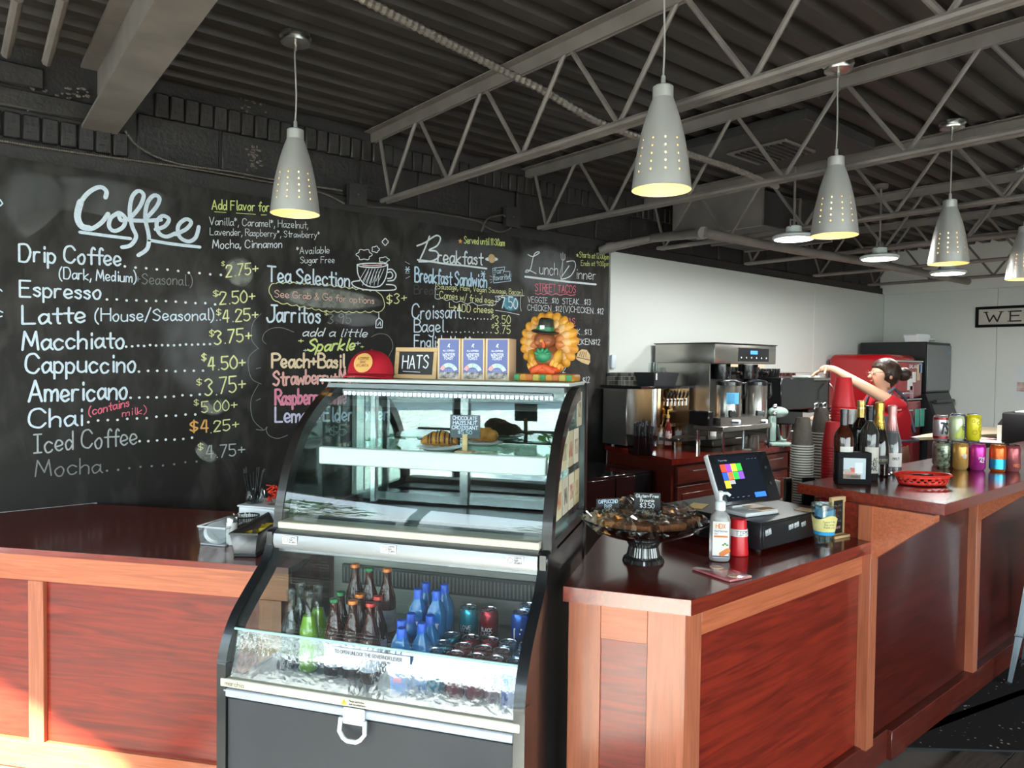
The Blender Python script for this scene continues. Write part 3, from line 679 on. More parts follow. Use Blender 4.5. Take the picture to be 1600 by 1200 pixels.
# ================================================================ counters
def wood(key, c1, c2, stretch, rough=.25, coat=.4, bump=.03, ns=3, dist=1.2):
    return mat(key, c1, rough, col2=c2, noise=dist, nscale=ns, stretch=stretch, bump=bump, coat=coat, coatr=.12, ndetail=8)
W_top = wood('top_mahogany', '741f12', '54140b', (6, 1.2, 6), .2, .4, .01)
W_railx = wood('rail_wood', 'c66d48', 'a85939', (1.2, 26, 26), .36, .2)
W_railz = wood('stile_wood', 'b9694a', '9c573c', (26, 26, 1.2), .36, .2)
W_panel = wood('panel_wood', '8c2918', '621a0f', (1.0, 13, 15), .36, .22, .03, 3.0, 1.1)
W_edge = wood('edge_wood', '8a2f1c', '6a2012', (1.2, 20, 20), .25, .6)
W_kick = wood('kick_wood', '66281c', '4b1a12', (1.2, 18, 18), .3, .4)
CA = V((.684, 2.11, 0)); CE = V((.556, -.831, 0)).normalized(); CN = V((-CE.y, CE.x, 0)); CRZ = math.atan2(CE.y, CE.x)
def cp(u, v, z): return CA+CE*u+CN*v+V((0, 0, z))
# ---- left counter (in the frame of the case, slightly turned)
def left_counter():
    o = cp(-.03, .405, 0); f = cp(-1.22, .30, 0); d = (o-f).normalized(); rz = math.atan2(d.y, d.x)
    t = thing('front_counter', 'long low mahogany counter with orange rails left of the glass case', 'counter', o, rz)
    L = 1.72; H = .84; D = .76
    Mi = MX.Translation(o) @ MX.Rotation(rz, 4, 'Z')
    def clip(poly):           # keep what lies before the menu wall
        out = []
        for i in range(len(poly)):
            p, q = [V((*poly[k % len(poly)], 0)) for k in (i, i+1)]; a, b = (WY-.004)-(Mi @ p).y, (WY-.004)-(Mi @ q).y
            if a >= 0: out.append((p.x, p.y))
            if a*b < 0: r = p.lerp(q, a/(a-b)); out.append((r.x, r.y))
        return out
    MB().prism(clip([(-L, -.02), (0, -.02), (0, D), (-L-.6, D), (-L-.6, .3)]), H-.022, H).build('countertop', W_top, t)
    MB().box(-L, -.0215, H-.0215, .0, -.0195, H-.0005).build('edge_band', W_edge, t)
    MB().prism(clip([(-L, .012), (-.004, .012), (-.004, D-.02), (-L-.4, D-.02)]), 0, H-.024).build('carcass', W_panel, t)
    MB().box(-L, -.012, H-.118, -.004, .012, H-.022, .0015).build('rail', W_railx, t)
    MB().box(-L, -.012, .02, -.004, .012, .125, .0015).build('rail', W_railx, t)
    for x in (-1.045, -.115): MB().box(x, -.0125, .125, x+.085 if x > -.2 else x+.066, .012, H-.118, .0015).build('stile', W_railz, t)
    for a, b in ((-L, -1.045), (-.979, -.115)): MB().box(a, .004, .125, b, .013, H-.118).build('panel', W_panel, t)
    return t
left_counter()
# ---- service counter at the right
RC = uz(1080, 938, .9)
def service_counter():
    t = thing('service_counter', 'mahogany service counter with red panels and angled end, till on top', 'counter', (0, 0, 0))
    XE = uy(1363, 1000, RC.y).x-.028
    e0 = cp(.938, .2936, 0); e1 = cp(.938, .84, 0); y0 = RC.y
    top = [(RC.x, y0), (XE, y0), (XE, y0+.19), (4.2, y0+.19), (4.2, 1.86), (e1.x+.1, 1.86), (e1.x, e1.y), (e0.x, e0.y)]
    tp = MB().prism(top, .858, .90); tp.build('countertop', W_top, t)
    # edge band
    dE = (V((RC.x, y0, 0))-V((e0.x, e0.y, 0))); nE = V((dE.y, -dE.x, 0)).normalized()
    if nE.x > 0: nE = -nE
    MB().prism([(RC.x, y0-.0015), (XE, y0-.0015), (XE, y0+.001), (RC.x, y0+.001)], .857, .8995).build('edge_band', W_edge, t)
    q = [V((e0.x, e0.y, 0)), V((RC.x, y0, 0))]
    MB().prism([(a.x, a.y) for a in (q[0]+nE*.0015, q[1]+nE*.0015, q[1]-nE*.001, q[0]-nE*.001)], .857, .8995).build('edge_band', W_edge, t)
    ins = .028
    c0 = V((e0.x, e0.y, 0))-nE*ins+dE.normalized()*.01; c1 = V((RC.x, y0+ins, 0))
    tt = ((y0+ins)-c0.y)/dE.y; c1 = c0+dE*tt           # where the inset end meets the inset front
    yf = y0+ins
    MB().prism([(c0.x-nE.x*.02, c0.y-nE.y*.02), (c1.x+.02, yf+.02), (XE-.01, yf+.02), (XE-.01, 1.8), (e1.x+.08, 1.8), (e1.x+.02, e1.y-.02)], .02, .857).build('carcass', W_panel, t)
    # angled end: local frame along c0->c1
    L = (c1-c0).length; ex = (c1-c0).normalized(); rz = math.atan2(ex.y, ex.x)
    e = bpy.data.objects.new('end_panel', None); COL.objects.link(e); e.parent = t; e.location = c0; e.rotation_euler = (0, 0, rz)
    def sub(name, m_, x0, x1, z0, z1, d=.018): return MB().box(x0, 0, z0, x1, d, z1, .0012).build(name, m_, e)
    sub('stile', W_railz, 0, .095, .02, .857); sub('stile', W_railz, L-.105, L, .02, .857); sub('rail', W_railx, .095, L-.105, .752, .857); sub('rail', W_railx, .095, L-.105, .02, .13)
    MB().box(.095, .010, .13, L-.105, .02, .752).build('panel', W_panel, e)
    # front
    def fr(name, m_, x0, x1, z0, z1, ya=0, yb=.02): return MB().box(x0, yf+ya, z0, x1, yf+yb, z1, .0012).build(name, m_, t)
    px = [uy(1363, 1000, yf-.03).x]
    fr('stile', W_railz, c1.x, c1.x+.075, .02, .857); fr('rail', W_railx, c1.x+.075, px[0]-.03, .775, .857)
    fr('panel', W_panel, c1.x+.075, px[0]-.03, .12, .775, .012, .022); fr('kick_board', W_kick, c1.x+.075, 2.95, .0, .12, -.012, .02)
    return t, yf, px[0]
SCN, YF, PX0 = service_counter()
def bar():
    t = thing('bar_counter', 'raised mahogany bar with dark panels and triangular brackets running to the right', 'bar', (0, 0, 0))
    bx0 = uz(1478, 797, 1.05).x; yb = uz(1478, 796, 1.05).y; X1 = 6.9
    MB().box(bx0-.0, yb, 1.03, X1, 1.50, 1.07, .002).build('bar_top', W_top, t)
    MB().box(bx0-.0015, yb-.0015, 1.0305, X1, yb+.001, 1.0695).build('edge_band', W_edge, t)
    MB().box(bx0-.0025, yb-.001, 1.0305, bx0+.001, 1.50, 1.0695).build('edge_band', W_edge, t)
    MB().box(PX0-.02, YF+.02, .0, X1, YF+.12, 1.03).build('bar_wall', W_panel, t)
    xs = [PX0+k*1.095 for k in range(4)]
    for i, x in enumerate(xs):
        MB().box(x-.03, YF-.03, .115, x+.03, YF+.02, 1.03, .0015).build('post', W_railz, t)
        MB().prism([(YF-.03, 1.029), (yb+.02, 1.029), (yb+.02, 1.005), (YF-.03, .83)], x-.022, x+.022, 'x').build('bracket', W_railx, t)
        if i < 3:
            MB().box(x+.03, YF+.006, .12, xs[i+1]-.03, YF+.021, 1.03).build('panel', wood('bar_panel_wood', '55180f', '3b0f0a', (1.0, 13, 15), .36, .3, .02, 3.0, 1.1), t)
            MB().box(x+.03, YF-.02, 1.0, xs[i+1]-.03, YF+.02, 1.03).build('rail', W_railx, t)
    MB().box(2.95, YF-.03, .0, X1, YF+.02, .118, .002).build('kick_board', W_kick, t)
    return bx0, yb
BX0, BYF = bar()
# ---- back counter under the coffee machines
def back_counter():
    t = thing('back_counter', 'dark mahogany back counter carrying the coffee machines along the white wall', 'counter', (0, 0, 0))
    c = uz(1050, 718, .9); x0 = c.x; yf = c.y; X1 = 6.6
    MB().prism([(x0, yf), (X1, yf), (X1, WY-.02), (4.28, WY-.02)], .86, .90).build('countertop', W_top, t)
    MB().prism([(x0+.03, yf+.03), (X1-.02, yf+.03), (X1-.02, WY-.03), (4.30, WY-.03)], 0, .859).build('carcass', W_kick, t)
    x = x0+.08; k = 0
    while x < X1-.5:
        d = MB().box(x, yf+.008, .12, x+.46, yf+.031, .70, .002).build('door', W_kick, t)
        MB().box(x+.05, yf+.003, .17, x+.41, yf+.01, .65, .002).build('panel', W_kick, d)
        w_ = MB().box(x, yf+.008, .72, x+.46, yf+.031, .845, .002).build('drawer', W_kick, t)
        MB().tube([(x+.13, yf+.008, .81), (x+.13, yf-.02, .81), (x+.33, yf-.02, .81), (x+.33, yf+.008, .81)], .005, 6).build('handle', mat('chrome', 'd8d8da', .12, 1), w_)
        x += .49; k += 1
    return x0, yf
KX, KY = back_counter()

# ================================================================ the glass display case
M_cblk = mat('case_black', '17181a', .28, coat=.3)
M_cst = mat('case_steel', '85888c', .38, .85, bump=.02, bscale=120)
M_cpanel = mat('case_panel', '3b3c40', .45, .1, spec=.35, col2='343539', nscale=2)
M_cwhite = mat('case_white', 'e4e8ea', .35)
M_ccream = mat('case_cream', 'cdc6b2', .45)
M_cgrey = mat('case_liner', 'b9b8b2', .4, .3)
G_case = glass('case_glass', 'eef7f4', 1.5)
G_side = glass('case_side_glass', 'dfeeea', 1.2)
G_low = glass('curtain_glass', 'e2eaec', 3.6, .07, .05, 45)
PROF_UP = [(.255, 1.0), (.262, 1.06), (.275, 1.11), (.30, 1.18), (.335, 1.25), (.385, 1.32), (.45, 1.375), (.53, 1.425), (.60, 1.452), (.66, 1.462)]
PROF_LO = [(.225, .985), (.195, .925), (.15, .885), (.10, .845), (.05, .80), (.015, .75), (-.008, .69), (-.012, .60), (-.012, .0)]
CW = .91
def band(mb, prof, off, u0, u1):
    """strip of the side frame: profile offset inwards by off"""
    P = [V((a, b, 0)) for a, b in prof]; n = len(P); Q = []
    for i in range(n):
        d = (P[min(i+1, n-1)]-P[max(i-1, 0)]).normalized(); Q.append(P[i]+V((d.y, -d.x, 0))*off)
    vs = []
    for u in (u0, u1): vs += [(u, p.x, p.y) for p in P]+[(u, q.x, q.y) for q in Q]
    fs = []
    for i in range(n-1):
        fs += [(i, i+1, n+i+1, n+i), (2*n+i, 3*n+i, 3*n+i+1, 2*n+i+1), (i, 2*n+i, 2*n+i+1, i+1), (n+i, n+i+1, 3*n+i+1, 3*n+i)]
    fs += [(0, n, 3*n, 2*n), (n-1, 3*n-1, 4*n-1, 2*n-1)]
    return mb.add(vs, fs)
def cpl(p, k=4): return [(q.x, q.y) for q in cat_rom([V((a, b, 0)) for a, b in p], k)]
def case():
    t = thing('display_case', 'tall curved-glass refrigerated pastry case with black side frames and steel front', 'display case', CA, CRZ)
    up = cpl(PROF_UP); lo = cpl(PROF_LO)
    for u0, u1 in ((0, .03), (CW-.03, CW)):
        band(MB(), up, .042, u0, u1).build('upper_frame', mat('case_frame', '2b2725', .3, .5, coat=.3), t)
        band(MB(), [(a, b) for a, b in lo], -.05, u0, u1).build('lower_frame', M_cblk, t)
        MB().box(u0, .215, .955, u1, .34, 1.01, .006).build('frame_joint', M_cblk, t)
        MB().box(u0, .76, .0, u1, .80, 1.475, .003).build('rear_post', M_cblk, t)
    # lower body: side walls, base, front panel
    for u0, u1 in ((.004, .02), (CW-.02, CW-.004)):
        MB().prism([(.04, .02), (.78, .02), (.78, .99), (.30, .99), (.25, .94), (.18, .88), (.10, .80), (.04, .68)], u0, u1, 'x').build('side_panel', M_cblk if u0 > .5 else M_cgrey, t) if u0 > .5 else MB().prism([(.04, .02), (.78, .02), (.78, .60), (.04, .60)], u0, u1, 'x').build('side_panel', M_cblk, t)
    # left lower side is glazed: the counter shows through it
    MB().prism([(.04, .60), (.62, .60), (.62, .99), (.30, .99), (.25, .94), (.18, .88), (.10, .80), (.04, .68)], .006, .010, 'x').build('side_glass', G_side, t)
    MB().box(.03, -.004, .03, CW-.03, .02, .578, .002).build('front_panel', M_cpanel, t)
    MB().box(.02, -.012, .583, CW-.03, .02, .607, .003).build('steel_strip', mat('strip_white', 'aab0ba', .4, .2), t)
    s = MB().box(.012, -.014, .612, CW-.012, .03, .637, .003).build('label_strip', M_ccream, t)
    # clip handle
    hb = MB().box(.405, -.020, .567, .470, -.012, .612, .003); h = hb.build('clip_handle', M_cwhite, t)
    MB().tube([(.402, -.022, .585), (.400, -.026, .55), (.412, -.028, .535), (.424, -.028, .528), (.451, -.028, .528), (.463, -.028, .535), (.475, -.026, .55), (.473, -.022, .585)], .006, 6).build('clip_bail', M_cwhite, h)
    MB().box(.02, .02, .02, CW-.02, .76, .585).build('machine_housing', M_cblk, t)
    # lower well
    MB().box(.02, .03, .588, CW-.02, .62, .60).build('well_floor', M_cgrey, t)
    MB().box(.02, .60, .60, CW-.02, .62, .99).build('well_back', mat('well_back', 'a7a59c', .45, .2), t)
    MB().box(.06, .25, .60, .575, .60, .65, .003).build('display_step', M_cgrey, t); MB().box(.576, .345, .60, CW-.02, .60, .65, .003).build('display_step', M_cgrey, t)
    MB().box(.06, .585, .74, CW-.05, .60, .81, .002).build('vent_strip', mat('vent_dark', '4c4a48', .5), t)
    vg = MB()
    for k in range(60): vg.box(.07+k*.0135, .581, .75, .0755+k*.0135, .5855, .80)
    vg.build('vent_fin', mat('fin', '7b7975', .5), t, kind='stuff', flat=True, fix=False)
    # front curved glass of the well and the clear night curtain above it
    def curve(prof, u0, u1, name, g, off):
        P = [V((a, b, 0)) for a, b in prof]; n = len(P); Q = [P[i]+V(((P[min(i+1, n-1)]-P[max(i-1, 0)]).normalized().y, -(P[min(i+1, n-1)]-P[max(i-1, 0)]).normalized().x, 0))*off for i in range(n)]
        return MB().sheet([[(u0, q.x, q.y) for q in Q], [(u1, q.x, q.y) for q in Q]]).build(name, g, t, fix=False)
    lowp = cpl([(.030, .766), (.019, .735), (.006, .69), (-.005, .64)])
    curve(lowp, .03, CW-.03, 'front_glass', G_low, -.004)
    MB().tube([(.03, .029, .766), (CW-.03, .029, .766)], .004, 6).build('glass_edge', mat('glass_edge', 'a8c4bf', .1, 0), t)
    curve(cpl([(.235, .975), (.195, .925), (.15, .885), (.10, .845), (.055, .80), (.03, .768)]), .03, CW-.03, 'night_curtain', mat_curtain(), -.006)
    # bumper between the two halves
    b = MB().prism([(.218, .955), (.212, .975), (.216, 1.0), (.232, 1.012), (.30, 1.012), (.30, .955)], .03, CW-.03, 'x').build('bumper', M_cst, t)
    MB().box(.03, .235, 1.012, CW-.03, .31, 1.034, .003).build('upper_trim', M_ccream, t)
    MB().box(.03, .24, .938, CW-.03, .27, .955, .003).build('lower_trim', M_cst, t)
    # price tags on the bumper: shop stickers
    for u in (.065, .40, .79):
        q = MB().box(u, .2108, .972, u+.05, .2125, .997).build('sticker', mat('sticker', 'e6e2e2', .5), b)
        mbx = MB()
        for k, tx in enumerate(('COFFEE', 'BAR', 'ATLANTA')): write(mbx, tx, (V((u+.024, .2102, .990-.007*k)), V((1, 0, 0)), V((0, 0, 1)), V((0, -1, 0))), .0048, .022 if k != 1 else .011, .2, 0, 0)
        mbx.cm = 0
        for r_ in (.0075,): mbx.add([(u+.012+r_*math.cos(a*PI/5), .2102, .985+r_*math.sin(a*PI/5)) for a in range(10)], [tuple(range(10))]) if False else stroke(mbx, [(u+.012+r_*math.cos(a*PI/6), .985+r_*math.sin(a*PI/6)) for a in range(13)], .0012, (V((0, .2102, 0)), V((1, 0, 0)), V((0, 0, 1)), V((0, -1, 0))))
        mbx.build('lettering', mat('print_grey', '4a4448', .6), b, flat=True, fix=False)
    # writing on the label strip and the warning triangle
    mbx = MB(); write(mbx, 'marchia', (V((.03, -.0146, .619)), V((1, 0, 0)), V((0, 0, 1)), V((0, -1, 0))), .013, .062, .2, 0, 0); mbx.build('lettering', mat('print_tan', '8d8570', .5), s, flat=True, fix=False)
    mbx = MB(); mbx.add([(.398, -.0146, .618), (.416, -.0146, .618), (.407, -.0146, .634)], [(0, 1, 2)]); mbx.build('warning_mark', mat('print_yellow', 'e2b324', .5), s, flat=True, fix=False)
    mbx = MB(); FR = lambda x, z: (V((x, -.0146, z)), V((1, 0, 0)), V((0, 0, 1)), V((0, -1, 0)))
    write(mbx, 'Please wait before', FR(.422, .627), .005, .045, .2, 0, 0); write(mbx, 'load and unload doors', FR(.422, .619), .005, .05, .2, 0, 0); write(mbx, '!', FR(.4065, .621), .008, .001, .15, 0, 0)
    mbx.build('lettering', mat('print_grey'), s, flat=True, fix=False)
    mbx = MB().box(.335, .0175, .735, .585, .018, .757); st = mbx.build('instruction_strip', mat('clear_label', 'b9bcc0', .5), t)
    mbx = MB(); write(mbx, 'TO OPEN UNLOCK THE GOVERNOR LEVER', (V((.36, .0170, .741)), V((1, 0, 0)), V((0, 0, 1)), V((0, -1, 0))), .009, .2, .15, 0, 0); mbx.build('lettering', mat('print_grey'), st, flat=True, fix=False)
    # upper half: deck, slats, curved glass, side glass, top
    MB().box(.03, .30, .985, CW-.03, .76, 1.012).build('upper_deck', mat('case_deck', '2c2c2e', .25, .3), t)
    for k in range(11): MB().box(.06+.0, .33+k*.012, 1.012, CW-.06, .337+k*.012, 1.018).build('deck_slat', mat('slat_dark', '3b3a3a', .35, .5), t)
    curve(up, .03, CW-.03, 'curved_glass', G_case, .003)
    for u in (.012, CW-.016):
        sp = [(a+.03, max(b-.03, 1.02)) for a, b in up]
        MB().prism(sp+[(.765, 1.44), (.765, 1.02)], u, u+.004, 'x').build('side_glass', G_side, t)
        MB().prism([(.27, 1.005), (.78, 1.005), (.78, 1.03), (.28, 1.03)], u-.012 if u > .5 else u-.01, u+.016, 'x').build('sill_rail', M_cblk, t)
    MB().box(.012, .505, 1.468, CW-.006, .80, 1.48, .003).build('top_plate', mat('plate_pale', 'c3cbc4', .35), t)
    MB().box(.03, .535, 1.448, CW-.03, .56, 1.463).build('top_rail', mat('rail_grey', '5f6668', .4, .5), t)
    led = MB().box(.08, .545, 1.425, CW-.07, .565, 1.444, .002).build('led_bar', mat('rail_grey'), t)
    e = MB()
    for k in range(46): e.box(.09+k*.0165, .541, 1.423, .098+k*.0165, .5455, 1.433)
    e.build('led_dots', mat('led', 'ffffff', .5, emit='d5f2ff', es=4.5), led, flat=True, fix=False, kind='stuff')
    # rear sliding doors
    for k, (a, b, v) in enumerate(((.03, .48, .745), (.45, CW-.03, .757))):
        f = MB(); t_ = .03
        f.box(a, v, 1.02, a+t_, v+.012, 1.44).box(b-t_, v, 1.02, b, v+.012, 1.44).box(a, v, 1.02, b, v+.012, 1.05).box(a, v, 1.41, b, v+.012, 1.44)
        d = f.build('sliding_door', mat('door_frame', '8f9496', .25, .8), t); MB().box(a+t_, v+.004, 1.05, b-t_, v+.008, 1.41).build('door_glass', glass('door_glass', 'c9d6d6', 4.0), d)
    # shelf on posts
    for u in (.115, .845): MB().box(u, .69, 1.02, u+.022, .715, 1.44, .002).build('shelf_post', mat('alum', 'c4c8cb', .25, .9), t)
    MB().box(.11, .365, 1.250, CW-.04, .70, 1.257).build('shelf', glass('shelf_glass', 'cfe8e0', 1.5), t)
    MB().box(.108, .345, 1.205, CW-.04, .366, 1.262, .004).build('shelf_lip', M_cwhite, t)
    MB().box(.03, .02, .0, CW-.03, .75, .03).build('base_plinth', M_cblk, t)
    # cards on the right side glass: product leaflets
    cc = [('d8c9a8', 'b5542c'), ('cfc2ae', '5a5048'), ('dccfb4', 'a83a28'), ('cdbb96', '8a7a52'), ('d5c6a6', '6a6a48'), ('c9b898', 'a02f24'), ('d8ccb4', '7a6a50'), ('cabda2', '4f4a40')]
    i = 0
    for row, (z0, n, vs0) in enumerate(((1.07, 4, .36), (1.21, 3, .43), (1.33, 1, .66))):
        for k in range(n):
            v = vs0+k*.09
            q = MB().box(CW-.0115, v, z0, CW-.010, v+.075, z0+.115).build('leaflet', mat('leaflet_%d' % i, cc[i][0], .5), t)
            MB().box(CW-.0100, v+.012, z0+.03, CW-.0095, v+.06, z0+.08).build('print', mat('leaflet_print_%d' % i, cc[i][1], .5, col2=cc[i][0], nscale=30), q); i += 1
    return t
def mat_curtain():
    m = glass('night_curtain', 'f2f5f5', 1.3, .03); nt = m.node_tree; o = nt.nodes['Material Output']; old = o.inputs[0].links[0].from_socket
    d = nt.nodes.new('ShaderNodeBsdfDiffuse'); d.inputs[0].default_value = (.8, .82, .82, 1); mx = nt.nodes.new('ShaderNodeMixShader')
    t = nt.nodes.new('ShaderNodeTexCoord'); mp = nt.nodes.new('ShaderNodeMapping'); mp.inputs['Scale'].default_value = (150, 150, 150); v = nt.nodes.new('ShaderNodeTexVoronoi'); v.inputs['Scale'].default_value = 1; v.inputs['Randomness'].default_value = 0
    r = nt.nodes.new('ShaderNodeMapRange'); r.inputs[1].default_value = .30; r.inputs[2].default_value = .36; r.inputs[3].default_value = .085; r.inputs[4].default_value = .015
    nt.links.new(t.outputs['Object'], mp.inputs[0]); nt.links.new(mp.outputs[0], v.inputs['Vector']); nt.links.new(v.outputs['Distance'], r.inputs[0]); nt.links.new(r.outputs[0], mx.inputs[0])
    nt.links.new(old, mx.inputs[1]); nt.links.new(d.outputs[0], mx.inputs[2]); nt.links.new(mx.outputs[0], o.inputs[0])
    return m
CASE = case()
# ================================================================ drinks in the open well
M_capg = mat('cap_green', '1f6b3a', .35, .4); M_capo = mat('cap_orange', 'd8792f', .35, .3); M_capr = mat('cap_red', 'c23a2e', .35, .3); M_capn = mat('clear_neck', 'd9e2df', .1)
M_brown = mat('brown_glass', '4a200e', .08, spec=.5, coat=.15, trans=.3); M_label = mat('paper_label', 'd9d9da', .6, col2='b7b9c0', nscale=40)
G_btl = glass('bottle_glass', 'eef6f4', 1.6)
def place(t, u, v, z, rz=0): t.location = cp(u, v, z); t.rotation_euler = (0, 0, CRZ+rz); return t
def brown_bottle(cap, label):
    t = thing('beer_bottle', label, 'bottle', group='brown bottles in the case')
    MB().lathe([(.0, 0), (.026, 0), (.0295, .004), (.0295, .125), (.027, .145), (.017, .175), (.0125, .195), (.012, .222), (.0135, .223), (.0135, .228)], 18).build('body', M_brown, t)
    MB().lathe([(.0150, .222), (.0150, .227), (.013, .232), (0, .2325)], 18).build('crown_cap', cap, t)
    MB().open_lathe([(.0299, .035), (.0299, .105)], 18).build('paper_label', M_label, t, fix=False)
    return t
pos = [(.231, .368, 'o', 'back row, left'), (.294, .346, 'g', 'back row, middle'), (.351, .355, 'o', 'back row, right')]
nm = {'o': 'orange', 'g': 'green', 'r': 'red'}; cm = {'o': M_capo, 'g': M_capg, 'r': M_capr}
for u, v, c, tx in pos: place(brown_bottle(cm[c], 'brown glass bottle with %s cap, %s of the brown bottles' % (nm[c], tx)), u, v, .65)
for u, v, c, tx in [(.268, .174, 'g', 'front row, leftmost'), (.254, .236, 'g', 'second row, leftmost'), (.328, .176, 'o', 'front row, middle'), (.318, .236, 'o', 'second row, middle'), (.388, .172, 'r', 'front row, rightmost'), (.379, .235, 'r', 'second row, rightmost')]:
    place(brown_bottle(cm[c], 'brown glass bottle with %s cap, %s of the brown bottles' % (nm[c], tx)), u, v, .601 if v < .2 else .6505 if v > .2501 else .601)
def soda(liq, label):
    t = thing('soda_bottle', label, 'bottle', group='clear soda bottles in the case')
    pr_ = [(.0, 0), (.026, 0), (.031, .006), (.031, .05), (.0275, .08), (.030, .10), (.028, .125), (.018, .165), (.0125, .19), (.0120, .225), (.0145, .228), (.0145, .240)]
    MB().lathe(pr_, 18).build('body', G_btl, t, fix=True)
    MB().lathe([(0, .003)]+[(r*.94, z+.003) for r, z in pr_[1:8]]+[(0, .168)], 18).build('liquid', liq, t)
    return t
M_lime = mat('lime_drink', '9fd01a', .15, emit='8cc010', es=.0); M_cola = mat('dark_drink', '1c1414', .1)
for u, v, l, tx in [(.114, .182, 0, 'dark soda in the front row, leftmost drink'), (.108, .243, 0, 'dark soda behind the leftmost drink'), (.176, .182, 1, 'lime green soda in the front row'), (.170, .244, 1, 'lime green soda behind the other green one')]:
    place(soda(M_lime if l else M_cola, 'clear glass bottle of '+tx), u, v, .601)
M_blue = mat('blue_water', '1f86d6', .08, spec=.6, col2='2f9ce6', nscale=6, trans=.35); M_bcap = mat('blue_cap', '2a63d8', .35); M_blab = mat('blue_label', '1748a8', .3, col2='2a76d0', nscale=30)
def water(label, n=[0]):
    t = thing('water_bottle', label, 'bottle', group='blue water bottles in the case'); k = .0265
    def sq(r): return r
    mb = MB()
    rows = []
    for (r, z) in [(.022, 0), (.0265, .006), (.0265, .05), (.0255, .055), (.0265, .06), (.0265, .125), (.022, .145), (.0125, .165), (.0115, .178)]:
        rows.append([(max(-r, min(r, 1.25*r*math.cos(a*2*PI/16))), max(-r, min(r, 1.25*r*math.sin(a*2*PI/16))), z) for a in range(17)])
    mb.sheet(rows); mb.add([rows[0][i] for i in range(16)], [tuple(reversed(range(16)))]); mb.build('body', M_blue, t)
    MB().lathe([(.0135, .172), (.0135, .198), (.012, .2), (0, .2)], 16).build('cap', M_bcap, t)
    mb = MB().box(-.02, -.0278, .05, .02, -.0266, .12); l = mb.build('label', M_blab, t)
    mb = MB(); write(mb, 'FIJI', (V((-.016, -.0281, .085)), V((1, 0, 0)), V((0, 0, 1)), V((0, -1, 0))), .022, .032, .2, 0, 0, gap=1.2); mb.build('lettering', mat('print_white', 'f2f4f6', .5), l, flat=True, fix=False)
    MB().box(-.012, -.0284, .058, .012, -.0279, .072, .002).build('print', mat('hibiscus', 'd8486a', .5), l)
    return t
w0 = water('blue water bottle with blue cap, foremost of the blue bottles'); place(w0, .524, .095, .601)
for u, v, z, tx in [(.497, .152, .601, 'in the second row, left'), (.561, .150, .601, 'in the second row, right'), (.500, .211, .601, 'in the third row, left'), (.560, .213, .601, 'in the third row, right'),
                    (.490, .285, .651, 'on the step, front left'), (.549, .288, .651, 'on the step, front right'), (.488, .350, .651, 'on the step, back left'), (.549, .352, .651, 'on the step, back right')]:
    q = dup(w0, label='blue water bottle with blue cap '+tx); place(q, u, v, z)
M_lid = mat('can_lid', 'c6c8ca', .25, .95); M_prw = mat('print_white')
def can(col, label, group, r=.029, h=.122, col2=None, text=None, tcol='print_white', lid=M_lid):
    t = thing('drink_can', label, 'can', group=group)
    MB().lathe([(r*.78, 0), (r*.82, .003), (r, .012), (r, h-.019), (r*.95, h-.011), (r*.84, h-.003)], 22).build('body', col, t)
    MB().lathe([(r*.84, h-.0035), (r*.87, h-.002), (r*.87, h), (r*.82, h), (r*.78, h-.004), (0, h-.004)], 22).build('lid', lid, t)
    mb = MB(); mb.T = MX.Translation((0, r*.12, h-.0035)); mb.tube([(r*.25*math.cos(a*PI/5), r*.42*math.sin(a*PI/5), .001) for a in range(10)], .0014, 5, True); mb.build('pull_tab', M_lid, t)
    if text:
        mb = MB(); y = h*.62
        for tx, hh, ww in text: write(mb, tx, (V((-ww*r/2, -r-.0003, y-hh)), V((1, 0, 0)), V((0, 0, 1)), V((0, -1, 0))), hh, ww*r, .16, 0, 0, gap=1.3); y -= hh*1.35
        mb.wrap(r); mb.build('lettering', mat(tcol), t, flat=True, fix=False)
    return t
MC = {k: mat('can_'+k, c, .22, .55) for k, c in (('turquoise', '1f9fb8'), ('red', 'a82434'), ('blue', '2a5fc0'), ('lightblue', '7fa9cf'), ('rose', 'b07a80'), ('silverblue', '93a9bd'))}
gname = 'slim cans in the open well'
def cn(k, label, u, v, z, text=None): return place(can(MC[k], label, gname, text=text), u, v, z)
T1 = [('', .004, .5), ('LOVE', .012, 1.2), ('BITE', .010, 1.2)]; T2 = [('', .004, .5), ('BLACK', .011, 1.2), ('LACK', .010, 1.2)]
for k, u, v, tx, lb in (('turquoise', .612, .40, T1, 'turquoise can standing upright on the step beside a red can'), ('red', .680, .40, T2, 'red can standing upright on the step beside a turquoise can'),
    ('blue', .780, .405, [('F', .03, .8)], 'blue can with a white mark, standing at the right on the step'), ('lightblue', .785, .476, None, 'pale blue can behind the blue can on the step'), ('lightblue', .846, .476, None, 'pale blue can on the step, in the right back corner'), ('blue', .842, .405, [('F', .03, .8)], 'blue can on the step against the right side')): cn(k, lb, u, v, .651, tx)
cols = ['turquoise', 'red', 'red', 'rose', 'lightblue']; oname = ['first', 'second', 'third', 'fourth', 'fifth']; rname = {.156: 'front', .218: 'middle', .285: 'back'}
for v in (.285, .218, .156):
    for i, u in enumerate((.598, .660, .722, .777, .836)):
        k = cols[i] if not (v == .285 and i > 2) else ('silverblue' if i == 3 else 'lightblue')
        cn(k, '%s can, %s from left in the %s row of low cans' % (k.replace('lightblue', 'pale blue').replace('silverblue', 'silvery blue'), oname[i], rname[v]), u, v, .601)
for i, v in enumerate((.10,)): cn('blue', 'blue can in front of the low rows at the right', .842, v, .601)
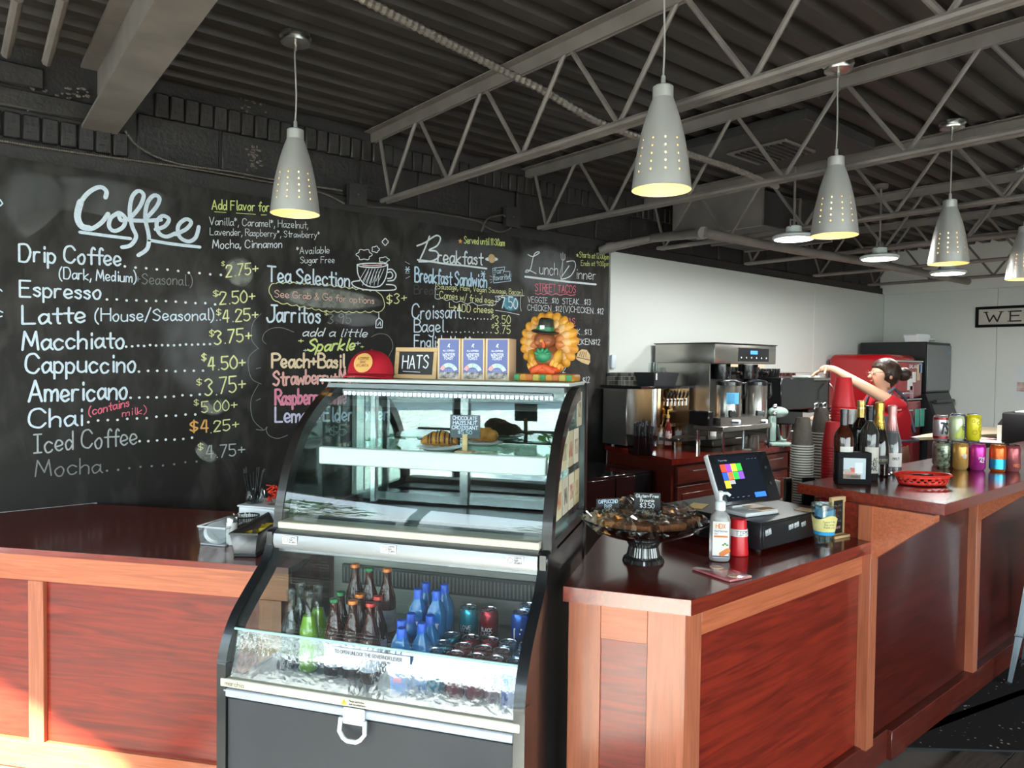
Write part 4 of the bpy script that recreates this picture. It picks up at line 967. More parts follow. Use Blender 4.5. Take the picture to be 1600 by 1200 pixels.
# ---------------------------------------------------------------- pastries on the glass shelf
M_cro = mat('croissant', 'c98a3c', .55, col2='8a5220', nscale=30, bump=.2, bscale=50); M_choc = mat('chocolate', '3a2014', .4); M_plate = mat('plate_white', 'e3e6e2', .25)
def croissant(loc, rz, label, choc):
    t = thing('croissant', label, 'croissant', loc, rz); pts = []; rs = []
    n = 26
    for i in range(n+1):
        a = PI*(.12+.76*i/n); q = i/n; pts.append((.062*math.cos(a), .045*math.sin(a)-.02, .017+.012*math.sin(PI*q)))
        rs.append(.004+.021*math.sin(PI*q)**.8*(1+.10*math.sin(q*2*PI*5)))
    MB().tube(pts, rs, 12).build('crust', M_cro, t, ang=60)
    if choc:
        mb = MB()
        for k in range(7):
            q = .2+.1*k; i = int(q*n); p = pts[i]; r = rs[i]
            mb.tube([(p[0], p[1]+r*math.cos(b), p[2]+r*1.03*math.sin(b)) for b in (.2, .8, 1.4, 2.0, 2.6, 3.1, 3.7)], .0028, 5)
        mb.build('chocolate_drizzle', M_choc, t, kind='stuff')
    return t
def plate(loc, label, r=.085):
    return tag(MB().lathe([(0, .0), (r*.6, 0), (r*.95, .008), (r, .011), (r*.94, .011), (r*.58, .004), (0, .004)], 32).build('plate', M_plate, loc=loc), label, 'plate', 'plates on the glass shelf')
q1 = uz(692, 701, 1.258); q2 = cp(.575, .62, 1.258)
q1 = cp((q1-CA).dot(CE), .44, 1.258)
plate(q1, 'white plate under the chocolate-striped croissant', .075); croissant(q1+V((0, 0, .005)), CRZ+.2, 'croissant with dark chocolate stripes on a white plate', True)
plate(q2, 'white plate at the back of the shelf under the plain croissant', .075); croissant(q2+V((0, 0, .005)), CRZ-.3, 'plain croissant partly behind the grey name sign', False)
M_slate = mat('slate_sign', '4a525a', .6); M_lwood = mat('light_wood', 'd8b887', .55, col2='c9a473', nscale=6, stretch=(1, 1, 8))
def sign(loc, rz, w_, h_, z0, lines, label, col, board_m, cat='sign', cols=None):
    t = thing('price_sign', label, cat, loc, rz)
    MB().box(-w_/2, -.002, z0, w_/2, .002, z0+h_, .001).build('sign_board', board_m, t)
    if z0 > .005: MB().box(-.008, -.004, 0, .008, .004, z0+.012, .001).box(-.028, -.02, 0, .028, .02, .006).build('stand', M_lwood, t)
    y = z0+h_-.004
    for i, (tx, hh, ww) in enumerate(lines):
        mb = MB(); write(mb, tx, (V((-ww/2, -.0026, y-hh)), V((1, 0, 0)), V((0, 0, 1)), V((0, -1, 0))), hh, ww, .13, 0, .02, gap=1.5); y -= hh*1.35
        mb.build('lettering', CH[cols[i] if cols else col], t, flat=True, fix=False)
    return t
sp = cp((uz(727, 707, 1.258)-CA).dot(CE), .40, 1.258)
sign(sp, CRZ+.05, .098, .072, .046, [('CHOCOLATE', .011, .08), ('HAZELNUT', .011, .078), ('CROISSANT', .011, .085), ('$5.50', .011, .045)], 'small grey name sign for the chocolate hazelnut croissant', 'blue', M_slate)
# ---------------------------------------------------------------- on top of the case
ZT = 1.4805
def cap_hat():
    t = thing('baseball_cap', 'red baseball cap with round tan patch on the case', 'cap', cp(.155, .62, ZT), CRZ+.12)
    M_red = mat('cap_red_cloth', 'b8122a', .8, bump=.15, bscale=300); M_net = mat('cap_net', '1d1c1e', .8)
    def dome(a0, a1, name, m_):
        rows = []
        for i in range(10):
            ph = (i/9)*PI/2*.98; rows.append([(.083*math.cos(ph)**.8*math.cos(a), .092*math.cos(ph)**.8*math.sin(a), .012+.088*math.sin(ph)**.92) for a in [a0+(a1-a0)*k/20 for k in range(21)]])
        MB().sheet(rows).build(name, m_, t, ang=70)
    dome(-PI*1.0, 0, 'crown', M_red); dome(0, PI, 'mesh_back', M_net)
    rows = []
    for i in range(6):
        q = i/5; rows.append([((.083+.006*q)*math.cos(a), (.092+.065*q*abs(math.sin(a))**.8)*math.sin(a)-.0, .014-.006*q+.016*abs(math.cos(a))**2*0-.012*q*(math.cos(a)**2)+.01*q*math.sin(PI*0)) for a in [-PI*.94+PI*.88*k/16 for k in range(17)]])
    b = MB().sheet(rows); o = b.build('brim', M_red, t, ang=70); md = o.modifiers.new('thick', 'SOLIDIFY'); md.thickness = .004; md.offset = 1
    MB().ball((0, 0, .1005), .006, .006, .003, 10, 6).build('button', M_red, t)
    p = MB()
    rows = []
    for i in range(5):
        rr = .034*i/4; rows.append([(rr*math.cos(a*PI/10), 0, rr*math.sin(a*PI/10)) for a in range(21)])
    p.sheet([[(x, -.0935*math.sqrt(max(0, 1-(x/.09)**2))*math.cos(math.asin(min(.99, max(0, (z+.045)/.1))))**.8-.003, z+.055) for x, y, z in r] for r in rows]); pt = p.build('patch', mat('tan_patch', 'e0ab62', .6), t, ang=80)
    for z, tx, ww in ((.066, 'A COFFEE', .04), (.054, 'BAR', .018), (.042, 'ATLANTA', .044)):
        mb = MB(); write(mb, tx, (V((-ww/2, -.10, z)), V((1, 0, 0)), V((0, 0, 1)), V((0, -1, 0))), .008, ww, .15, 0, 0)
        mb.v = [(x, -.0935*math.sqrt(max(0, 1-(x/.09)**2))*math.cos(math.asin(min(.99, max(0, (zz-.01)/.1))))**.8-.0037, zz) for x, y, zz in mb.v]
        mb.build('lettering', mat('print_brown', '6a3a20', .6), pt, flat=True, fix=False)
cap_hat()
def frame_sign(loc, rz, w_, h_, t_, lean, lines, label, foot=False, name='framed_chalk_sign'):
    t = thing(name, label, 'sign', loc, rz); t.rotation_euler = (lean, 0, rz)
    for a, b, c, d in ((-w_/2, 0, w_/2, t_), (-w_/2, h_-t_, w_/2, h_), (-w_/2, t_, -w_/2+t_, h_-t_), (w_/2-t_, t_, w_/2, h_-t_)): MB().box(a, -.007, b, c, .007, d, .001).build('frame', M_lwood, t)
    MB().box(-w_/2+t_, -.002, t_, w_/2-t_, .003, h_-t_).build('chalk_panel', mat('sign_black', '1f1b1b', .5), t)
    for tx, x, z, hh, ww, col in lines:
        mb = MB(); write(mb, tx, (V((x, -.0026, z)), V((1, 0, 0)), V((0, 0, 1)), V((0, -1, 0))), hh, ww, .10, 0, .03); mb.build('lettering', CH[col], t, flat=True, fix=False)
    if foot: MB().box(-w_/2-.01, -.03, 0, w_/2+.01, .03, .010, .001).build('foot', M_lwood, t)
    return t
hs = frame_sign(cp(.318, .635, ZT), CRZ-.12, .172, .112, .015, math.radians(-8), [('HATS', -.055, .038, .046, .105, 'white')], 'small wooden framed chalk sign reading HATS on the case')
mb = MB(); stroke(mb, [(-.05, .026), (.02, .024)], .002, (V((0, -.0027, 0)), V((1, 0, 0)), V((0, 0, 1)), V((0, -1, 0)))); mb.build('lettering', CH['white'], hs, flat=True, fix=False)
def coffee_box(u, label):
    t = thing('coffee_box', label, 'box', cp(u, .615, ZT), CRZ-.04, 'coffee boxes on the case')
    W_, D_, H_ = .086, .075, .143
    MB().box(-W_/2, 0, 0, W_/2, D_, H_, .0015).build('carton', mat('kraft_pale', 'dcbf97', .6), t)
    l = MB().box(-W_/2+.008, -.0008, .012, W_/2-.006, 0, H_-.004).build('label', mat('label_indigo', '6670a6', .5), t)
    FRb = lambda x, z: (V((x, -.0011, z)), V((1, 0, 0)), V((0, 0, 1)), V((0, -1, 0)))
    mb = MB(); write(mb, 'ALMANAC', FRb(-.02, .098), .005, .04, .22, 0, 0) if False else write(mb, 'ALL COFFEES', FRb(-.021, .098), .005, .042, .2, 0, 0)
    write(mb, 'WINTER', FRb(-.022, .082), .0095, .044, .16, 0, .02); write(mb, 'TOAST', FRb(-.018, .070), .0095, .036, .16, 0, .02)
    for z in (.035, .031, .027): write(mb, '-----', FRb(-.015, z), .002, .03, .3, 0, 0)
    stroke(mb, [(-.003, .114), (.0, .122), (.004, .124), (.001, .118), (.003, .112)], .0025, FRb(0, 0)); mb.build('lettering', M_prw, l, flat=True, fix=False)
    # rainbow of pale wedges
    for k, c in enumerate(('e8a9a2', 'cfe0cf', 'bcd8d2', 'd6e4e6')):
        mb = MB(); a0 = PI*(.87-.19*k); a1 = a0-PI*.18
        P = [(.036*math.cos(a), -.0012, .022+.036*math.sin(a)) for a in (a0, (a0+a1)/2, a1)]+[(.022*math.cos(a), -.0012, .022+.022*math.sin(a)) for a in (a1, (a0+a1)/2, a0)]
        mb.add(P, [tuple(range(6))]); mb.build('print', mat('wedge_%d' % k, c, .5), l, flat=True, fix=False)
    w_ = MB().box(-W_/2+.008, -.0012, .004, W_/2-.006, -.0004, .026).build('bag_window', mat('bean_window', '3b2a22', .4, col2='d8d2cc', nscale=60), t)
    return t
for u, l in ((.453, 'blue and kraft coffee box beside the HATS sign'), (.541, 'blue and kraft coffee box in the middle of the three'), (.629, 'blue and kraft coffee box nearest the turkey ornament')): coffee_box(u, l)
def turkey():
    t = thing('turkey_ornament', 'painted turkey ornament in pilgrim hat on the case, orange tail fan', 'ornament', cp(.80, .63, ZT), CRZ-.10)
    C_ = lambda k, c, **kw: mat('turkey_'+k, c, .45, **kw)
    o1, o2, o3 = C_('gold', 'e0a038', col2='c87f2a', nscale=25), C_('peach', 'd98a52', col2='c47440', nscale=25), C_('cream', 'e6b47a', col2='d39c60', nscale=25)
    br, dk, gr, ye, re = C_('brown', '8a4a2c'), C_('hat', '2e2f28'), C_('green', '2f8a5a', col2='1f6a44', nscale=30), C_('yellow', 'd79a2c', col2='b87a20', nscale=30), C_('orange', 'd8552a')
    cz = .13
    for rad, n, m_, sz, y in ((.077, 19, o1, .019, .018), (.060, 15, o3, .017, .012), (.043, 12, o2, .014, .006)):
        for k in range(n):
            a = -PI*.36+PI*1.72*k/(n-1)
            MB().ball((rad*math.cos(a), y, cz+rad*math.sin(a)), sz*1.55, .015, sz*1.02, 12, 8, rot=Euler((0, -a, 0))).build('tail_feather', m_, t)
    MB().lathe([(0, -.006), (.075, -.006), (.078, 0), (.075, .006), (0, .006)], 24, (0, .02, cz), axis=(0, 1, 0)).build('tail_disc', o2, t)
    MB().ball((0, -.012, .082), .046, .036, .048).build('body', br, t)
    MB().ball((0, -.032, .086), .030, .024, .027).build('collar', gr, t)
    for k in range(5):
        a = PI*(.1+.2*k); MB().ball((.02*math.cos(a), -.05, .094+.016*math.sin(a)-.006), .011, .004, .006, 8, 6, rot=Euler((0, -a, 0))).build('leaf', gr, t)
    h = MB().ball((0, -.030, .137), .036, .030, .031).build('head', br, t)
    for s in (-1, 1):
        MB().ball((s*.015, -.048, .130), .013, .010, .011, 10, 7).build('cheek', C_('cheek', 'b0623a'), h); MB().ball((s*.011, -.053, .146), .004, .003, .005, 8, 6).build('eye', C_('eye', '151515'), h)
    MB().lathe([(.010, 0), (.006, .014), (0, .022)], 10, (0, -.05, .137), axis=(0, -1, -.25)).build('beak', o1, h)
    MB().tube([(.004, -.062, .134), (.008, -.06, .122), (.006, -.056, .114)], .005, 6).build('wattle', re, h)
    hat = MB().lathe([(0, 0), (.045, 0), (.047, .003), (.044, .006), (.029, .008), (.029, .012), (.023, .044), (.019, .048), (0, .050)], 24, (0, -.024, .162), axis=(.14, -.12, 1)).build('hat', dk, t)
    MB().open_lathe([(.0306, .010), (.0285, .022)], 24).build('hat_band', gr, hat, fix=False); ho = KIDS(hat)[0]; ho.location = (0, -.024, .162); ho.rotation_euler = V((0, 0, 1)).rotation_difference(V((.14, -.12, 1)).normalized()).to_euler()
    MB().box(-.007, -.0585, .172, .009, -.0545, .185, .001).build('buckle', C_('buckle', 'e6e3d8'), hat)
    for s in (-1, 1):
        MB().ball((s*.040, -.020, .075), .018, .020, .034, 12, 8, rot=Euler((0, s*.35, 0))).build('wing', ye, t)
        for k in range(3): MB().ball((s*(.030+.010*k), -.036+.003*k, .062-.008*k), .008, .006, .018, 8, 6, rot=Euler((0, s*.5, 0))).build('wing_feather', o1, t)
    MB().ball((0, -.02, .040), .058, .036, .018).build('scarf', re, t)
    for s in (-1, 1): MB().ball((s*.02, -.048, .042), .026, .008, .012, 10, 6, rot=Euler((0, s*.5, 0))).build('scarf_fold', re, t)
    b = MB().box(-.105, -.045, 0, .105, .045, .026, .008, 2).build('base', ye, t)
    for k in range(9): MB().box(-.102+k*.0228, -.0465, .003, -.081+k*.0228, -.043, .024, .002).build('patch', mat('patch_%d' % (k % 4), ('3f8a55', 'c98a30', 'c0662e', 'b8a54a')[k % 4], .5), b)
turkey()
# ================================================================ on the left counter, beside the case
ZL = .8405
G_clear = glass('clear_plastic', 'eef2f2', 1.8)
M_frost = mat('frost_plastic', 'dfe3e4', .25, trans=.35)
def at_l(px, py, z=ZL): return uz(px, py, z)
q = at_l(395, 872)
def tea_tray():
    a = at_l(361, 870); b = at_l(404, 871); w_ = (b-a).length; ex = (b-a).normalized(); rz = math.atan2(ex.y, ex.x)
    t = thing('napkin_trough', 'grey tapered metal trough holding yellow sweetener packets', 'tray', a, rz)
    L = .34; m_ = mat('trough_grey', '6d6b6b', .4, .5)
    P = lambda x, y, z: (x, y, z)
    v0 = [(.012, .0), (w_-.012, .0), (w_-.012, L), (.012, L)]; v1 = [(0, -.012), (w_, -.012), (w_, L+.012), (0, L+.012)]; h = .085
    mb = MB(); mb.add([(x, y, .012) for x, y in v0]+[(x, y, h) for x, y in v1], [(3, 2, 1, 0), (0, 1, 5, 4), (1, 2, 6, 5), (2, 3, 7, 6), (3, 0, 4, 7)])
    o = mb.build('trough', m_, t, fix=False); md = o.modifiers.new('s', 'SOLIDIFY'); md.thickness = .003
    MB().tube([(x, y, h) for x, y in v1], .004, 6, True).build('rim', mat('rim_dark', '2b2a2b', .4, .4), t)
    MB().box(.008, 0, 0, w_-.008, L, .012, .002).build('base', mat('rim_dark'), t)
    for k in range(9):
        x = .022+(k % 3)*.022; o = tag(MB().box(-.016, -.0025, 0, .016, .0025, .055, .001).build('sweetener_packet', mat('packet_yellow', 'e0c23a', .5)), 'yellow sweetener packet in the grey trough', 'packet', 'yellow sweetener packets in the trough')
        o.location = a+MX.Rotation(rz, 3, 'Z') @ V((x+rnd.uniform(0, .012), .06+.022*k, .028)); o.rotation_euler = (rnd.uniform(-1.1, -.5), rnd.uniform(-.3, .3), rz+rnd.uniform(-.5, .5))
    return t
tea_tray()
def box_thing(name, label, cat, loc, rz, sx_, sy_, sz_, m_, bev=.002): return tag(MB().box(-sx_/2, -sy_/2, 0, sx_/2, sy_/2, sz_, bev).build(name, m_, loc=loc), label, cat) if False else _bt(name, label, cat, loc, rz, sx_, sy_, sz_, m_, bev)
def _bt(name, label, cat, loc, rz, sx_, sy_, sz_, m_, bev):
    o = MB().box(-sx_/2, -sy_/2, 0, sx_/2, sy_/2, sz_, bev).build(name, m_, loc=loc); o.rotation_euler = (0, 0, rz); return tag(o, label, cat)
# clear tub of lids and its contents
c = at_l(338, 852); c = c+CN*.06-CE*.01
def lid_tub():
    t = thing('lid_tub', 'clear plastic dome tub stacked with cup lids beside the grey trough', 'tub', c, CRZ)
    MB().box(-.055, -.07, 0, .055, .10, .006, .002).build('tub_base', M_frost, t)
    for z in (0.006,): MB().sheet([[(-.055, -.07, .006), (-.06, -.075, .07)], [(.055, -.07, .006), (.06, -.075, .07)], [(.055, .10, .006), (.06, .105, .07)], [(-.055, .10, .006), (-.06, .105, .07)], [(-.055, -.07, .006), (-.06, -.075, .07)]]).build('tub_wall', G_clear, t, fix=False, flat=True)
    MB().tube([(-.06, -.075, .07), (.06, -.075, .07), (.06, .105, .07), (-.06, .105, .07)], .004, 6, True).build('tub_rim', M_frost, t)
    return t
lid_tub()
for k in range(7):
    o = MB().lathe([(.048, 0), (.046, .006), (.040, .010), (.040, .016), (0, .016)], 22, axis=(0, -1, .9)).build('cup_lid', M_frost, loc=c+CN*(-.045+.020*k)+V((0, 0, .042)))
    tag(o, 'clear plastic cup lid standing in the dome tub', 'lid', 'clear cup lids in the tub')
def shaker():
    p = at_l(357, 852)+CN*.02
    t = thing('sugar_shaker', 'white shaker with metal lid between the lids and the trough', 'shaker', p, 0)
    MB().lathe([(.0, 0), (.021, 0), (.022, .004), (.020, .085)], 18).build('jar', mat('sugar_white', 'e8e6e0', .4), t); MB().lathe([(.022, .085), (.022, .10), (.018, .106), (0, .107)], 18).build('lid', mat('alum'), t)
shaker()
def mesh_cup():
    p = at_l(381, 845)+CN*.015
    t = thing('wire_mesh_cup', 'dark wire mesh cup holding white stir sticks', 'cup', p, 0); mb = MB(); M_w = mat('wire_dark', '33373a', .4, .7)
    MB().tube([(.048*math.cos(a*PI/12), .048*math.sin(a*PI/12), .095) for a in range(24)], .003, 6, True).build('rim', M_w, t)
    MB().lathe([(0, 0), (.044, 0), (.044, .004), (0, .004)], 24).build('base', M_w, t)
    for k in range(36): a = k*PI/18; mb.cyl((.044*math.cos(a), .044*math.sin(a), .002), (.048*math.cos(a+.3), .048*math.sin(a+.3), .095), .0007, seg=4); mb.cyl((.044*math.cos(a), .044*math.sin(a), .002), (.048*math.cos(a-.3), .048*math.sin(a-.3), .095), .0007, seg=4)
    mb.build('wire_mesh', M_w, t, kind='stuff')
    for k in range(6):
        o = tag(MB().box(-.002, -.001, 0, .002, .001, .10).build('stir_stick', mat('stick_white', 'e8e4da', .6), loc=p+V((rnd.uniform(-.025, .025), rnd.uniform(-.025, .025), .006))), 'white stir stick in the wire mesh cup', 'stirrer', 'stir sticks in the mesh cup'); o.rotation_euler = (rnd.uniform(-.25, .25), rnd.uniform(-.25, .25), 0)
mesh_cup()
# white box stand with two glass pots on it
p = at_l(380, 838)+CN*.14
ws = thing('riser_box', 'white box carrying the stirrer glass and red pick basket', 'box', p, CRZ)
MB().box(-.075, -.07, 0, .095, .09, .100, .004).build('box_body', mat('box_white', 'e2e4e6', .5), ws); MB().box(-.08, -.075, .100, .10, .095, .108, .003).build('box_lid', mat('box_white'), ws)
pt = p+V((0, 0, .1085))
def straw_pot():
    q = pt+CE*(-.035)+CN*(-.02)
    t = thing('straw_glass', 'round clear glass of black straws on the white box', 'glass', q, 0)
    MB().open_lathe([(.0, .002), (.032, .002), (.038, .012), (.041, .03), (.038, .055), (.040, .060)], 22).build('bowl', glass('pot_glass', 'dbe4e4', 2.5), t, fix=False)
    for k in range(16):
        a = rnd.uniform(0, 2*PI); o = MB().cyl((0, 0, 0), (.028*math.cos(a), .028*math.sin(a), rnd.uniform(.12, .145)), .0028, seg=6).build('black_straw', mat('straw_black', '161617', .4), loc=q+V((.014*math.cos(a), .014*math.sin(a), .005)))
        tag(o, 'thin black straw standing in the clear round glass', 'straw', 'black straws in the glass')
straw_pot()
def pick_basket():
    q = pt+CE*.055+CN*(-.02)
    t = thing('red_basket', 'clear bowl full of bright red stir picks on the white box', 'bowl', q, 0)
    MB().open_lathe([(.0, .002), (.026, .002), (.046, .055), (.048, .056)], 20).build('bowl', G_clear, t, fix=False)
    for k in range(22):
        a = rnd.uniform(0, 2*PI); r = rnd.uniform(.0, .028); o = MB().box(-.004, -.018, 0, .004, .018, .004, .001).build('red_pick', mat('pick_red', 'e03a22', .4), loc=q+V((r*math.cos(a), r*math.sin(a), .02+.0025*k)))
        o.rotation_euler = (rnd.uniform(-.7, .7), rnd.uniform(-.5, .5), a); tag(o, 'bright red plastic pick heaped in the clear bowl', 'pick', 'red picks in the bowl')
pick_basket()
# ================================================================ on the service counter
ZC = .9005
M_dglass = mat('smoke_glass', '2a2725', .06, spec=.7, coat=.6); G_smoke = glass('smoke_bowl', '6a6460', 2.5)
def cake_stand():
    p = uz(1005, 876, ZC); t = thing('cake_stand', 'smoked glass footed cake stand with fluted foot, holding wrapped brownies', 'cake stand', p)
    mb = MB(); rows = []; n = 72
    for r, z in ((.066, 0), (.062, .012), (.052, .020), (.046, .050), (.052, .062), (.060, .070), (.040, .078)):
        rows.append([(r*(1+.035*(k % 2))*math.cos(k*2*PI/n), r*(1+.035*(k % 2))*math.sin(k*2*PI/n), z) for k in range(n+1)])
    mb.sheet(rows); mb.build('foot', M_dglass, t, ang=25)
    MB().lathe([(0, .075), (.07, .078), (.135, .092), (.185, .118), (.205, .138), (.208, .141), (.203, .142), (.18, .124), (.13, .100), (.06, .086), (0, .085)], 56).build('bowl', glass('smoke_bowl', '6e6763', 2.6), t)
    return p
CS = cake_stand()
M_brn = mat('brownie', '6e3a1c', .7, col2='9a5c2e', nscale=28, bump=.6, bscale=45); M_bln = mat('blondie', '9a5f2c', .7, col2='c08a4e', nscale=28, bump=.6, bscale=45)
G_wrap = glass('cellophane', 'fbfaf6', 6, .08)
def bag(dx, dy, rz, label, m_, tip=0, r3=random.Random(5)):
    t = thing('wrapped_brownie', label, 'brownie', CS+V((dx, dy, .104+.16*max(0, (math.hypot(dx, dy)-.07)))), rz, 'wrapped bars on the cake stand')
    bm = bmesh.new(); bmesh.ops.create_cube(bm, size=1); bmesh.ops.subdivide_edges(bm, edges=bm.edges[:], cuts=4, use_grid_fill=True)
    for v in bm.verts: v.co = V((v.co.x*.098, v.co.y*.078, v.co.z*.038+.020))+V((r3.uniform(-1, 1), r3.uniform(-1, 1), r3.uniform(-1, 1)))*.0028
    MB().bm(bm).build('bar_cake', m_, t, ang=60)
    rows = []; n = 11
    for i in range(n):
        for_ = []
        for j in range(n):
            x, y = (i/(n-1)-.5)*.17, (j/(n-1)-.5)*.145; e = max(abs(x)/.085, abs(y)/.0725)
            z = .048 if e < .6 else .048-(e-.6)/.4*.036
            for_.append((x+r3.uniform(-1, 1)*.003, y+r3.uniform(-1, 1)*.003, z+r3.uniform(-1, 1)*.0085+(tip*max(0, i/(n-1)-.6)*.14)))
        rows.append(for_)
    MB().sheet(rows).build('cellophane', G_wrap, t, fix=False, flat=True)
    return t
for a in ((-.105, -.075, .5, 'wrapped brownie at the front left of the cake stand', M_brn, 0), (-.035, -.115, -.3, 'wrapped brownie at the front middle of the cake stand', M_brn, 0), (-.135, .02, 1.1, 'wrapped pale bar at the far left of the cake stand under its sign', M_bln, .3),
          (.075, -.095, .2, 'wrapped brownie at the front right of the cake stand', M_brn, 0), (.135, -.02, .7, 'wrapped caramel brownie at the right rim of the cake stand', M_bln, .2), (.085, .07, 1.9, 'wrapped brownie with upturned wrapper at the back right', M_brn, .9), (-.03, .11, .1, 'wrapped bar at the back of the cake stand', M_bln, .4), (.02, -.01, .9, 'wrapped brownie in the middle of the cake stand', M_brn, .3)): bag(*a)
FACE = math.atan2(-CR.y, CR.x)*-1      # turned to the camera
def face(rz=0): return math.atan2(CR.y, CR.x)+rz
s1 = CS+CR*(-.110)+V((0, 0, .118)); s1 = V((s1.x+.02, s1.y+.03, s1.z))
sign(s1, face(.25), .082, .078, .002, [('CAPPUCCINO', .012, .068), ('BAR', .012, .024), ('$3.50', .016, .042)], 'small black chalk sign for the cappuccino bar on the cake stand', 'blue', mat('sign_black', '1f1b1b', .5))
s2 = CS+V((.035, .045, .080))+CR*.022
sign(s2, face(-.08), .088, .070, .062, [('Gluten-Free', .011, .074), ('Brownie', .011, .046), ('$3.50', .016, .046)], 'small black chalk sign for the gluten free brownie on wooden stand', 'white', mat('sign_black'))
def sanitizer():
    p = uz(1124, 876, ZC); t = thing('sanitizer_bottle', 'clear pump bottle of hand sanitizer beside the red cup', 'bottle', p, face(-.15))
    def oval(rows): return MB().sheet([[(a*math.cos(k*2*PI/20), b*math.sin(k*2*PI/20), z) for k in range(21)] for a, b, z in rows])
    R_ = [(.001, .001, .002), (.030, .019, .002), (.034, .022, .010), (.034, .022, .130), (.030, .020, .150), (.016, .014, .165), (.014, .014, .172)]
    oval(R_).build('bottle_body', mat('gel_plastic', 'd6d2d0', .12, trans=.55, spec=.5), t)
    MB().lathe([(.017, .168), (.017, .192), (.013, .197), (.006, .199), (.006, .214)], 18).build('pump_collar', M_cwhite, t)
    MB().lathe([(.009, .214), (.010, .226), (.006, .230), (0, .231)], 14).tube([(0, 0, .222), (.02, -.004, .224), (.03, -.006, .216)], .005, 8).build('pump_head', M_cwhite, t)
    l = MB().box(-.026, -.0236, .016, .026, -.0222, .134, .0005).build('label', mat('label_pale', 'e4ddd6', .4), t)
    F_ = lambda x, z: (V((x, -.0240, z)), V((1, 0, 0)), V((0, 0, 1)), V((0, -1, 0)))
    mb = MB(); write(mb, 'HDX', F_(-.016, .112), .014, .030, .16, 0, 0); mb.build('lettering', mat('print_orange', 'e08040', .5), l, flat=True, fix=False)
    mb = MB(); write(mb, 'Hand Sanitizer', F_(-.021, .100), .006, .042, .14, 0, 0); write(mb, 'Gel', F_(-.021, .092), .005, .01, .14, 0, 0); mb.build('lettering', mat('print_blue', '4a6a9a', .5), l, flat=True, fix=False)
    MB().box(-.022, -.0240, .082, .022, -.0236, .088).build('print_bar', mat('print_orange'), l); MB().box(-.026, -.0240, .018, .026, -.0236, .022).build('print_bar', mat('print_navy', '2a2a55', .5), l)
    for k in range(4): MB().ball((.004+.006*k, -.0238, .028+.004*k), .009, .0008, .008, 10, 6).build('print_fruit', mat('print_orange'), l)
    for k in range(3): MB().ball((.008+.006*k, -.0238, .058+.004*(k % 2)), .004, .0008, .003, 8, 5).build('print_flower', mat('print_green', '5a8a3a', .5), l)
sanitizer()
M_redcup = mat('red_plastic', 'd8202a', .3, spec=.5)
def tips_cup():
    p = uz(1153, 866, ZC); t = thing('tips_cup', 'red plastic tip cup with white TIPS tape, upside down', 'cup', p, face(.1))
    MB().lathe([(0, 0), (.032, 0), (.034, .002), (.034, .006), (.026, .118), (.024, .122), (0, .122)], 28).build('cup_body', M_redcup, t)
    w_ = MB().open_lathe([(.0315, .066), (.0299, .090)], 28).build('tape', mat('tape_white', 'e8e4e2', .5), t, fix=False)
    mb = MB(); write(mb, 'TIPS', (V((-.022, -.0306, .071)), V((1, 0, 0)), V((0, 0, 1)), V((0, -1, 0))), .014, .046, .11, 0, 0); mb.wrap(.0306); mb.v = [(x*.998*1.02, y*1.02, z) for x, y, z in mb.v]; mb.build('lettering', mat('print_black', '1a1a1c', .5), t, flat=True, fix=False)
tips_cup()
def phone():
    a, b, c, d = [uz(*q, ZC+.008) for q in ((1084, 887), (1113, 879), (1173, 898), (1142, 908))]
    cx = (a+b+c+d)/4; ex = (c-b); L = ex.length; W_ = (b-a).length; rz = math.atan2(ex.y, ex.x)
    t = thing('mobile_phone', 'pink and red phone lying face down at the counter edge', 'phone', V((cx.x, cx.y, ZC)), rz)
    MB().box(-L/2, -W_/2, 0, L/2, W_/2, .008, .003, 2).build('phone_body', mat('phone_pink', 'c88a88', .2, coat=.5, col2='b05058', nscale=9), t)
    for x, y, r in ((-L*.26, W_*.22, .020), (L*.34, -W_*.1, .014)): MB().lathe([(r, .0075), (r, .0095), (0, .0095)], 20, (x, y, 0)).build('round_sticker', mat('sticker_tan', 'd9b7a0', .5), t)
phone()
def cash_drawer():
    fl = uz(1188, 866, ZC); bl = uz(1045, 788, ZC+.105)
    ex = V((1, -.02, 0)).normalized(); d = V((bl.x, bl.y, 0))-V((fl.x, fl.y, 0)); D = .43; W_ = .44
    t = thing('cash_drawer', 'black metal cash drawer under the till screen with white stickers', 'cash drawer', fl, math.atan2(ex.y, ex.x))
    MB().box(0, .0, .012, W_, D, .105, .003).build('drawer_case', mat('drawer_black', '202124', .35, bump=.05, bscale=300), t)
    MB().box(.006, -.006, .018, W_-.006, .002, .098, .002).build('drawer_front', mat('drawer_black'), t)
    for x, y in ((.03, .03), (W_-.03, .03), (.03, D-.03), (W_-.03, D-.03)): MB().cyl((x, y, 0), (x, y, .013), .012, seg=10).build('foot', mat('rubber', '151515', .7), t)
    k = 0
    for x, z, s in ((.018, .060, .034), (.165, .062, .028), (.20, .064, .030), (.25, .062, .026)):
        o = MB().box(0, -.0085, 0, s, -.0065, s*.6).build('sticker', mat('sticker_white', 'dfe0e2', .5, col2='7a7c80', nscale=110), t); o.location = (x, 0, z); o.rotation_euler = (0, -.12, 0)
    return t, fl, ex, D, W_
CD, CDP, CDX, CDD, CDW = cash_drawer()
CDY = V((-CDX.y, CDX.x, 0)); ZD2 = ZC+.1055
def onCD(x, y): return V((CDP.x, CDP.y, 0))+CDX*x+CDY*y+V((0, 0, ZD2))
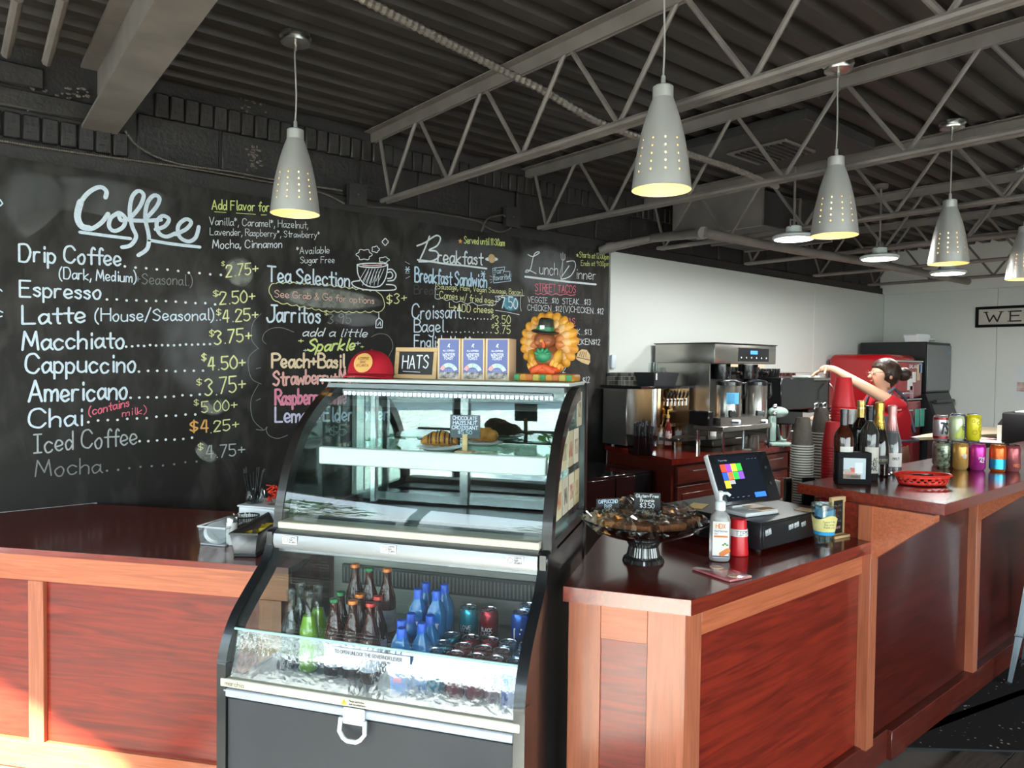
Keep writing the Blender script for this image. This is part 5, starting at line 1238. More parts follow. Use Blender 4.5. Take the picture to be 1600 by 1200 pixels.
def pos_till():
    c = uz(1166, 800, ZD2); t = thing('till_screen', 'tilted till tablet with coloured tiles on white stand and black card reader side', 'till', c, face(.52))
    W_s = mat('till_white', 'd9dadb', .3); B_s = mat('till_black', '1d1e21', .25, coat=.3)
    MB().box(-.085, -.075, 0, .085, .075, .016, .006, 2).build('stand_base', W_s, t)
    s = MB().box(.0, -.07, .016, .075, .06, .019, .001).build('reader_pad', mat('reader_tan', 'e0bfa0', .45), t)
    MB().prism([(.02, .016), (.06, .016), (.045, .10), (.025, .10)], -.05, .05, 'x').build('stand_neck', W_s, t)
    hd = bpy.data.objects.new('screen_head', None); COL.objects.link(hd); hd.parent = t; hd.location = (0, .01, .125); hd.rotation_euler = (math.radians(-24), 0, 0)
    MB().box(-.150, -.004, -.095, .150, .018, .095, .006, 2).build('tablet_body', B_s, hd)
    MB().box(-.156, .000, -.098, -.128, .022, .098, .008, 2).build('tablet_rim', W_s, hd)
    sc2 = MB().box(-.125, -.0052, -.082, .088, -.004, .082).build('screen', mat('screen', '10131a', .15, emit='1a2028', es=.35), hd)
    tiles = [('e2462e', 0, 0), ('8a3fd0', 1, 0), ('f0b43a', 2, 0), ('38b03a', 3, 0), ('2f55d8', 0, 1), ('e86a3a', 1, 1), ('2fae48', 2, 1), ('7a48cc', 3, 1), ('f0b43a', 0, 2), ('9a9a9a', 1, 2)]
    for c_, i, j in tiles:
        h = .026 if c_ != '9a9a9a' else .012
        MB().box(-.112+i*.0265, -.0062, .052-j*.030-h, -.112+i*.0265+.0255, -.0052, .052-j*.030+.002).build('app_tile', mat('tile_'+c_, c_, .4, emit=c_, es=.55), sc2)
    MB().box(.020, -.0062, -.076, .076, -.0052, -.058).build('pay_button', mat('tile_pay', '2f6ae0', .4, emit='2f6ae0', es=.6), sc2)
    mb = MB(); F_ = lambda x, z: (V((x, -.0058, z)), V((1, 0, 0)), V((0, 0, 1)), V((0, -1, 0)))
    write(mb, 'Favorites', F_(-.112, .066), .006, .04, .14, 0, 0); write(mb, '-- - -', F_(.03, .066), .005, .05, .16, 0, 0); write(mb, '- - - -', F_(-.1, -.072), .006, .09, .16, 0, 0); mb.build('lettering', mat('print_screen', 'c8ccd4', .5), sc2, flat=True, fix=False)
    for z in (.03, -.03): MB().lathe([(.006, -.001), (.006, .001), (0, .001)], 12, (.118, -.005, z), axis=(0, -1, 0)).build('camera_dot', mat('dot_dark', '3a3c40', .2), hd)
pos_till()
for px, py, w_, rz, lb, cl in ((1090, 791, .10, .35, 'yellow sticky note lying on the left of the cash drawer', 'e0c060'), (1258, 797, .06, .1, 'small tan card lying on the right of the cash drawer', 'd6b88a')):
    q = uz(px, py, ZD2); o = MB().box(-w_/2, -.03, 0, w_/2, .03, .003, .001).build('note_card', mat('note_'+cl, cl, .6), loc=q); o.rotation_euler = (0, 0, rz); tag(o, lb, 'card')
def tip_glass():
    p = uz(1287, 852, ZC); t = thing('pint_glass', 'pint glass wrapped with blue and yellow paper holding bills', 'glass', p, face(0)); 
    MB().lathe([(0, .0), (.031, 0), (.0315, .012), (.034, .05), (.044, .12), (.0455, .150), (.043, .150), (.0415, .12), (.032, .05), (.029, .014), (0, .012)], 26).build('glass_body', glass('pint', 'e8efee', 1.6), t)
    MB().open_lathe([(.0345, .042), (.0425, .100)], 26).build('blue_paper', mat('paper_blue', '2f9fd8', .6, col2='2a86c0', nscale=20), t, fix=False)
    rows = [[((.0365+.0075*i/4)*math.cos(a*PI/13), (.0365+.0075*i/4)*math.sin(a*PI/13), .055+.052*i/4+.008*math.sin(a*.7)*(i == 4)) for a in range(27)] for i in range(5)]
    y = MB().sheet(rows).build('yellow_paper', mat('paper_yellow', 'e8dc98', .7, col2='d8ca80', nscale=30), t, fix=False)
    mb = MB()
    for tx, z, ww in (('Support the', .094, .045), ('Baristas', .084, .034), ('thank you', .074, .04)): write(mb, tx, (V((-ww/2, -.0440, z-.004)), V((1, 0, 0)), V((0, 0, 1)), V((0, -1, 0))), .007, ww, .1, 0, .02)
    mb.wrap(.0440); mb.build('lettering', mat('print_grey'), y, flat=True, fix=False)
    mb = MB(); rows = [[(.034*math.cos(a*PI/6)*(1+.2*math.sin(a*3+i)), .034*math.sin(a*PI/6), .105+.012*i+.006*math.sin(a*2.1)) for a in range(13)] for i in range(3)]
    mb.sheet(rows).build('crumpled_paper', mat('paper_sky', '7cb8e0', .6), t, fix=False)
    for k in range(5): o = MB().box(-.018, -.001, .014, .018, .001, .042).build('bill', mat('bill', 'a8a08a', .7, col2='6a6a5a', nscale=60), t); o.rotation_euler = (0, 0, k*1.2)
tip_glass()
fs = frame_sign(uz(1307, 838, ZC), face(.55), .085, .150, .012, math.radians(0), [('ask about', -.026, .115, .010, .05, 'dim'), ('oat milk', -.024, .095, .010, .046, 'dim'), ('soy', -.012, .075, .010, .02, 'dim'), ('almond', -.022, .055, .010, .042, 'dim'), ('add $1', -.016, .030, .010, .032, 'rose')], 'small standing chalkboard in a pale wood frame behind the pint glass', True)
# cup stacks
M_cup = mat('kraft_cup', '6b6058', .8, col2='5c524b', nscale=40, bump=.4, bscale=120); M_rim = mat('cup_rim', 'dcd8d0', .6)
def paper_cup(label, group, body, rim, k=1.0):
    t = thing('paper_cup', label, 'cup', group=group)
    MB().lathe([(0, .118*k), (.026*k, .118*k), (.0275*k, .120*k), (.029*k, .116*k), (.0435*k, .006*k), (.042*k, .004*k), (0, .1)], 22).build('cup_wall', body, t)
    MB().tube([(.0445*k*math.cos(a*PI/11), .0445*k*math.sin(a*PI/11), .004*k) for a in range(22)], .003*k, 6, True).build('rolled_rim', rim, t)
    return t
def stack(p, n, pitch, label, group, body, rim, k=1.0, first=None):
    first = paper_cup(label, group, body, rim, k)
    for i in range(n):
        q = first if i == 0 else dup(first)
        q.location = V((p.x, p.y, p.z+i*pitch))
    return first
ps = uz(1251, 800, ZC); stack(ps, 27, .0112, 'grey ripple paper cup in the tall stack by the black organiser', 'near stack of ripple cups', M_cup, M_rim, 1.05)
ps2 = uy(1282, 700, ps.y+.14); stack(V((ps2.x, ps2.y, ZC)), 23, .0142, 'grey ripple paper cup in the second stack, behind the tall stack', 'far stack of ripple cups', M_cup, M_rim, 1.05)
ps3 = uy(1317, 640, 1.78); stack(V((ps3.x, ps3.y, ZC)), 27, .0165, 'large red plastic cup in the tall inverted stack behind the wine bottles', 'tall stack of red cups', mat('red_cup_pale', 'e0323a', .35), M_redcup, 1.32)
ps4 = uy(1301, 660, 1.66); stack(V((ps4.x, ps4.y, ZC)), 20, .0135, 'red plastic cup in the short inverted stack beside the wine bottles', 'short stack of red cups', mat('red_cup_pale'), M_redcup, 1.05)
def organiser():
    p = uz(1244, 803, ZC)+V((0, 0, 0)); t = thing('lid_organiser', 'black upright organiser holding paper sleeves beside the cup stacks', 'organiser', p, face(.2)); m_ = mat('organiser_black', '131315', .3)
    for x in (.0, -.085): MB().box(x, -.05, 0, x+.055 if x == 0 else x+.03, -.035, .165, .002).build('upright', m_, t)
    MB().box(-.09, -.05, 0, .06, .03, .006).build('tray_base', m_, t)
    MB().box(-.118, -.02, .006, -.09, .02, .15, .001).build('paper_sleeve', mat('sleeve', 'c9c0b2', .7), t); MB().box(-.055, -.02, .006, -.03, .02, .155, .001).build('paper_sleeve', mat('sleeve_kraft', 'b08d66', .7), t)
organiser()
# ================================================================ on the raised bar
ZB = 1.0705
def photo_stand():
    a = uz(1309, 756, ZB); b = uz(1361, 758, ZB); c = (a+b)/2; W_ = (b-a).length*1.0; ex = b-a
    t = thing('picture_frame', 'black framed photograph standing at the bar end before the bottles', 'picture frame', a, math.atan2(ex.y, ex.x)); H = .128; m_ = mat('frame_black', '0e0e10', .6, spec=.15)
    MB().box(0, 0, 0, W_, .012, .022, .001).box(0, 0, H-.022, W_, .012, H, .001).box(0, 0, .022, .020, .012, H-.022, .001).box(W_-.020, 0, .022, W_, .012, H-.022, .001).build('frame', m_, t)
    MB().box(-.004, .006, 0, W_+.002, .06, H, .002).build('stand_box', m_, t)
    im = MB().box(.018, .003, .020, W_-.018, .005, H-.020).build('picture', mat('photo_sky', 'b9c6cc', .3), t)
    x0, x1 = .02, W_-.02; w_ = x1-x0
    for i, (u0, u1, z0, z1, c_) in enumerate(((.0, .78, .022, .040, '8a7a68'), (.05, .62, .040, .058, 'c98f80'), (.52, .86, .045, .088, 'd9dde0'), (.3, .5, .050, .066, 'c85a50'), (.0, .35, .050, .060, 'a8a49c'), (.35, .75, .026, .036, '5f564c'))): MB().box(x0+w_*u0, .0022-.0001*i, z0, x0+w_*u1, .003, z1).build('print', mat('photo_%d' % i, c_, .4), im)
    mb = MB(); write(mb, 'COFFEE', (V((x0+.03*w_+.01, .0012, .027)), V((1, 0, 0)), V((0, 0, 1)), V((0, -1, 0))), .008, w_*.5, .16, 0, 0); mb.build('lettering', mat('print_dark', '33302c', .5), im, flat=True, fix=False)
photo_stand()
def wine(px, Y, top, body, foil, label, lab=None, champ=False, foil_h=.085, text=(), foil2=None):
    q = uy(px, 700, Y); p = V((q.x, q.y, ZB)); d = depth(V((q.x, q.y, 1.3))); zt = None
    lo_, hi_ = 1.0, 2.2
    for _ in range(40):
        z = (lo_+hi_)/2; v = V((p.x, p.y, z))-EYE; yy = 600-FPX*v.dot(CU)/v.dot(CF)
        if yy > top: lo_ = z
        else: hi_ = z
    h = z-ZB; k = h/.30
    t = thing('wine_bottle', label, 'bottle', p, face(0), 'wine and sparkling bottles on the bar'); r = .0375 if not champ else .042
    if champ: pr_ = [(0, .004), (r*.85, 0), (r, .006), (r, .115*k), (r*.9, .145*k), (r*.62, .190*k), (.018, .235*k), (.0145, .265*k), (.0145, h-.022)]
    else: pr_ = [(0, .004), (r*.9, 0), (r, .005), (r, .185*k), (r*.85, .205*k), (.017, .228*k), (.0142, .24*k), (.0142, h-.012)]
    MB().lathe(pr_, 24).build('bottle_body', body, t)
    if champ:
        MB().lathe([(r*.66, h*.60), (.0195, h*.76), (.0165, h*.86), (.0175, h*.88), (.0185, h*.90), (.019, h*.985), (.014, h), (0, h)], 22).build('foil', foil, t)
    else:
        MB().lathe([(.0155, h-foil_h), (.0155, h-.020), (.0165, h-.019), (.0165, h-.006), (.0155, h), (0, h)], 20).build('foil', foil, t)
        if foil2: MB().lathe([(.016, h-foil_h*.45), (.0162, h-foil_h*.45), (.0162, h-foil_h*.38), (.016, h-foil_h*.38)], 20).build('foil_band', foil2, t)
    if lab:
        z0, z1, a_, m_ = lab; n = 14
        l = MB().sheet([[((r+.0006)*math.sin(a_*(j/n-.5)), -(r+.0006)*math.cos(a_*(j/n-.5)), z) for j in range(n+1)] for z in (z0*k, z1*k)]).build('paper_label', m_, t, fix=False)
        for tx, z, hh, ww, mm_ in text:
            mb = MB(); write(mb, tx, (V((-ww/2, -r-.0012, z*k)), V((1, 0, 0)), V((0, 0, 1)), V((0, -1, 0))), hh, ww, .16, 0, 0); mb.wrap(r+.0012); mb.build('lettering', mat(mm_), l, flat=True, fix=False)
    return t
mat('print_black', '1a1a1c', .5)
M_lw = mat('label_white', 'dcd8d4', .6); M_foilk = mat('foil_grey', '4c4a4c', .3, .6); M_gold = mat('foil_gold', 'd9ae52', .3, .8, bump=.3, bscale=90)
wine(1318, 1.40, 639, mat('wine_amber', '4a2014', .06, coat=.5, trans=.3), M_foilk, 'amber wine bottle with grey foil and white and orange label, leftmost', (.045, .150, 1.5, M_lw), text=(('ROSE', .105, .012, .034, 'print_grey'), ('2021', .085, .010, .026, 'print_grey')))
wine(1331, 1.47, 640, mat('wine_dark', '1c1210', .06, coat=.5), mat('foil_white', 'e2e2e0', .35), 'dark wine bottle with white capsule, second from left', (.05, .14, 1.4, mat('label_lilac', 'b9b5bd', .6)))
wine(1344, 1.43, 626, mat('wine_dark'), mat('foil_dull_gold', 'b89a58', .3, .7), 'tall dark wine bottle with gold capsule, third from left', foil_h=.075, foil2=mat('foil_pale', 'e0d2a8', .3, .6))
wine(1358, 1.37, 634, mat('wine_clear', '4c4a46', .06, trans=.5, coat=.4), mat('foil_black', '19191b', .3, .5), 'clear bottle with black stopper and pale BLAC SHEEP label', (.03, .135, 1.7, mat('label_cream', 'cfc8bc', .6)), text=(('BLAC', .078, .015, .04, 'print_black'), ('SHEE', .060, .015, .04, 'print_black'), ('MARL', .042, .015, .04, 'print_black')), foil_h=.06)
wine(1373, 1.40, 628, mat('wine_dark'), M_gold, 'dark champagne bottle with crinkled gold foil', (.05, .085, 1.7, mat('label_night', '1f1a1c', .5)), True, text=(('RESERVE', .062, .010, .045, 'print_tan'),))
wine(1393, 1.385, 633, mat('wine_pale', '8f9498', .05, trans=.65, coat=.5), mat('foil_pink', 'e8a6a4', .35, .3), 'clear sparkling bottle with pink foil, rightmost of the bottles', (.035, .095, 1.6, mat('label_pinkish', 'd8cfca', .6)), True, text=(('BRUT', .066, .010, .03, 'print_grey'),))
def basket():
    p = uz(1441, 757, ZB); t = thing('food_basket', 'red oval plastic basket with dark contents on the bar', 'basket', p, face(0)); M_r = mat('basket_red', 'e2382c', .35)
    def ov(s, z, n=44, lift=0): return [(.113*s*math.cos(k*2*PI/n), .072*s*math.sin(k*2*PI/n), z) for k in range(n)]
    mb = MB()
    n = 44
    rows = [ov(.82, .003)+[ov(.82, .003)[0]], ov(.86, .013)+[ov(.86, .013)[0]], ov(.89, .021)+[ov(.89, .021)[0]], ov(.92, .030)+[ov(.92, .030)[0]], ov(.95, .040)+[ov(.95, .040)[0]]]
    vs = [q for r in rows for q in r]; fs = []
    for i in range(4):
        for k in range(n):
            if i in (1, 2) and k % 2 == i % 2: continue
            fs.append((i*(n+1)+k, i*(n+1)+k+1, (i+1)*(n+1)+k+1, (i+1)*(n+1)+k))
    mb.add(vs, fs); o = mb.build('basket_wall', M_r, t, fix=False); md = o.modifiers.new('s', 'SOLIDIFY'); md.thickness = .002
    MB().add(ov(.82, .003), [tuple(range(n))]).build('basket_floor', M_r, t, fix=False)
    MB().tube(ov(.97, .041), .0045, 8, True).build('rim', M_r, t)
    for k in range(14):
        o = MB().tube([(rnd.uniform(-.04, .04), rnd.uniform(-.025, .025), .008+.0022*k), (rnd.uniform(-.05, .05), rnd.uniform(-.03, .03), .012+.0022*k), (rnd.uniform(-.05, .05), rnd.uniform(-.03, .03), .009+.0022*k)], .004, 6).build('dark_tie', mat('tie_dark', '1d1517', .4), loc=p); tag(o, 'dark plastic strip heaped in the red basket', 'strip', 'dark strips in the red basket')
basket()
def gm(key, c1, c2, scale, metal=.4): return mat(key, c1, .25, metal, col2=c2, nscale=scale)
def bigcan(px, py, col, label, lid=M_lid, z=ZB, text=None, tcol='print_white', h=.122, r=.033):
    p = uz(px, py, z); t = can(col, label, 'cans displayed on the bar', r, h, text=text, tcol=tcol, lid=lid); t.location = p; t.rotation_euler = (0, 0, face(0)); return t, p
M_dkl = mat('lid_dark', '2a2a2c', .3, .8)
bigcan(1472, 731, gm('can_camo', '2e3a2c', 'b9c4a8', 55), 'black and green patterned can, left end of the front row on the bar', M_dkl)
bigcan(1500, 733, gm('can_gold', 'd09a4a', 'e0b470', 12, .45), 'gold can, second in the front row on the bar', mat('lid_gold', 'c9a060', .3, .8), text=[('', .002, .3), ('ROUND', .008, .7), ('TRIP', .008, .6)])
bigcan(1527, 734, gm('can_magenta', 'c02a96', 'd04aa8', 10, .45), 'magenta can, in the middle of the front row on the bar', mat('lid_pink', 'c05aa0', .3, .8), text=[('', .01, .3), ('PINK', .010, .8), ('ALE', .010, .6)])
tt, p4 = bigcan(1558, 736, gm('can_orange', 'e0581c', 'e8742c', 8, .45), 'orange and blue can, fourth in the front row on the bar', mat('lid_orange', 'd88a50', .3, .8))
MB().open_lathe([(.0333, .012), (.0333, .058)], 22).build('blue_wrap', gm('can_cyan', '2fa8d0', '3fb8dc', 8, .6), tt, fix=False)
bigcan(1581, 736, gm('can_maroon', '9a4a50', 'b8686a', 12, .4), 'dusty red can with dark lid, right end of the front row', M_dkl, text=[('', .03, .3), ('RED', .012, .8)], tcol='print_orange')
for px, cc, lb, extra in ((1468, gm('can_silver_red', 'b8b6bc', 'd0cfd4', 9, .6), 'silver and red can with dark marks, left end of the upper row', 'r'), (1493, gm('can_pale', 'c6d2a8', 'd4dcb8', 6, .2), 'pale can with yellow-green triangle and black round badge, upper row', 't'), (1519, gm('can_yellow', 'e8d81e', 'ecdf3a', 6, .1), 'yellow can with small purple flowers, right end of the upper row', 'f')):
    q = uz(px, 708, ZB)   # where the hidden lower can of the pair stands
    b_, pb = bigcan(px, 727, gm('can_hidden', '8a8c90', '9fa2a6', 9, .6), 'plain can carrying the %s' % lb.split(',')[0].split(' with')[0])
    t, p = can(cc, lb, 'cans displayed on the bar', .033, .122 if extra != 'f' else .128), pb
    t.location = V((pb.x, pb.y, ZB+.1225)); t.rotation_euler = (0, 0, face(0))
    if extra == 'r':
        MB().open_lathe([(.0333, .100), (.0325, .111)], 22).build('red_band', mat('band_red', '8a2028', .3, .4), t, fix=False); MB().open_lathe([(.0332, .010), (.0333, .022)], 22).build('red_band', mat('band_red'), t, fix=False)
        mb = MB(); write(mb, '7S', (V((-.014, -.0336, .035)), V((1, 0, 0)), V((0, 0, 1)), V((0, -1, 0))), .05, .034, .2, 0, 0); mb.wrap(.0336); mb.build('lettering', mat('print_black'), t, flat=True, fix=False)
    if extra == 't':
        mb = MB(); mb.add([(-.03, -.0335, .014), (.028, -.0335, .014), (.005, -.0335, .075)], [(0, 1, 2)]); bm = bmesh.new(); me_ = bpy.data.meshes.new('tmp'); me_.from_pydata(mb.v, [], mb.f); bm.from_mesh(me_); bmesh.ops.subdivide_edges(bm, edges=bm.edges[:], cuts=6, use_grid_fill=True)
        k = MB(); k.bm(bm); k.wrap(.0335); k.build('printed_triangle', mat('tri_lime', 'b8bf3a', .3), t, fix=False)
        mb = MB(); stroke(mb, [(.020+.011*math.cos(a*PI/8), .065+.014*math.sin(a*PI/8)) for a in range(17)], .003, (V((0, -.0338, 0)), V((1, 0, 0)), V((0, 0, 1)), V((0, -1, 0)))); write(mb, 'TW', (V((.012, -.0338, .06)), V((1, 0, 0)), V((0, 0, 1)), V((0, -1, 0))), .01, .015, .2, 0, 0); mb.wrap(.0338); mb.build('printed_badge', mat('print_black'), t, flat=True, fix=False)
    if extra == 'f':
        mb = MB()
        for x, z, r_ in ((-.012, .04, .010), (.018, .055, .012), (.006, .085, .008), (-.018, .095, .007), (.0, .11, .005), (.022, .1, .006), (.02, .025, .007)): stroke(mb, [(x+r_*math.cos(a*PI/6), z+r_*math.sin(a*PI/6)) for a in range(13)], .0022, (V((0, -.0337, 0)), V((1, 0, 0)), V((0, 0, 1)), V((0, -1, 0))))
        mb.wrap(.0337); mb.build('printed_flowers', mat('print_violet', '9a6a2a', .5), t, flat=True, fix=False)
        t2 = dup(t, (pb.x-.035, pb.y+.055, ZB+.1225), face(.9), 'purple can half hidden behind the yellow can, upper row'); relabel(t2, {'body': mat('can_purple', '4a3f8a', .3, .4)})
        for ch in KIDS(t2):
            if ch.name.startswith('printed'): bpy.data.objects.remove(ch)
        b2 = dup(b_, (pb.x-.035, pb.y+.055, ZB), None, 'plain can carrying the purple can')
# back ledge with papers, cartons and a black box
def back_ledge():
    t = thing('staff_worktop', 'pale wooden worktop behind the bar with dark red front', 'worktop', (0, 0, 0))
    a = uz(1418, 684, .97)
    MB().prism([(a.x, a.y), (8.2, a.y-.55), (8.2, a.y+.05), (a.x+.5, a.y+.05)], .945, .97).build('worktop', mat('pale_top', 'd8c4a6', .5, col2='c8b292', nscale=5), t)
    MB().prism([(a.x+.25, a.y-.06), (8.1, a.y-.50), (8.1, a.y+.03), (a.x+.5, a.y+.03)], 0, .945).build('cupboard', mat('dark_red_wood', '4a1612', .4), t)
    return a
LA = back_ledge()
def onledge(px, py): return uz(px, py, .9705)
for k, (px, py, w_, lb, c_) in enumerate(((1545, 690, .22, 'loose white paper with red print lying behind the cans', 'd9c8c2'), (1532, 686, .16, 'folded red and white leaflet behind the yellow can', 'b05a50'))):
    o = MB().box(-w_/2, -.10, 0, w_/2, .10, .004+.004*k).build('paper_sheet', mat('paper_%d' % k, c_, .7, col2='e4dcd6', nscale=25), loc=onledge(px, py)); o.rotation_euler = (0, 0, .3+k); tag(o, lb, 'paper')
def carton():
    p = onledge(1572, 690); t = thing('milk_carton', 'white and dark gabled milk carton beside the black box', 'carton', p, face(.4))
    MB().box(-.045, -.045, 0, .045, .045, .13, .002).build('carton_body', mat('carton_white', 'd8d4c8', .5), t); MB().prism([(-.045, .13), (.045, .13), (.004, .19), (.004, .21), (-.004, .21), (-.004, .19)], -.045, .045, 'x').build('gable_top', mat('carton_dark', '3a3a38', .5), t)
    MB().box(-.03, -.0455, .02, .03, -.0448, .10).build('printed_panel', mat('carton_print', '8a8a80', .5, col2='d0ccc0', nscale=70), t)
carton()
def black_box():
    p = onledge(1606, 695); t = thing('black_printer', 'black box-shaped machine at the right edge behind the bar', 'machine', p, 0)
    MB().box(-.06, -.20, 0, .30, .16, .24, .012, 2).build('housing', mat('printer_black', '151516', .4), t); MB().box(-.04, -.205, .03, .28, -.198, .16, .003).build('front_cover', mat('printer_grey', '222224', .3), t)
    o = MB().box(-.10, -.10, 0, .10, .10, .012, .004).build('paper_plate', mat('box_white'), loc=p+V((.06, -.02, .2405))); tag(o, 'white tray lying on top of the black machine', 'tray')
black_box()
# bar stool at the right edge
def stool():
    p = uz(1555, 1046, .0095); c = V((p.x+.055, .955, .0095)); t = thing('bar_stool', 'grey metal bar stool with wooden seat at the right edge', 'stool', c, .1); m_ = mat('stool_metal', '8f9aa2', .3, .85)
    MB().box(-.15, -.15, .735, .15, .15, .762, .02, 3).build('seat', mat('stool_wood', 'b98a52', .45, col2='9f7442', nscale=5, stretch=(1, 8, 1)), t); MB().box(-.145, -.145, .712, .145, .145, .735, .01, 2).build('seat_frame', m_, t)
    for sx_ in (-1, 1):
        for sy_ in (-1, 1):
            mb = MB(); top = V((sx_*.12, sy_*.12, .712)); bot = V((sx_*.19, sy_*.19, .012)); a = V((-sx_*.055, 0, 0)); b = V((0, -sy_*.055, 0))
            mb.add([top, top+a, bot+a*.35, bot, top+b, bot+b*.35], [(0, 1, 2, 3), (0, 4, 5, 3)]); o = mb.build('leg', m_, t, fix=False, flat=True); md = o.modifiers.new('s', 'SOLIDIFY'); md.thickness = .004
            MB().box(bot.x-sx_*.022 if sx_ > 0 else bot.x-.004, bot.y-.012, 0, bot.x+.004 if sx_ > 0 else bot.x+.022, bot.y+.012, .015, .002).build('foot_cap', mat('rubber', '151515', .7), o)
    for s in (-1, 1):
        MB().cyl((-.165, s*.165, .24), (.165, s*.165, .24), .008, seg=8).build('footrest', m_, t); MB().cyl((s*.165, -.165, .24), (s*.165, .165, .24), .008, seg=8).build('footrest', m_, t)
stool()
# ================================================================ coffee machines on the back counter
ZK = .9005
M_ss = mat('stainless', 'a9a6a0', .26, .95, bump=.03, bscale=40, stretch=(1, 30, 1)); M_ssd = mat('stainless_dark', '77746f', .3, .95); M_mblk = mat('machine_black', '141416', .22, coat=.4); M_chr = mat('chrome', 'd8d8da', .12, 1)
def Xat(px, Y, py=650): return uy(px, py, Y).x
def zat(px, py, Y): return uy(px, py, Y).z
def dispenser():
    Y0 = 3.54; x0 = Xat(1001, Y0); x1 = Xat(1112, 3.36)-.03; zt = zat(1060, 607, Y0); t = thing('cold_drink_dispenser', 'stainless cold drink dispenser with a row of taps left of the coffee brewer', 'dispenser', (x0, Y0, ZK)); W_ = x1-x0; H = zt-ZK
    MB().box(-.02, -.02, H, W_+.01, .40, H+.022, .004).build('black_lid', M_mblk, t)
    MB().box(0, .14, .02, W_, .385, H, .004).build('rear_body', M_ss, t)
    MB().prism([(W_*.33, .16), (W_*.33, .03), (W_*.38, .0), (W_-.02, .0), (W_, .03), (W_, .16)], .16, H-.001).build('tap_front', mat('polished_copper', 'b08a66', .08, 1), t)
    MB().cyl((W_*.33, .03, .02), (W_*.33, .03, H), .022, seg=14).build('corner_column', M_chr, t)
    for k in range(6):
        x = W_*.42+k*.046
        tp = MB().cyl((x, 0, H-.09), (x, -.055, H-.09), .010, seg=8).build('tap', M_chr, t); MB().cyl((x, -.05, H-.13), (x, -.05, H-.075), .008, seg=8).build('spout', M_chr, tp); MB().lathe([(.007, 0), (.011, .03), (.006, .055), (0, .056)], 10, (x, -.05, H-.07), axis=(0, -.3, 1)).build('tap_handle', M_mblk, tp)
    MB().box(W_*.40, -.16, .06, W_-.01, .02, .085, .003).build('drip_tray', M_ssd, t); 
    for x in (W_*.43, W_-.04): MB().cyl((x, -.12, 0), (x, -.12, .06), .008, seg=6).build('leg', M_chr, t)
    for x in (.03, W_-.03): MB().cyl((x, .3, 0), (x, .3, .02), .015, seg=8).build('foot', M_mblk, t)
    # shallow black basket of cups on its lid
    b = thing('black_tub', 'black fabric tub of clear cups on the dispenser lid', 'tub', (x0+W_*.56, Y0+.13, zt+.0225)); mb = MB()
    mb.add([(-.13, -.08, 0), (.13, -.08, 0), (.13, .08, 0), (-.13, .08, 0), (-.155, -.10, .10), (.155, -.10, .10), (.155, .10, .10), (-.155, .10, .10)], [(3, 2, 1, 0), (0, 1, 5, 4), (1, 2, 6, 5), (2, 3, 7, 6), (3, 0, 4, 7)]); o = mb.build('tub_wall', mat('felt_black', '2a2a2c', .8), b, fix=False, flat=True); md = o.modifiers.new('s', 'SOLIDIFY'); md.thickness = .004
    MB().box(-.135, -.1025, .045, -.12, -.098, .095).build('tag', mat('tag_white', 'c8c8c8', .6), b)
    for k, (x, h) in enumerate(((-.05, .17), (-.02, .18), (.06, .135))):
        c = thing('clear_cup', 'clear plastic cup stacked upside down in the black tub', 'cup', (x0+W_*.56+x, Y0+.13, zt+.028), 0, 'clear cups in the black tub'); MB().open_lathe([(.045, 0), (.032, h), (0, h)], 18).build('cup_wall', glass('cup_clear', 'f0f4f4', 2.5), c, fix=False); MB().tube([(.045*math.cos(a*PI/9), .045*math.sin(a*PI/9), .003) for a in range(18)], .003, 5, True).build('rolled_rim', M_frost, c)
dispenser()
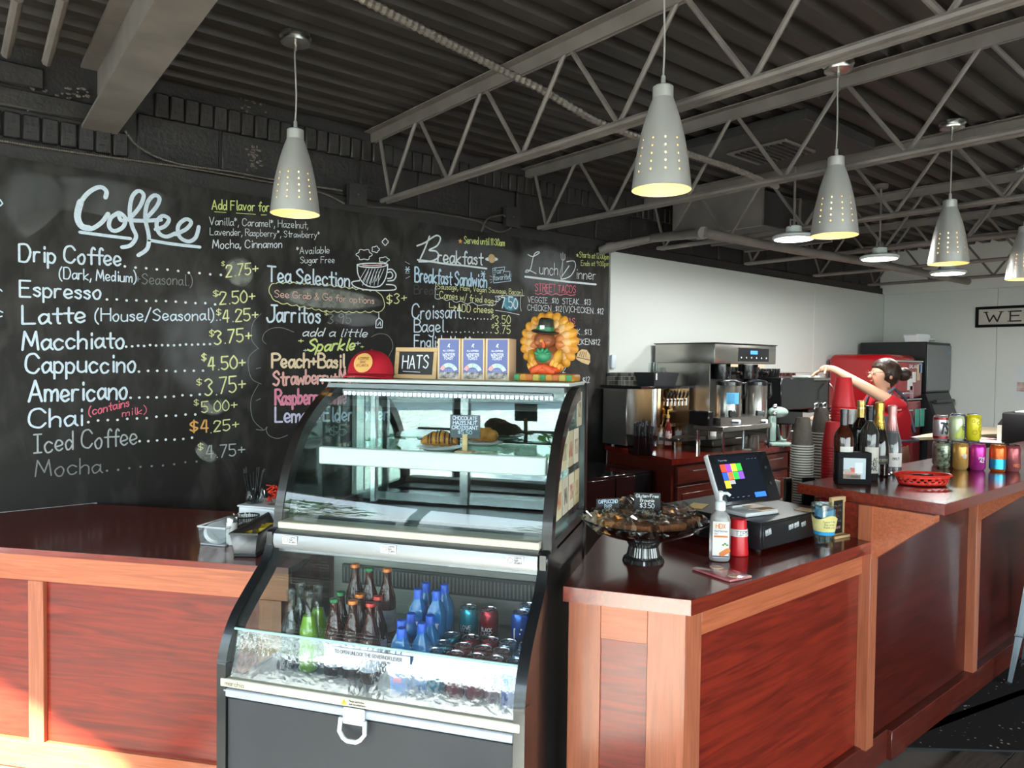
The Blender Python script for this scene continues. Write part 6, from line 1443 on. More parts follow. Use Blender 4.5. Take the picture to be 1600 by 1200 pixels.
def brewer():
    Y0 = 3.36; x0 = Xat(1112, Y0); x1 = Xat(1206, Y0); zt = zat(1160, 537, Y0); t = thing('coffee_brewer', 'tall stainless twin coffee brewer with black control panel', 'coffee machine', (x0, Y0, ZK)); W_ = x1-x0; H = zt-ZK
    MB().box(0, .10, .10, .16, .50, H-.16).build('side_column', M_ss, t) if False else None
    MB().box(0, .28, .06, W_, .56, H-.004, .003).build('rear_column', M_ssd, t)
    MB().box(-.004, -.02, H-.165, W_+.01, .57, H-.006, .006, 2).build('head', M_ss, t); MB().box(-.01, -.03, H-.008, W_+.016, .58, H, .002).build('top_lid', M_mblk, t)
    MB().box(-.012, .02, .06, .0, .56, H-.165).build('side_panel', M_ss, t)
    MB().box(W_*.36, -.022, H-.145, W_*.88, -.019, H-.035, .001).build('control_panel', M_mblk, t)
    cpn = KIDS(t)[-1]; MB().box(W_*.56, -.0235, H-.085, W_*.68, -.0215, H-.055).build('display', mat('lcd', '3a6fd0', .3, emit='3a78e0', es=.8), cpn)
    for k in range(6): MB().ball((W_*.41+k*W_*.085, -.0225, H-.115), .007, .002, .007, 8, 6).build('button', M_cwhite, cpn)
    for k in range(2):
        xc = W_*(.30+.45*k); f = MB().lathe([(.09, 0), (.10, .10), (.10, .12)], 22, (xc, .11, H-.29)).build('brew_funnel', M_mblk, t); MB().tube([(xc, .0, H-.24), (xc, -.09, H-.24)], .013, 8).build('funnel_handle', M_mblk, f)
        lb = MB().box(xc-.05, -.0225, H-.19, xc+.05, -.0205, H-.168).build('maker_plate', mat('plate_tan', 'c9a48a', .4), t)
    MB().box(-.01, -.02, .0, W_+.01, .58, .06, .006).build('base', M_ssd, t)
    # servers in front
    for k, (px, r, rows, lb) in enumerate(((1138, .096, 0, 'stainless coffee server with blue note, left of the pair'), (1181, .085, 0, 'stainless coffee server, right of the pair'))):
        Yc = 3.20; xc = Xat(px, Yc); zb = zat(px, 650, Yc); z1 = zat(px, 594, Yc); s = thing('coffee_server', lb, 'coffee server', (xc, Yc, zb), face(0), 'coffee servers on the steel stand'); h = z1-zb
        MB().lathe([(0, 0), (r, 0), (r, .02), (r, h*.86), (r*.96, h*.88)], 28).build('server_body', M_ss, s); MB().lathe([(r*1.02, h*.86), (r*1.02, h*.95), (r*.7, h), (r*.3, h*1.02), (0, h*1.02)], 28).build('lid', M_mblk, s); MB().box(-.03, -r-.03, -.0, .03, -r+.01, .05, .006).build('tap_block', M_mblk, s)
        MB().tube([(r*.8, -.03, h*.9), (r*1.2, -.03, h*.92), (r*1.25, -.03, h*.6), (r*1.0, -.03, h*.5)], .011, 8).build('handle', M_mblk, s)
        MB().box(-.045, -r-.045, -.058, .055, -r-.03, -.018, .008).build('drip_bracket', M_cwhite, s); MB().box(-.02, -r-.047, -.046, .035, -r-.0445, -.032, .002).build('slot', M_mblk, s)
        if k == 0:
            n_ = MB().sheet([[((r+.002)*math.sin(a*.1-.45), -(r+.002)*math.cos(a*.1-.45), h*.35+z) for a in range(11)] for z in (0, .085)]).build('blue_note', mat('note_blue', '5fb0dc', .7), s, fix=False)
            mb = MB()
            for q in range(5): write(mb, 'fresh brew now', (V((-.035, -r-.003, h*.35+.066-.015*q)), V((1, 0, 0)), V((0, 0, 1)), V((0, -1, 0))), .008, .05, .12, 0, .02)
            mb.wrap(r+.003); mb.build('lettering', mat('print_blue', '4a6a9a', .5), n_, flat=True, fix=False)
    # stand
    Yc = 3.20; zb = zat(1138, 650, Yc); xa = Xat(1124, Yc-.1); xb = Xat(1200, Yc-.1)
    st = thing('server_stand', 'low stainless stand on legs carrying the coffee servers', 'stand', (0, 0, 0)); MB().box(xa, Yc-.135, zb-.10, xb, Yc+.13, zb-.062, .004).box(xa+.02, Yc-.10, zb-.062, xb-.02, Yc+.12, zb-.002).build('stand_top', M_ss, st)
    for x in (xa+.02, xb-.02):
        for y in (Yc-.12, Yc+.10): MB().cyl((x, y, ZK), (x, y, zb-.10), .012, seg=8).build('leg', M_chr, st)
    mb = MB().box(xa-.075, Yc-.06, zb-.06, xa-.012, Yc+.12, zb+.05, .008).build('black_box', M_mblk, None); tag(mb, 'small black box between the dispenser taps and the servers', 'box'); 
    g = thing('glass_tumbler', 'clear tumbler under the server stand', 'glass', (Xat(1172, 3.08), 3.1, ZK)); MB().open_lathe([(0, .003), (.035, .003), (.042, .07), (.043, .085)], 18).build('tumbler_wall', glass('cup_clear'), g, fix=False); MB().lathe([(.034, 0), (.036, .004), (0, .004)], 18).build('tumbler_base', M_frost, g)
brewer()
def espresso():
    Y0 = 3.30; x0 = Xat(1218, Y0)+.02; x1 = Xat(1300, Y0); t = thing('espresso_machine', 'wide black espresso machine in front of the red fridge', 'espresso machine', (x0, Y0, ZK)); W_ = x1-x0; zt = zat(1250, 590, Y0)-ZK
    MB().box(0, 0, .26, W_*.62, .46, zt, .008).build('body', M_mblk, t); MB().box(W_*.62, .05, .22, W_, .46, zt-.03, .006).build('group_body', M_mblk, t); MB().box(0, -.0, .0, W_, .48, .08, .006).build('drip_base', M_ssd, t); MB().box(.02, .28, .08, W_-.02, .46, .27).build('back_panel', M_mblk, t)
    MB().box(W_*.60, .02, zt-.03, W_, .46, zt-.005, .003).build('cup_tray', M_ss, t)
    for k in range(2):
        x = W_*(.70+.18*k); gh = MB().lathe([(.035, 0), (.035, .05), (.028, .06)], 16, (x, .03, .25)).build('group_head', M_chr, t); MB().tube([(x, .0, .255), (x, -.12, .245)], .011, 8).build('portafilter_handle', M_mblk, gh)
    MB().tube([(W_*.98, .02, zt-.06), (W_*.985, -.03, zt-.12), (W_*.98, -.04, .16)], .006, 6).build('steam_wand', M_chr, t)
    for x in (.03, W_-.03): MB().cyl((x, .05, -.0), (x, .05, .01), .015, seg=8).build('foot', M_chr, t)
    for k in range(4):
        c = thing('espresso_cup', 'black cup stored on the espresso machine', 'cup', (x0+.06+.09*k, Y0+.25, ZK+zt+.0005), 0, 'black cups on the espresso machine'); MB().lathe([(0, 0), (.03, 0), (.04, .05), (.041, .075), (.037, .073), (0, .02)], 16).build('cup_body', M_mblk, c); MB().tube([(.038, 0, .06), (.062, 0, .055), (.06, 0, .025), (.034, 0, .02)], .005, 6).build('handle', M_mblk, c)
    o = MB().box(0, 0, 0, .22, .16, .02, .004).build('folded_towel', mat('towel', 'cfd4cc', .9), loc=(x0+W_*.62, Y0+.06, ZK+zt-.0045)); tag(o, 'pale folded towel on the right of the espresso machine', 'towel')
    # pale green grinder/mixer to its left
    Yg = 3.12; xg = Xat(1216, Yg); g = thing('stand_mixer', 'pale green stand mixer with steel bowl by the server stand', 'mixer', (xg, Yg, ZK), face(0)); M_g = mat('mint', '9db8ae', .3, coat=.3)
    MB().box(-.08, -.08, 0, .10, .10, .03, .012, 2).build('mixer_base', M_g, g); MB().box(-.075, -.03, .03, -.02, .06, .24, .018, 2).build('mixer_column', M_g, g); MB().ball((.0, .01, .27), .085, .042, .045).build('mixer_head', M_g, g); MB().lathe([(0, 0), (.035, .0), (.05, .05), (.062, .12), (.064, .13)], 20, (.045, 0, .045)).build('mixer_bowl', M_chr, g)
    for k in range(2): MB().ball((-.05, -.06, .26+.06*k), .02, .012, .02, 10, 7).build('mixer_knob', M_chr, g)
    k2 = thing('milk_jug', 'steel milk jug between the stand and the mixer', 'jug', (Xat(1181, 3.06), 3.08, ZK)); MB().lathe([(0, 0), (.045, 0), (.048, .02), (.04, .09), (.044, .11)], 20).build('jug_body', M_ss, k2); MB().tube([(.04, 0, .09), (.075, 0, .085), (.07, 0, .03), (.045, 0, .025)], .005, 6).build('handle', M_chr, k2)
espresso()
# small things in front of the dispenser
def cutlery():
    p = uz(1005, 711, ZK); t = thing('cutlery_holder', 'clear box packed with black plastic cutlery at the left end of the back counter', 'holder', p, face(.2)); 
    MB().sheet([[(-.075, -.03, .0), (-.095, -.05, .14)], [(.055, -.03, 0), (.085, -.05, .14)], [(.055, .09, 0), (.085, .10, .14)], [(-.075, .09, 0), (-.095, .10, .14)], [(-.075, -.03, 0), (-.095, -.05, .14)]]).build('holder_wall', glass('smoke_box', 'aab0b2', 2.2), t, fix=False, flat=True)
    MB().box(-.075, -.03, 0, .055, .09, .004).build('holder_base', M_mblk, t)
    for k in range(26):
        x = rnd.uniform(-.07, .06); y = rnd.uniform(-.02, .07); h = rnd.uniform(.19, .24); o = MB().box(-.005, -.002, 0, .005, .002, h*.75, .001).box(-.009, -.002, h*.75, .009, .002, h, .002).build('black_cutlery', mat('cutlery_black', '1b1b1e', .35)); o.location = p+MX.Rotation(face(.2), 3, 'Z') @ V((x, y, .005)); o.rotation_euler = (rnd.uniform(-.12, .12), rnd.uniform(-.15, .15), face(.2)+rnd.uniform(-.3, .3)); tag(o, 'black plastic fork or knife standing in the clear cutlery box', 'cutlery', 'black cutlery in the clear box')
cutlery()
def syrup(px, py, col, cap, label, lab, h=.24, spout=True):
    p = uz(px, py, ZK); t = thing('syrup_bottle', label, 'bottle', p, face(0)); 
    MB().lathe([(0, 0), (.030, 0), (.032, .004), (.032, h*.5), (.024, h*.62), (.013, h*.78), (.0125, h*.92)], 18).build('bottle_body', col, t); MB().lathe([(.014, h*.9), (.014, h*.98), (0, h)], 14).build('cap', cap, t)
    if spout: MB().tube([(0, 0, h*.97), (0, 0, h*1.12), (.03, -.01, h*1.15)], .007, 6).build('pourer', cap, t)
    l = MB().sheet([[(.0326*math.sin(a*.18-.9), -.0326*math.cos(a*.18-.9), z) for a in range(11)] for z in (h*.10, h*.44)]).build('paper_label', lab, t, fix=False)
    return t
syrup(1043, 700, mat('syrup_red', '6a1a14', .08, coat=.5), mat('pump_gold', 'c9a24e', .3, .4), 'red syrup bottle with gold pourer and pale label', mat('label_red_print', 'd8cfc8', .6, col2='b8434a', nscale=22), .26)
syrup(1059, 694, mat('syrup_amber', '8a5a30', .08, coat=.5), M_mblk, 'amber syrup bottle behind the red one', mat('label_white'), .25)
syrup(1032, 699, mat('syrup_clear', 'b08a58', .1, coat=.4), mat('pump_wood', 'b88a50', .4), 'pale amber syrup bottle left of the red one', mat('label_white'), .28)
syrup(1113, 692, mat('syrup_black', '15110f', .08, coat=.5), M_lid, 'black sauce bottle with silver cap and white label before the tray', mat('label_white'), .22, False)
# socket and switch on the wall
def wallplate(px, py, w_, h_, label, c_, plug=False):
    q = uy(px, py, WY-.014); t = thing('wall_socket', label, 'socket', (q.x, WY-.0142, q.z)); MB().box(-w_/2, -.006, -h_/2, w_/2, 0, h_/2, .002).build('cover_plate', mat(c_+'_plate', c_, .4), t)
    if plug: MB().box(-.018, -.035, -.05, .03, -.006, -.005, .004).build('plug_adapter', mat('plug_white', 'd0d0dc', .4, emit='8a80ff', es=.5), t); MB().box(-.015, -.02, .0, .022, -.006, .028, .003).build('plug', M_mblk, t)
wallplate(963, 666, .075, .125, 'pale wall socket with a plugged adapter on the tiles', 'd2d6d0', True)
def dispenser_wall():
    q = uy(956, 565, WY-.005); o = MB().box(-.03, -.03, -.055, .03, 0, .055, .012, 2).build('wall_dispenser', mat('cool_white', 'cdd4dc', .4), loc=(q.x, WY-.0045, q.z)); tag(o, 'small white plastic holder on the wall above the tiles', 'holder')
dispenser_wall()
# black cabinet below, left of the back counter
def black_cab():
    a = uz(1018, 735, .80); t = thing('black_cabinet', 'glossy black cabinet under the left end of the back counter', 'cabinet', (a.x, a.y, 0)); M_m = mat('black_marble', '121214', .12, coat=.5, col2='1d1d20', nscale=3)
    MB().box(-.75, 0, .02, -.0, .62, .80, .004).build('cabinet_body', M_m, t); MB().box(-.74, -.006, .05, -.38, .004, .78, .002).box(-.37, -.006, .05, -.01, .004, .78, .002).build('door_pair', M_m, t)
black_cab()
# ================================================================ fridge, ice machine
def fridge():
    x0, yf, W_, D, H = 7.80, 3.22, .66, .70, 1.68; t = thing('red_fridge', 'red retro fridge with rounded top, magnets and notes', 'fridge', (x0, yf, 0)); M_r = mat('fridge_red', 'a3161c', .25, coat=.5); M_d = mat('fridge_door', '8f2228', .25, coat=.4)
    MB().box(0, .03, .03, W_, D, H, .07, 5).build('body', M_r, t)
    d1 = MB().box(.005, -.03, .06, W_-.005, .03, 1.20, .03, 3).build('door', M_d, t); d2 = MB().box(.005, -.03, 1.22, W_-.005, .03, H-.06, .03, 3).build('freezer_door', M_d, t)
    MB().box(.02, -.034, 1.203, W_-.02, .0, 1.215).build('chrome_strip', M_chr, t); MB().box(.01, -.036, H-.075, W_-.01, .0, H-.062).build('chrome_strip', M_chr, t)
    for dd, z in ((d1, 1.10), (d2, 1.28)): MB().tube([(.04, -.03, z), (.06, -.07, z), (.30, -.07, z), (.32, -.03, z)], .010, 8).build('handle', M_chr, dd)
    for x, z, w_, h_, c_ in ((.30, 1.34, .12, .12, 'd6d6d8'), (.42, 1.42, .08, .11, 'e0dedc'), (.36, 1.24, .09, .14, 'c08a98'), (.54, 1.44, .07, .17, 'c9b89a'), (.58, 1.52, .08, .10, '8aa8c8'), (.20, 1.50, .03, .03, 'e8e4e0')): MB().box(x-.03, -.034, z-.03, x-.03+w_, -.030, z-.03+h_).build('note_magnet', mat('magnet_'+c_, c_, .5), d2)
    mb = MB(); write(mb, 'SMART', (V((.34, -.0312, 1.53)), V((1, 0, 0)), V((0, 0, 1)), V((0, -1, 0))), .035, .17, .16, 0, 0) if False else write(mb, 'GALANZ', (V((.30, -.0312, 1.54)), V((1, 0, 0)), V((0, 0, 1)), V((0, -1, 0))), .035, .22, .16, 0, 0)
    mb.build('lettering', mat('print_white'), d2, flat=True, fix=False)
    for k in range(2):
        q = V((x0+.40+.13*k, yf-.085, .92)); o = MB().box(-.05, -.004, 0, .05, .004, .19, .003).build('tea_towel', mat('teal_cloth', '4fa08e', .9), loc=q); tag(o, 'teal cloth hanging on the red fridge, %s of two' % ('left' if k == 0 else 'right'), 'cloth', 'teal cloths on the fridge')
    MB().cyl((.36, -.08, 1.105-.0), (.62, -.08, 1.105), .006, seg=8).build('towel_bar', M_chr, d1)
    for x in (.08, W_-.08): MB().cyl((x, .1, 0), (x, .1, .035), .02, seg=8).build('foot', M_mblk, t)
fridge()
def ice():
    x0, yf, W_, D = 8.57, 3.2, .68, .72; t = thing('ice_machine', 'grey-fronted ice machine on black bin in the far corner', 'ice machine', (x0, yf, 0)); H = 1.83
    MB().box(0, .0, 1.27, W_, D, H, .006).build('head_case', mat('ice_black', '1a1b1d', .35), t); MB().box(.012, -.012, 1.29, W_-.004, .002, H-.03, .004).build('front_panel', mat('ice_grey', '85888a', .35, .4), t)
    MB().prism([(-.0, 1.265), (D, 1.265), (D, .08), (-.16, .08), (-.16, .80), (-.04, 1.16)], 0, W_, 'x').build('bin', mat('ice_black'), t)
    l = MB().prism([(-.165, .86), (-.05, 1.16), (-.035, 1.155), (-.15, .85)], .04, W_-.04, 'x').build('bin_lid', mat('ice_black2', '242527', .3), t); MB().cyl((.10, -.062, 1.175), (W_-.05, -.062, 1.175), .022, seg=10).build('bin_handle', mat('ice_black2'), t)
    MB().box(W_-.12, -.0135, H-.12, W_-.03, -.011, H-.09).build('badge', mat('badge_blue', '7a93b0', .4), t)
    for x in (.06, W_-.06):
        for y in (0, D-.06): MB().cyl((x, y, 0), (x, y, .08), .025, seg=8).build('foot', M_ss, t)
    s = thing('ice_scoop', 'white plastic scoop lying on top of the ice machine', 'scoop', (x0+.12, yf+.12, H+.0005), -.15)
    MB().prism([(-.20, .07), (-.16, .0), (.05, 0), (.09, .06), (.06, .085), (-.18, .085)], -.07, .07, 'y').build('scoop_bowl', M_cwhite, s); MB().box(.07, -.02, .02, .28, .02, .05, .008).build('handle', M_cwhite, s)
ice()
def welcome():
    a = ux(1524, 512, XF-.02); zt = ux(1524, 480, XF-.02).z; zb = a.z; t = thing('welcome_sign', 'long framed WELCOME sign on the far wall', 'sign', (XF-.0135, a.y, zb), -PI/2); W_ = 1.62; H = zt-zb
    m_ = mat('frame_black', '161618', .35); MB().box(0, -.02, 0, W_, 0, .03).box(0, -.02, H-.03, W_, 0, H).box(0, -.02, .03, .03, 0, H-.03).box(W_-.03, -.02, .03, W_, 0, H-.03).build('frame', m_, t); MB().box(.03, -.006, .03, W_-.03, -.001, H-.03).build('sign_board', mat('sign_cream', 'cbc3ba', .7, col2='bdb4aa', nscale=10), t)
    mb = MB(); F_ = lambda x: (V((x, -.0068, .062)), V((1, 0, 0)), V((0, 0, 1)), V((0, -1, 0))); h = H-.125
    x = .10
    for ch, w_ in (('W', .15), ('E', .10), ('L', .10), ('C', .11), ('O', .12), ('M', .14), ('E', .10)):
        write(mb, ch, F_(x), h, w_, .15, 0, 0)
        if ch in 'WELM':
            for xx, zz in (((0, 1), (1, 1)) if ch == 'W' else ((0, 0), (0, 1)) if ch != 'M' else ((0, 0), (1, 0))): stroke(mb, [(x+w_*xx-.02, .062+h*zz), (x+w_*xx+.02, .062+h*zz)], .010, (V((0, -.0068, 0)), V((1, 0, 0)), V((0, 0, 1)), V((0, -1, 0))))
        x += w_+.085
    mb.build('lettering', mat('print_black'), t, flat=True, fix=False)
    q = ux(1594, 600, XF-.02); n = thing('wall_notice', 'small paper notice on the far wall at the right edge', 'notice', (XF-.0135, q.y+.05, q.z-.16), -PI/2); MB().box(0, -.004, 0, .25, 0, .36).build('paper', mat('notice_white', 'd0d4d6', .6), n); MB().box(.02, -.006, .08, .23, -.004, .18).build('print', mat('notice_red', 'b07a70', .6, col2='c8c0bc', nscale=20), n)
welcome()
# ================================================================ the barista
def skin_mesh(name, joints, bones, m_, parent=None, sub=2, root=0):
    me = bpy.data.meshes.new(name); me.from_pydata([j[0] for j in joints], bones, []); me.materials.append(m_)
    o = bpy.data.objects.new(name, me); COL.objects.link(o)
    md = o.modifiers.new('skin', 'SKIN'); md.use_smooth_shade = True
    for i, j in enumerate(joints):
        r = j[1]; me.skin_vertices[0].data[i].radius = (r, r) if not isinstance(r, tuple) else r
        me.skin_vertices[0].data[i].use_root = (i == root)
    s = o.modifiers.new('sub', 'SUBSURF'); s.levels = sub; s.render_levels = sub
    if parent: o.parent = parent
    return o
def person():
    e1 = V((-CR.x, -CR.y, 0)).normalized(); e2 = V((CF.x, CF.y, 0)).normalized()
    b = EYE+ray(1393, 592)*5.25; b = V((b.x, b.y, 0))
    t = thing('person', 'person in red T-shirt, dark hair in a bun, one arm stretched over the espresso machine', 'person', b, 0)
    def J(a, c, z, r): return (e1*a+e2*c+V((0, 0, z)), r)
    SK = mat('skin', 'd8a88c', .5); 
    J_ = [J(0, 0, .90, .13), J(.01, 0, 1.05, .115), J(.03, 0, 1.22, .12), J(.045, 0, 1.335, .06), J(.06, 0, 1.40, .047), J(.075, .0, 1.445, .066), J(.075, 0, 1.50, .082), J(.06, 0, 1.555, .06),
          J(.03, -.15, 1.275, .052), J(.24, -.03, 1.42, .038), J(.37, .10, 1.525, .026), J(.41, .14, 1.535, .029), J(.435, .165, 1.52, .026),
          J(.05, .15, 1.305, .055), J(.17, .24, 1.09, .040), J(.34, .26, 1.16, .028), J(.40, .25, 1.165, .030),
          J(.0, -.09, .82, .095), J(.01, -.10, .47, .058), J(-.01, -.10, .09, .040), J(.10, -.11, .035, .030), J(.0, .09, .82, .095), J(.03, .10, .47, .058), J(.03, .10, .09, .040), J(.14, .11, .035, .030)]
    B_ = [(0, 1), (1, 2), (2, 3), (3, 4), (4, 5), (5, 6), (6, 7), (2, 8), (8, 9), (9, 10), (10, 11), (11, 12), (2, 13), (13, 14), (14, 15), (15, 16), (0, 17), (17, 18), (18, 19), (19, 20), (0, 21), (21, 22), (22, 23), (23, 24)]
    def fingers(base_i, dirs):
        for (da, dc, dz, L) in dirs:
            p = J_[base_i][0]; n0 = len(J_); d = e1*da+e2*dc+V((0, 0, dz)); q0 = p+d*.018
            d2 = (d+V((0, 0, -.7))).normalized()
            J_.append((q0, .0095)); J_.append((q0+d.normalized()*L*.5, .0085)); J_.append((q0+d.normalized()*L*.5+d2*L*.5, .0070))
            B_.append((base_i, n0)); B_.append((n0, n0+1)); B_.append((n0+1, n0+2))
    fingers(12, [(.8, .1, -.4, .070), (.7, .5, -.45, .078), (.45, .8, -.45, .074), (.2, .95, -.45, .060)]); fingers(11, [(.55, -.75, -.55, .060)])
    fingers(16, [(.95, -.3, -.1, .070), (.95, .0, -.1, .078), (.95, .3, -.1, .074), (.9, .55, -.1, .06)]); fingers(15, [(.7, -.6, .3, .06)])
    skin_mesh('body', J_, B_, SK, t)
    # clothes follow the same joints
    SH = mat('shirt_red', 'b01020', .85, bump=.1, bscale=90)
    S_ = [J(0, 0, .86, .168), J(.01, 0, 1.06, .14), J(.03, 0, 1.20, .145), J(.042, 0, 1.305, .085), J(.03, -.15, 1.27, .078), J(.115, -.105, 1.335, .066), J(.05, .15, 1.30, .078), J(.105, .19, 1.19, .066)]
    skin_mesh('t_shirt', S_, [(0, 1), (1, 2), (2, 3), (2, 4), (4, 5), (2, 6), (6, 7)], SH, t)
    P_ = [J(0, 0, .93, .158), J(.0, -.09, .82, .112), J(.01, -.10, .47, .075), J(-.01, -.10, .10, .062), J(.0, .09, .82, .112), J(.03, .10, .47, .075), J(.03, .10, .10, .062)]
    skin_mesh('trousers', P_, [(0, 1), (1, 2), (2, 3), (0, 4), (4, 5), (5, 6)], mat('trousers', '24262b', .9), t)
    for c, x in ((-.11, .0), (.11, .04)):
        o = MB().ball(e1*(x+.03)+e2*c+V((0, 0, .042)), .115, .046, .042, 14, 8, rot=Euler((0, 0, math.atan2(e1.y, e1.x)))).build('shoe', mat('shoe_black', '17181a', .5), t)
    AP = mat('apron', '4a4f5c', .85)
    q = lambda a, c, z: e1*a+e2*c+V((0, 0, z))
    for s in (-1, 1):
        MB().tube([q(.165, s*.09, 1.20), q(.12, s*.10, 1.32), q(.03, s*.095, 1.395), q(-.07, s*.06, 1.33), q(-.125, -s*.01, 1.22), q(-.13, -s*.08, 1.08)], .013, 6).build('apron_strap', AP, t)
    rows = [[q(.165*math.cos(a)+.02, .165*math.sin(a), z) for a in [-1.5+3.0*k/12 for k in range(13)]] for z in (1.2, 1.0, .85, .6)]
    o = MB().sheet(rows).build('apron', AP, t, fix=False); 
    MB().tube([q(.18*math.cos(a*PI/10)+.0, .18*math.sin(a*PI/10), 1.03) for a in range(20)], .010, 6, True).build('apron_tie', AP, t)
    # head: hair, bun, ear, glasses, nose
    HR = mat('hair_dark', '2a1c14', .45, col2='3a281c', nscale=30, stretch=(1, 1, .3), bump=.3, bscale=80); hz = math.atan2(e1.y, e1.x)
    hc = q(.055, 0, 1.515)
    bm = bmesh.new(); bmesh.ops.create_uvsphere(bm, u_segments=24, v_segments=16, radius=1)
    for v in bm.verts:
        x, y, z = v.co
        cut = max(0, x-.42)*max(0, .40-z)      # open over the face
        v.co = V((x*.106-.012-cut*.20, y*.092, z*.098+(-.02 if x < -.2 and z < 0 else 0)))
    h = MB(); h.T = MX.Translation(hc) @ MX.Rotation(hz, 4, 'Z'); h.bm(bm); h.build('hair', HR, t)
    MB().ball(q(-.078, -.015, 1.495), .056, .052, .050).build('hair_bun', HR, t)
    MB().tube([q(-.045, -.01, 1.51), q(-.05, -.01, 1.505)], .034, 12).build('hair_tie', mat('tie', '3a2a2a', .7), t)
    MB().ball(q(.045, -.078, 1.485), .016, .009, .026, 10, 8, rot=Euler((0, 0, hz))).build('ear', SK, t)
    MB().lathe([(.016, 0), (.012, .012), (.004, .022), (0, .023)], 10, q(.150, 0, 1.478), axis=e1+V((0, 0, -.25))).build('nose', SK, t)
    for s in (-1, 1):
        MB().ball(q(.143, s*.030, 1.503), .008, .010, .008, 10, 8).build('eye', mat('eye_white', 'e8e4e0', .3), t)
        MB().tube([q(.158, s*.032, 1.503)+e2*(.022*math.cos(a*PI/8))+V((0, 0, .018*math.sin(a*PI/8))) for a in range(16)], .0016, 5, True).build('glasses_rim', mat('glasses', '6a4a3a', .3), t)
        MB().tube([q(.157, s*.054, 1.506), q(.10, s*.082, 1.508), q(.04, s*.088, 1.502)], .0018, 5).build('glasses_arm', mat('glasses'), t)
    MB().ball(q(.146, 0, 1.445), .008, .020, .006, 10, 6, rot=Euler((0, 0, hz))).build('lips', mat('lips', 'b06a60', .5), t)
person()
# ================================================================ lamps and services under the roof
M_shade = mat('brushed_aluminium', 'f0ede8', .3, .65, bump=.02, bscale=14, stretch=(1, 1, 160))
M_shadein = mat('shade_inside', 'ffe4ac', .5); M_bulb = mat('bulb', 'ffffff', .5, emit='ffd58a', es=BULB)
def pendant():
    t = thing('pendant_lamp', '', 'pendant lamp', group='perforated aluminium pendant lamps')
    H = .345; R_ = .104
    prof = []
    zz = [0]
    for k in range(6): zz += [.022+.0275*k, .0285+.0275*k]
    zz += [.20+.0125*k for k in range(11)]
    for z in zz:
        z = min(z, H*.93); q = z/H
        r = R_*(1-.33*q-.42*q**2.6); prof.append((r, z))
    seg = 120
    def hole(i, k): return i % 2 == 1 and i < 12 and i > 1 and k % 10 == 5
    prof = [(r, z-.0045*0) for r, z in prof]
    # ring heights: squeeze the rings that carry the holes so that the holes are small squares
    P = [];
    for i, (r, z) in enumerate(prof): P.append((r, z))
    o = MB().open_lathe(P, seg, skip=hole).build('shade', M_shade, t, fix=False)
    MB().open_lathe([(r-.0012, z) for r, z in P], seg, skip=hole).build('shade_lining', M_shadein, o, fix=False)
    MB().tube([(R_*math.cos(a*PI/24), R_*math.sin(a*PI/24), 0) for a in range(48)], .0016, 5, True).build('shade_rim', M_shade, o)
    zt = P[-1][1]; rt = P[-1][0]
    MB().lathe([(rt+.001, zt-.004), (rt*1.0, zt+.038), (rt*.8, zt+.043), (.009, zt+.045), (.008, zt+.075), (.004, zt+.080)], 24).build('shade_cap', M_shade, t)
    MB().lathe([(0, .075), (.020, .085), (.030, .105), (.028, .13), (.016, .16), (.016, .20), (0, .2)], 18).build('bulb', M_bulb, t)
    return t, zt+.08
PD, PDT = pendant()
def hang(t, loc, zc, label):
    t.location = loc; t['label'] = label
    L = zc-loc.z
    for ch in KIDS(t):
        if ch.name.startswith(('cord', 'canopy')): bpy.data.objects.remove(ch)
    pts = [(.004*math.sin(i*.9), 0, PDT+(L-.03-PDT)*i/6) for i in range(7)]; pts[0] = (0, 0, PDT); pts[6] = (0, 0, L-.02)
    MB().tube(pts, .0035, 6).build('cord', mat('cord_grey', 'a8a49e', .5), t)
    c = MB().lathe([(.006, L-.075), (.008, L-.045), (.062, L-.040), (.064, L-.032), (.045, L-.028), (.045, L-.018), (.068, L-.016), (.068, L-.004), (0, L-.002)], 24).build('canopy', mat('canopy_nickel', 'bcb9b4', .25, .9), t)
    d = bpy.data.lights.new('bulb_light', 'POINT'); d.energy = BULBW; d.color = (1, .82, .58); d.shadow_soft_size = .03; l = bpy.data.objects.new('bulb_light', d); COL.objects.link(l); l.parent = t; l.location = (0, 0, .06)
    return t
def shade_z(px, py_bottom, X, Y): return None
_pl = [((462, 334, 60, 2.93), 'aluminium pendant lamp at the left, hanging before the Coffee heading'), ((1025, 298, None, None), 'largest aluminium pendant lamp, hanging before the nearest joists'),
       ((1303, 368, 103, 2.93), 'aluminium pendant lamp in the bar row, above the red cup stack'), ((1480, 413, 195, 2.93), 'aluminium pendant lamp in the bar row, above the welcome corner'), ((1598, 437, None, None), 'aluminium pendant lamp cut by the right edge of the picture')]
_pos = [uz(462, 60, 2.93), None, uz(1310, 103, 2.93), uz(1488, 195, 2.93), None]
_pos[1] = V((2*_pos[2].x-_pos[3].x+.015, _pos[2].y, 2.93)); _pos[4] = V((2*_pos[3].x-_pos[2].x+.07, _pos[3].y, 2.93))
_bot = [334, 297, 368, 412, 436]
for i, (a, lb) in enumerate(_pl):
    p = _pos[i]; lo_, hi_ = 1.6, 2.9
    for _ in range(40):
        z = (lo_+hi_)/2; v = V((p.x, p.y, z))-EYE; yy = 600-FPX*v.dot(CU)/v.dot(CF)
        if yy > _bot[i]: lo_ = z
        else: hi_ = z
    t = PD if i == 0 else dup(PD)
    hang(t, V((p.x, p.y, z)), ZD-.002, lb)
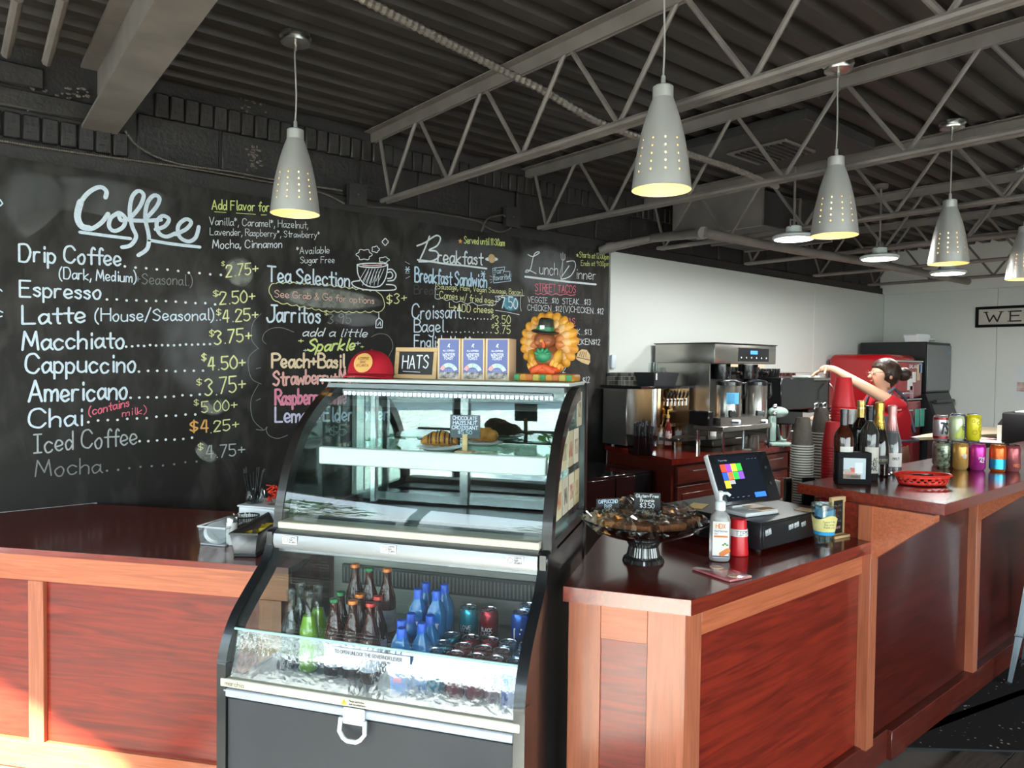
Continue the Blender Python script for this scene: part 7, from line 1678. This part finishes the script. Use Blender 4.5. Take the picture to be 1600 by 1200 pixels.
# LED high-bay lamps over the kitchen
def highbay(p, zl, label):
    t = thing('high_bay_lamp', label, 'lamp', (p.x, p.y, zl), 0, 'white LED high-bay lamps'); L = ZD-zl
    MB().lathe([(.128, 0), (.140, .008), (.138, .022), (.120, .032), (.055, .040), (.050, .085), (.020, .095), (0, .096)], 28).build('housing', mat('led_housing', 'cfd2d0', .4), t)
    MB().lathe([(.126, -.002), (.126, .001), (0, .001)], 28).build('diffuser', mat('led_diffuser', 'ffffff', .5, emit='f2fff8', es=HIGHBAY), t)
    MB().tube([(-.05, 0, .08), (-.05, 0, .13), (.05, 0, .13), (.05, 0, .08)], .006, 6).build('bracket', M_steel_paint, t); MB().cyl((0, 0, .095), (0, 0, L-.03), .008, seg=8).build('rod', M_steel_paint, t); MB().lathe([(.0, L-.002), (.05, L-.003), (.05, L-.03), (0, L-.032)], 14).build('mounting_box', M_steel_paint, t)
    d = bpy.data.lights.new('led_light', 'AREA'); d.shape = 'DISK'; d.size = .24; d.energy = HBW; d.color = (.98, 1, .97); l = bpy.data.objects.new('led_light', d); COL.objects.link(l); l.parent = t; l.location = (0, 0, -.006)
_h1 = uz(1243, 255, 2.93); _h2 = uz(1377, 292, 2.93)
for p, px, py, lb in ((_h1, 1235, 374, 'white LED high-bay lamp above the coffee brewer, nearest of them'), (_h2, 1372, 405, 'white LED high-bay lamp above the red fridge'), (_h2*2-_h1, 1480, 428, 'white LED high-bay lamp behind a pendant, farthest of them')):
    lo_, hi_ = 1.8, 2.9
    for _ in range(40):
        z = (lo_+hi_)/2; v = V((p.x, p.y, z))-EYE; yy = 600-FPX*v.dot(CU)/v.dot(CF)
        if yy > py: lo_ = z
        else: hi_ = z
    highbay(p, z, lb)
# armoured cable across the joists
def flex(pts, r, name, label, m_, pitch=.012, k=8, cat='cable'):
    P = cat_rom(pts, 12); t = thing(name, label, cat, (0, 0, 0)); 
    # resample
    L = [0]
    for a, b in zip(P, P[1:]): L.append(L[-1]+(b-a).length)
    n = min(900, int(L[-1]/pitch*2)); Q = []; rr = []; j = 0
    for i in range(n+1):
        s = L[-1]*i/n
        while j < len(L)-2 and L[j+1] < s: j += 1
        u = (s-L[j])/max(1e-9, L[j+1]-L[j]); Q.append(P[j].lerp(P[j+1], u)); rr.append(r*(1 if i % 2 else .78))
    MB().tube(Q, rr, k).build('sheath', m_, t, ang=20); return t
M_flex = mat('flex_steel', '948b83', .4, .6)
flex([uz(520, -28, 2.90), uz(570, 0, 2.85), uy(765, 100, 2.49), uy(850, 142, 2.47), uy(940, 193, 2.44), uy(1060, 235, 2.40), uy(1150, 265, 2.37), uy(1215, 292, 2.33)], .019, 'flexible_conduit', 'ridged flexible steel conduit slanting under the deck across the joists', M_flex, .03)
yb = WY-.012
flex([uy(-60, 205, yb), uy(0, 219, yb), uy(135, 240, yb), uy(280, 260, yb), uy(420, 284, yb), uy(500, 300, yb), uy(538, 318, yb)], .008, 'armoured_cable', 'thin armoured cable along the wall just above the chalkboard, left part', mat('cable_dark', '5a544f', .45, .5), .009, 6)
flex([uy(196, 204, yb-.03), uy(212, 225, yb), uy(245, 245, yb), uy(290, 258, yb), uy(360, 268, yb), uy(430, 281, yb), uy(535, 298, yb)], .007, 'armoured_cable', 'armoured cable curving down from the steel beam to the junction box', mat('cable_dark'), .009, 6)
flex([uy(568, 322, yb), uy(620, 326, yb), uy(700, 336, yb), uy(752, 348, yb), uy(752, 362, yb)], .008, 'armoured_cable', 'armoured cable between the two wall junction boxes', mat('cable_dark'), .009, 6)
flex([uy(752, 362, yb-.01), uy(762, 342, yb-.01), uy(785, 336, yb-.01), uy(790, 340, yb-.01)], .007, 'armoured_cable', 'short looped armoured cable at the right junction box', mat('cable_dark'), .009, 6)
flex([uy(795, 345, yb-.01), uy(798, 356, yb-.01), uy(780, 362, yb-.01), uy(755, 352, yb-.01)], .007, 'armoured_cable', 'second looped cable under the right junction box', mat('cable_dark'), .009, 6)
for (x0, y0, x1, y1, lb) in ((541, 292, 567, 320, 'black square junction box left, above the Tea Selection writing'), (785, 327, 806, 354, 'black square junction box above the Breakfast heading')):
    a = uy(x0, y1, WY+.004); b = uy(x1, y0, WY+.004); t = thing('junction_box', lb, 'junction box', (a.x, WY+.004, a.z)); MB().box(0, -.045, 0, b.x-a.x, 0, b.z-a.z, .002).build('box_body', M_black, t); MB().box(-.003, -.048, -.003, b.x-a.x+.003, -.044, b.z-a.z+.003, .001).build('cover', M_black, t)
    MB().ball(((b.x-a.x)/2, -.049, (b.z-a.z)/2), .005, .002, .005, 8, 5).build('screw', M_steel_paint, t)
# large pipe with elbow above the white wall
def pipe():
    t = thing('black_pipe', 'fat dark pipe with elbow above the end of the chalkboard', 'pipe', (0, 0, 0)); a = uy(948, 388, WY-.06); b = uy(1020, 372, WY-.30); c = uy(1098, 364, 3.0)
    MB().tube([a+V((-.02, .05, -.02)), a, b, c], [.034]*4, 14).build('pipe_run', M_steel_paint, t)
    MB().cyl(c-(c-b).normalized()*.05, c+(c-b).normalized()*.01, .043, seg=14).build('coupling', M_steel_paint, t); MB().cyl(a, a+(b-a).normalized()*.06, .042, seg=14).build('coupling', M_steel_paint, t)
    d = uy(1400, 430, 3.3)
    MB().tube([c, uz(1250, 392, 2.43), uz(1370, 412, 2.43), uz(1512, 440, 2.43)], .034, 12).build('pipe_run', M_steel_paint, t)
pipe()
# ceiling air diffuser plate and duct
def diffuser():
    a = uz(1205, 232, 2.90); t = thing('air_diffuser', 'black square air outlet hung between the joists with a small grille', 'air outlet', (a.x, a.y, 2.88)); MB().box(-.42, -.45, 0, .42, .45, .06, .004).build('plate', M_black, t)
    f = MB().box(-.18, -.2, -.012, .18, .2, 0, .002).build('grille_frame', M_steel_paint, t)
    for k in range(9): MB().box(-.16, -.18+k*.04, -.022, .16, -.165+k*.04, -.010).build('grille_slat', M_black, f)
diffuser()
def duct():
    a = uz(1180, 330, 2.62); t = thing('air_duct', 'dark rectangular sheet-metal duct under the deck above the white wall', 'duct', (5.35, 3.35, 2.60)); MB().box(-.45, -.35, 0, .64, .45, .26, .006).build('duct_body', M_black, t)
    for x in (-.44, .1, .62): MB().box(x-.012, -.362, -.012, x+.012, .462, .272).build('flange', M_steel_paint, t)
duct()

for (a, b, lb) in (((100, -6, 2.88), (73, 97, 2.84), 'pale steel rib under the deck left of the beam'), ((28, -4, 2.88), (10, 85, 2.84), 'pale steel rib at the far left under the deck')):
    t = thing('deck_rib', lb, 'rib', (0, 0, 0)); MB().tube([uz(*a), uz(*b)], .02, 8).build('rib_bar', M_steel_paint, t)
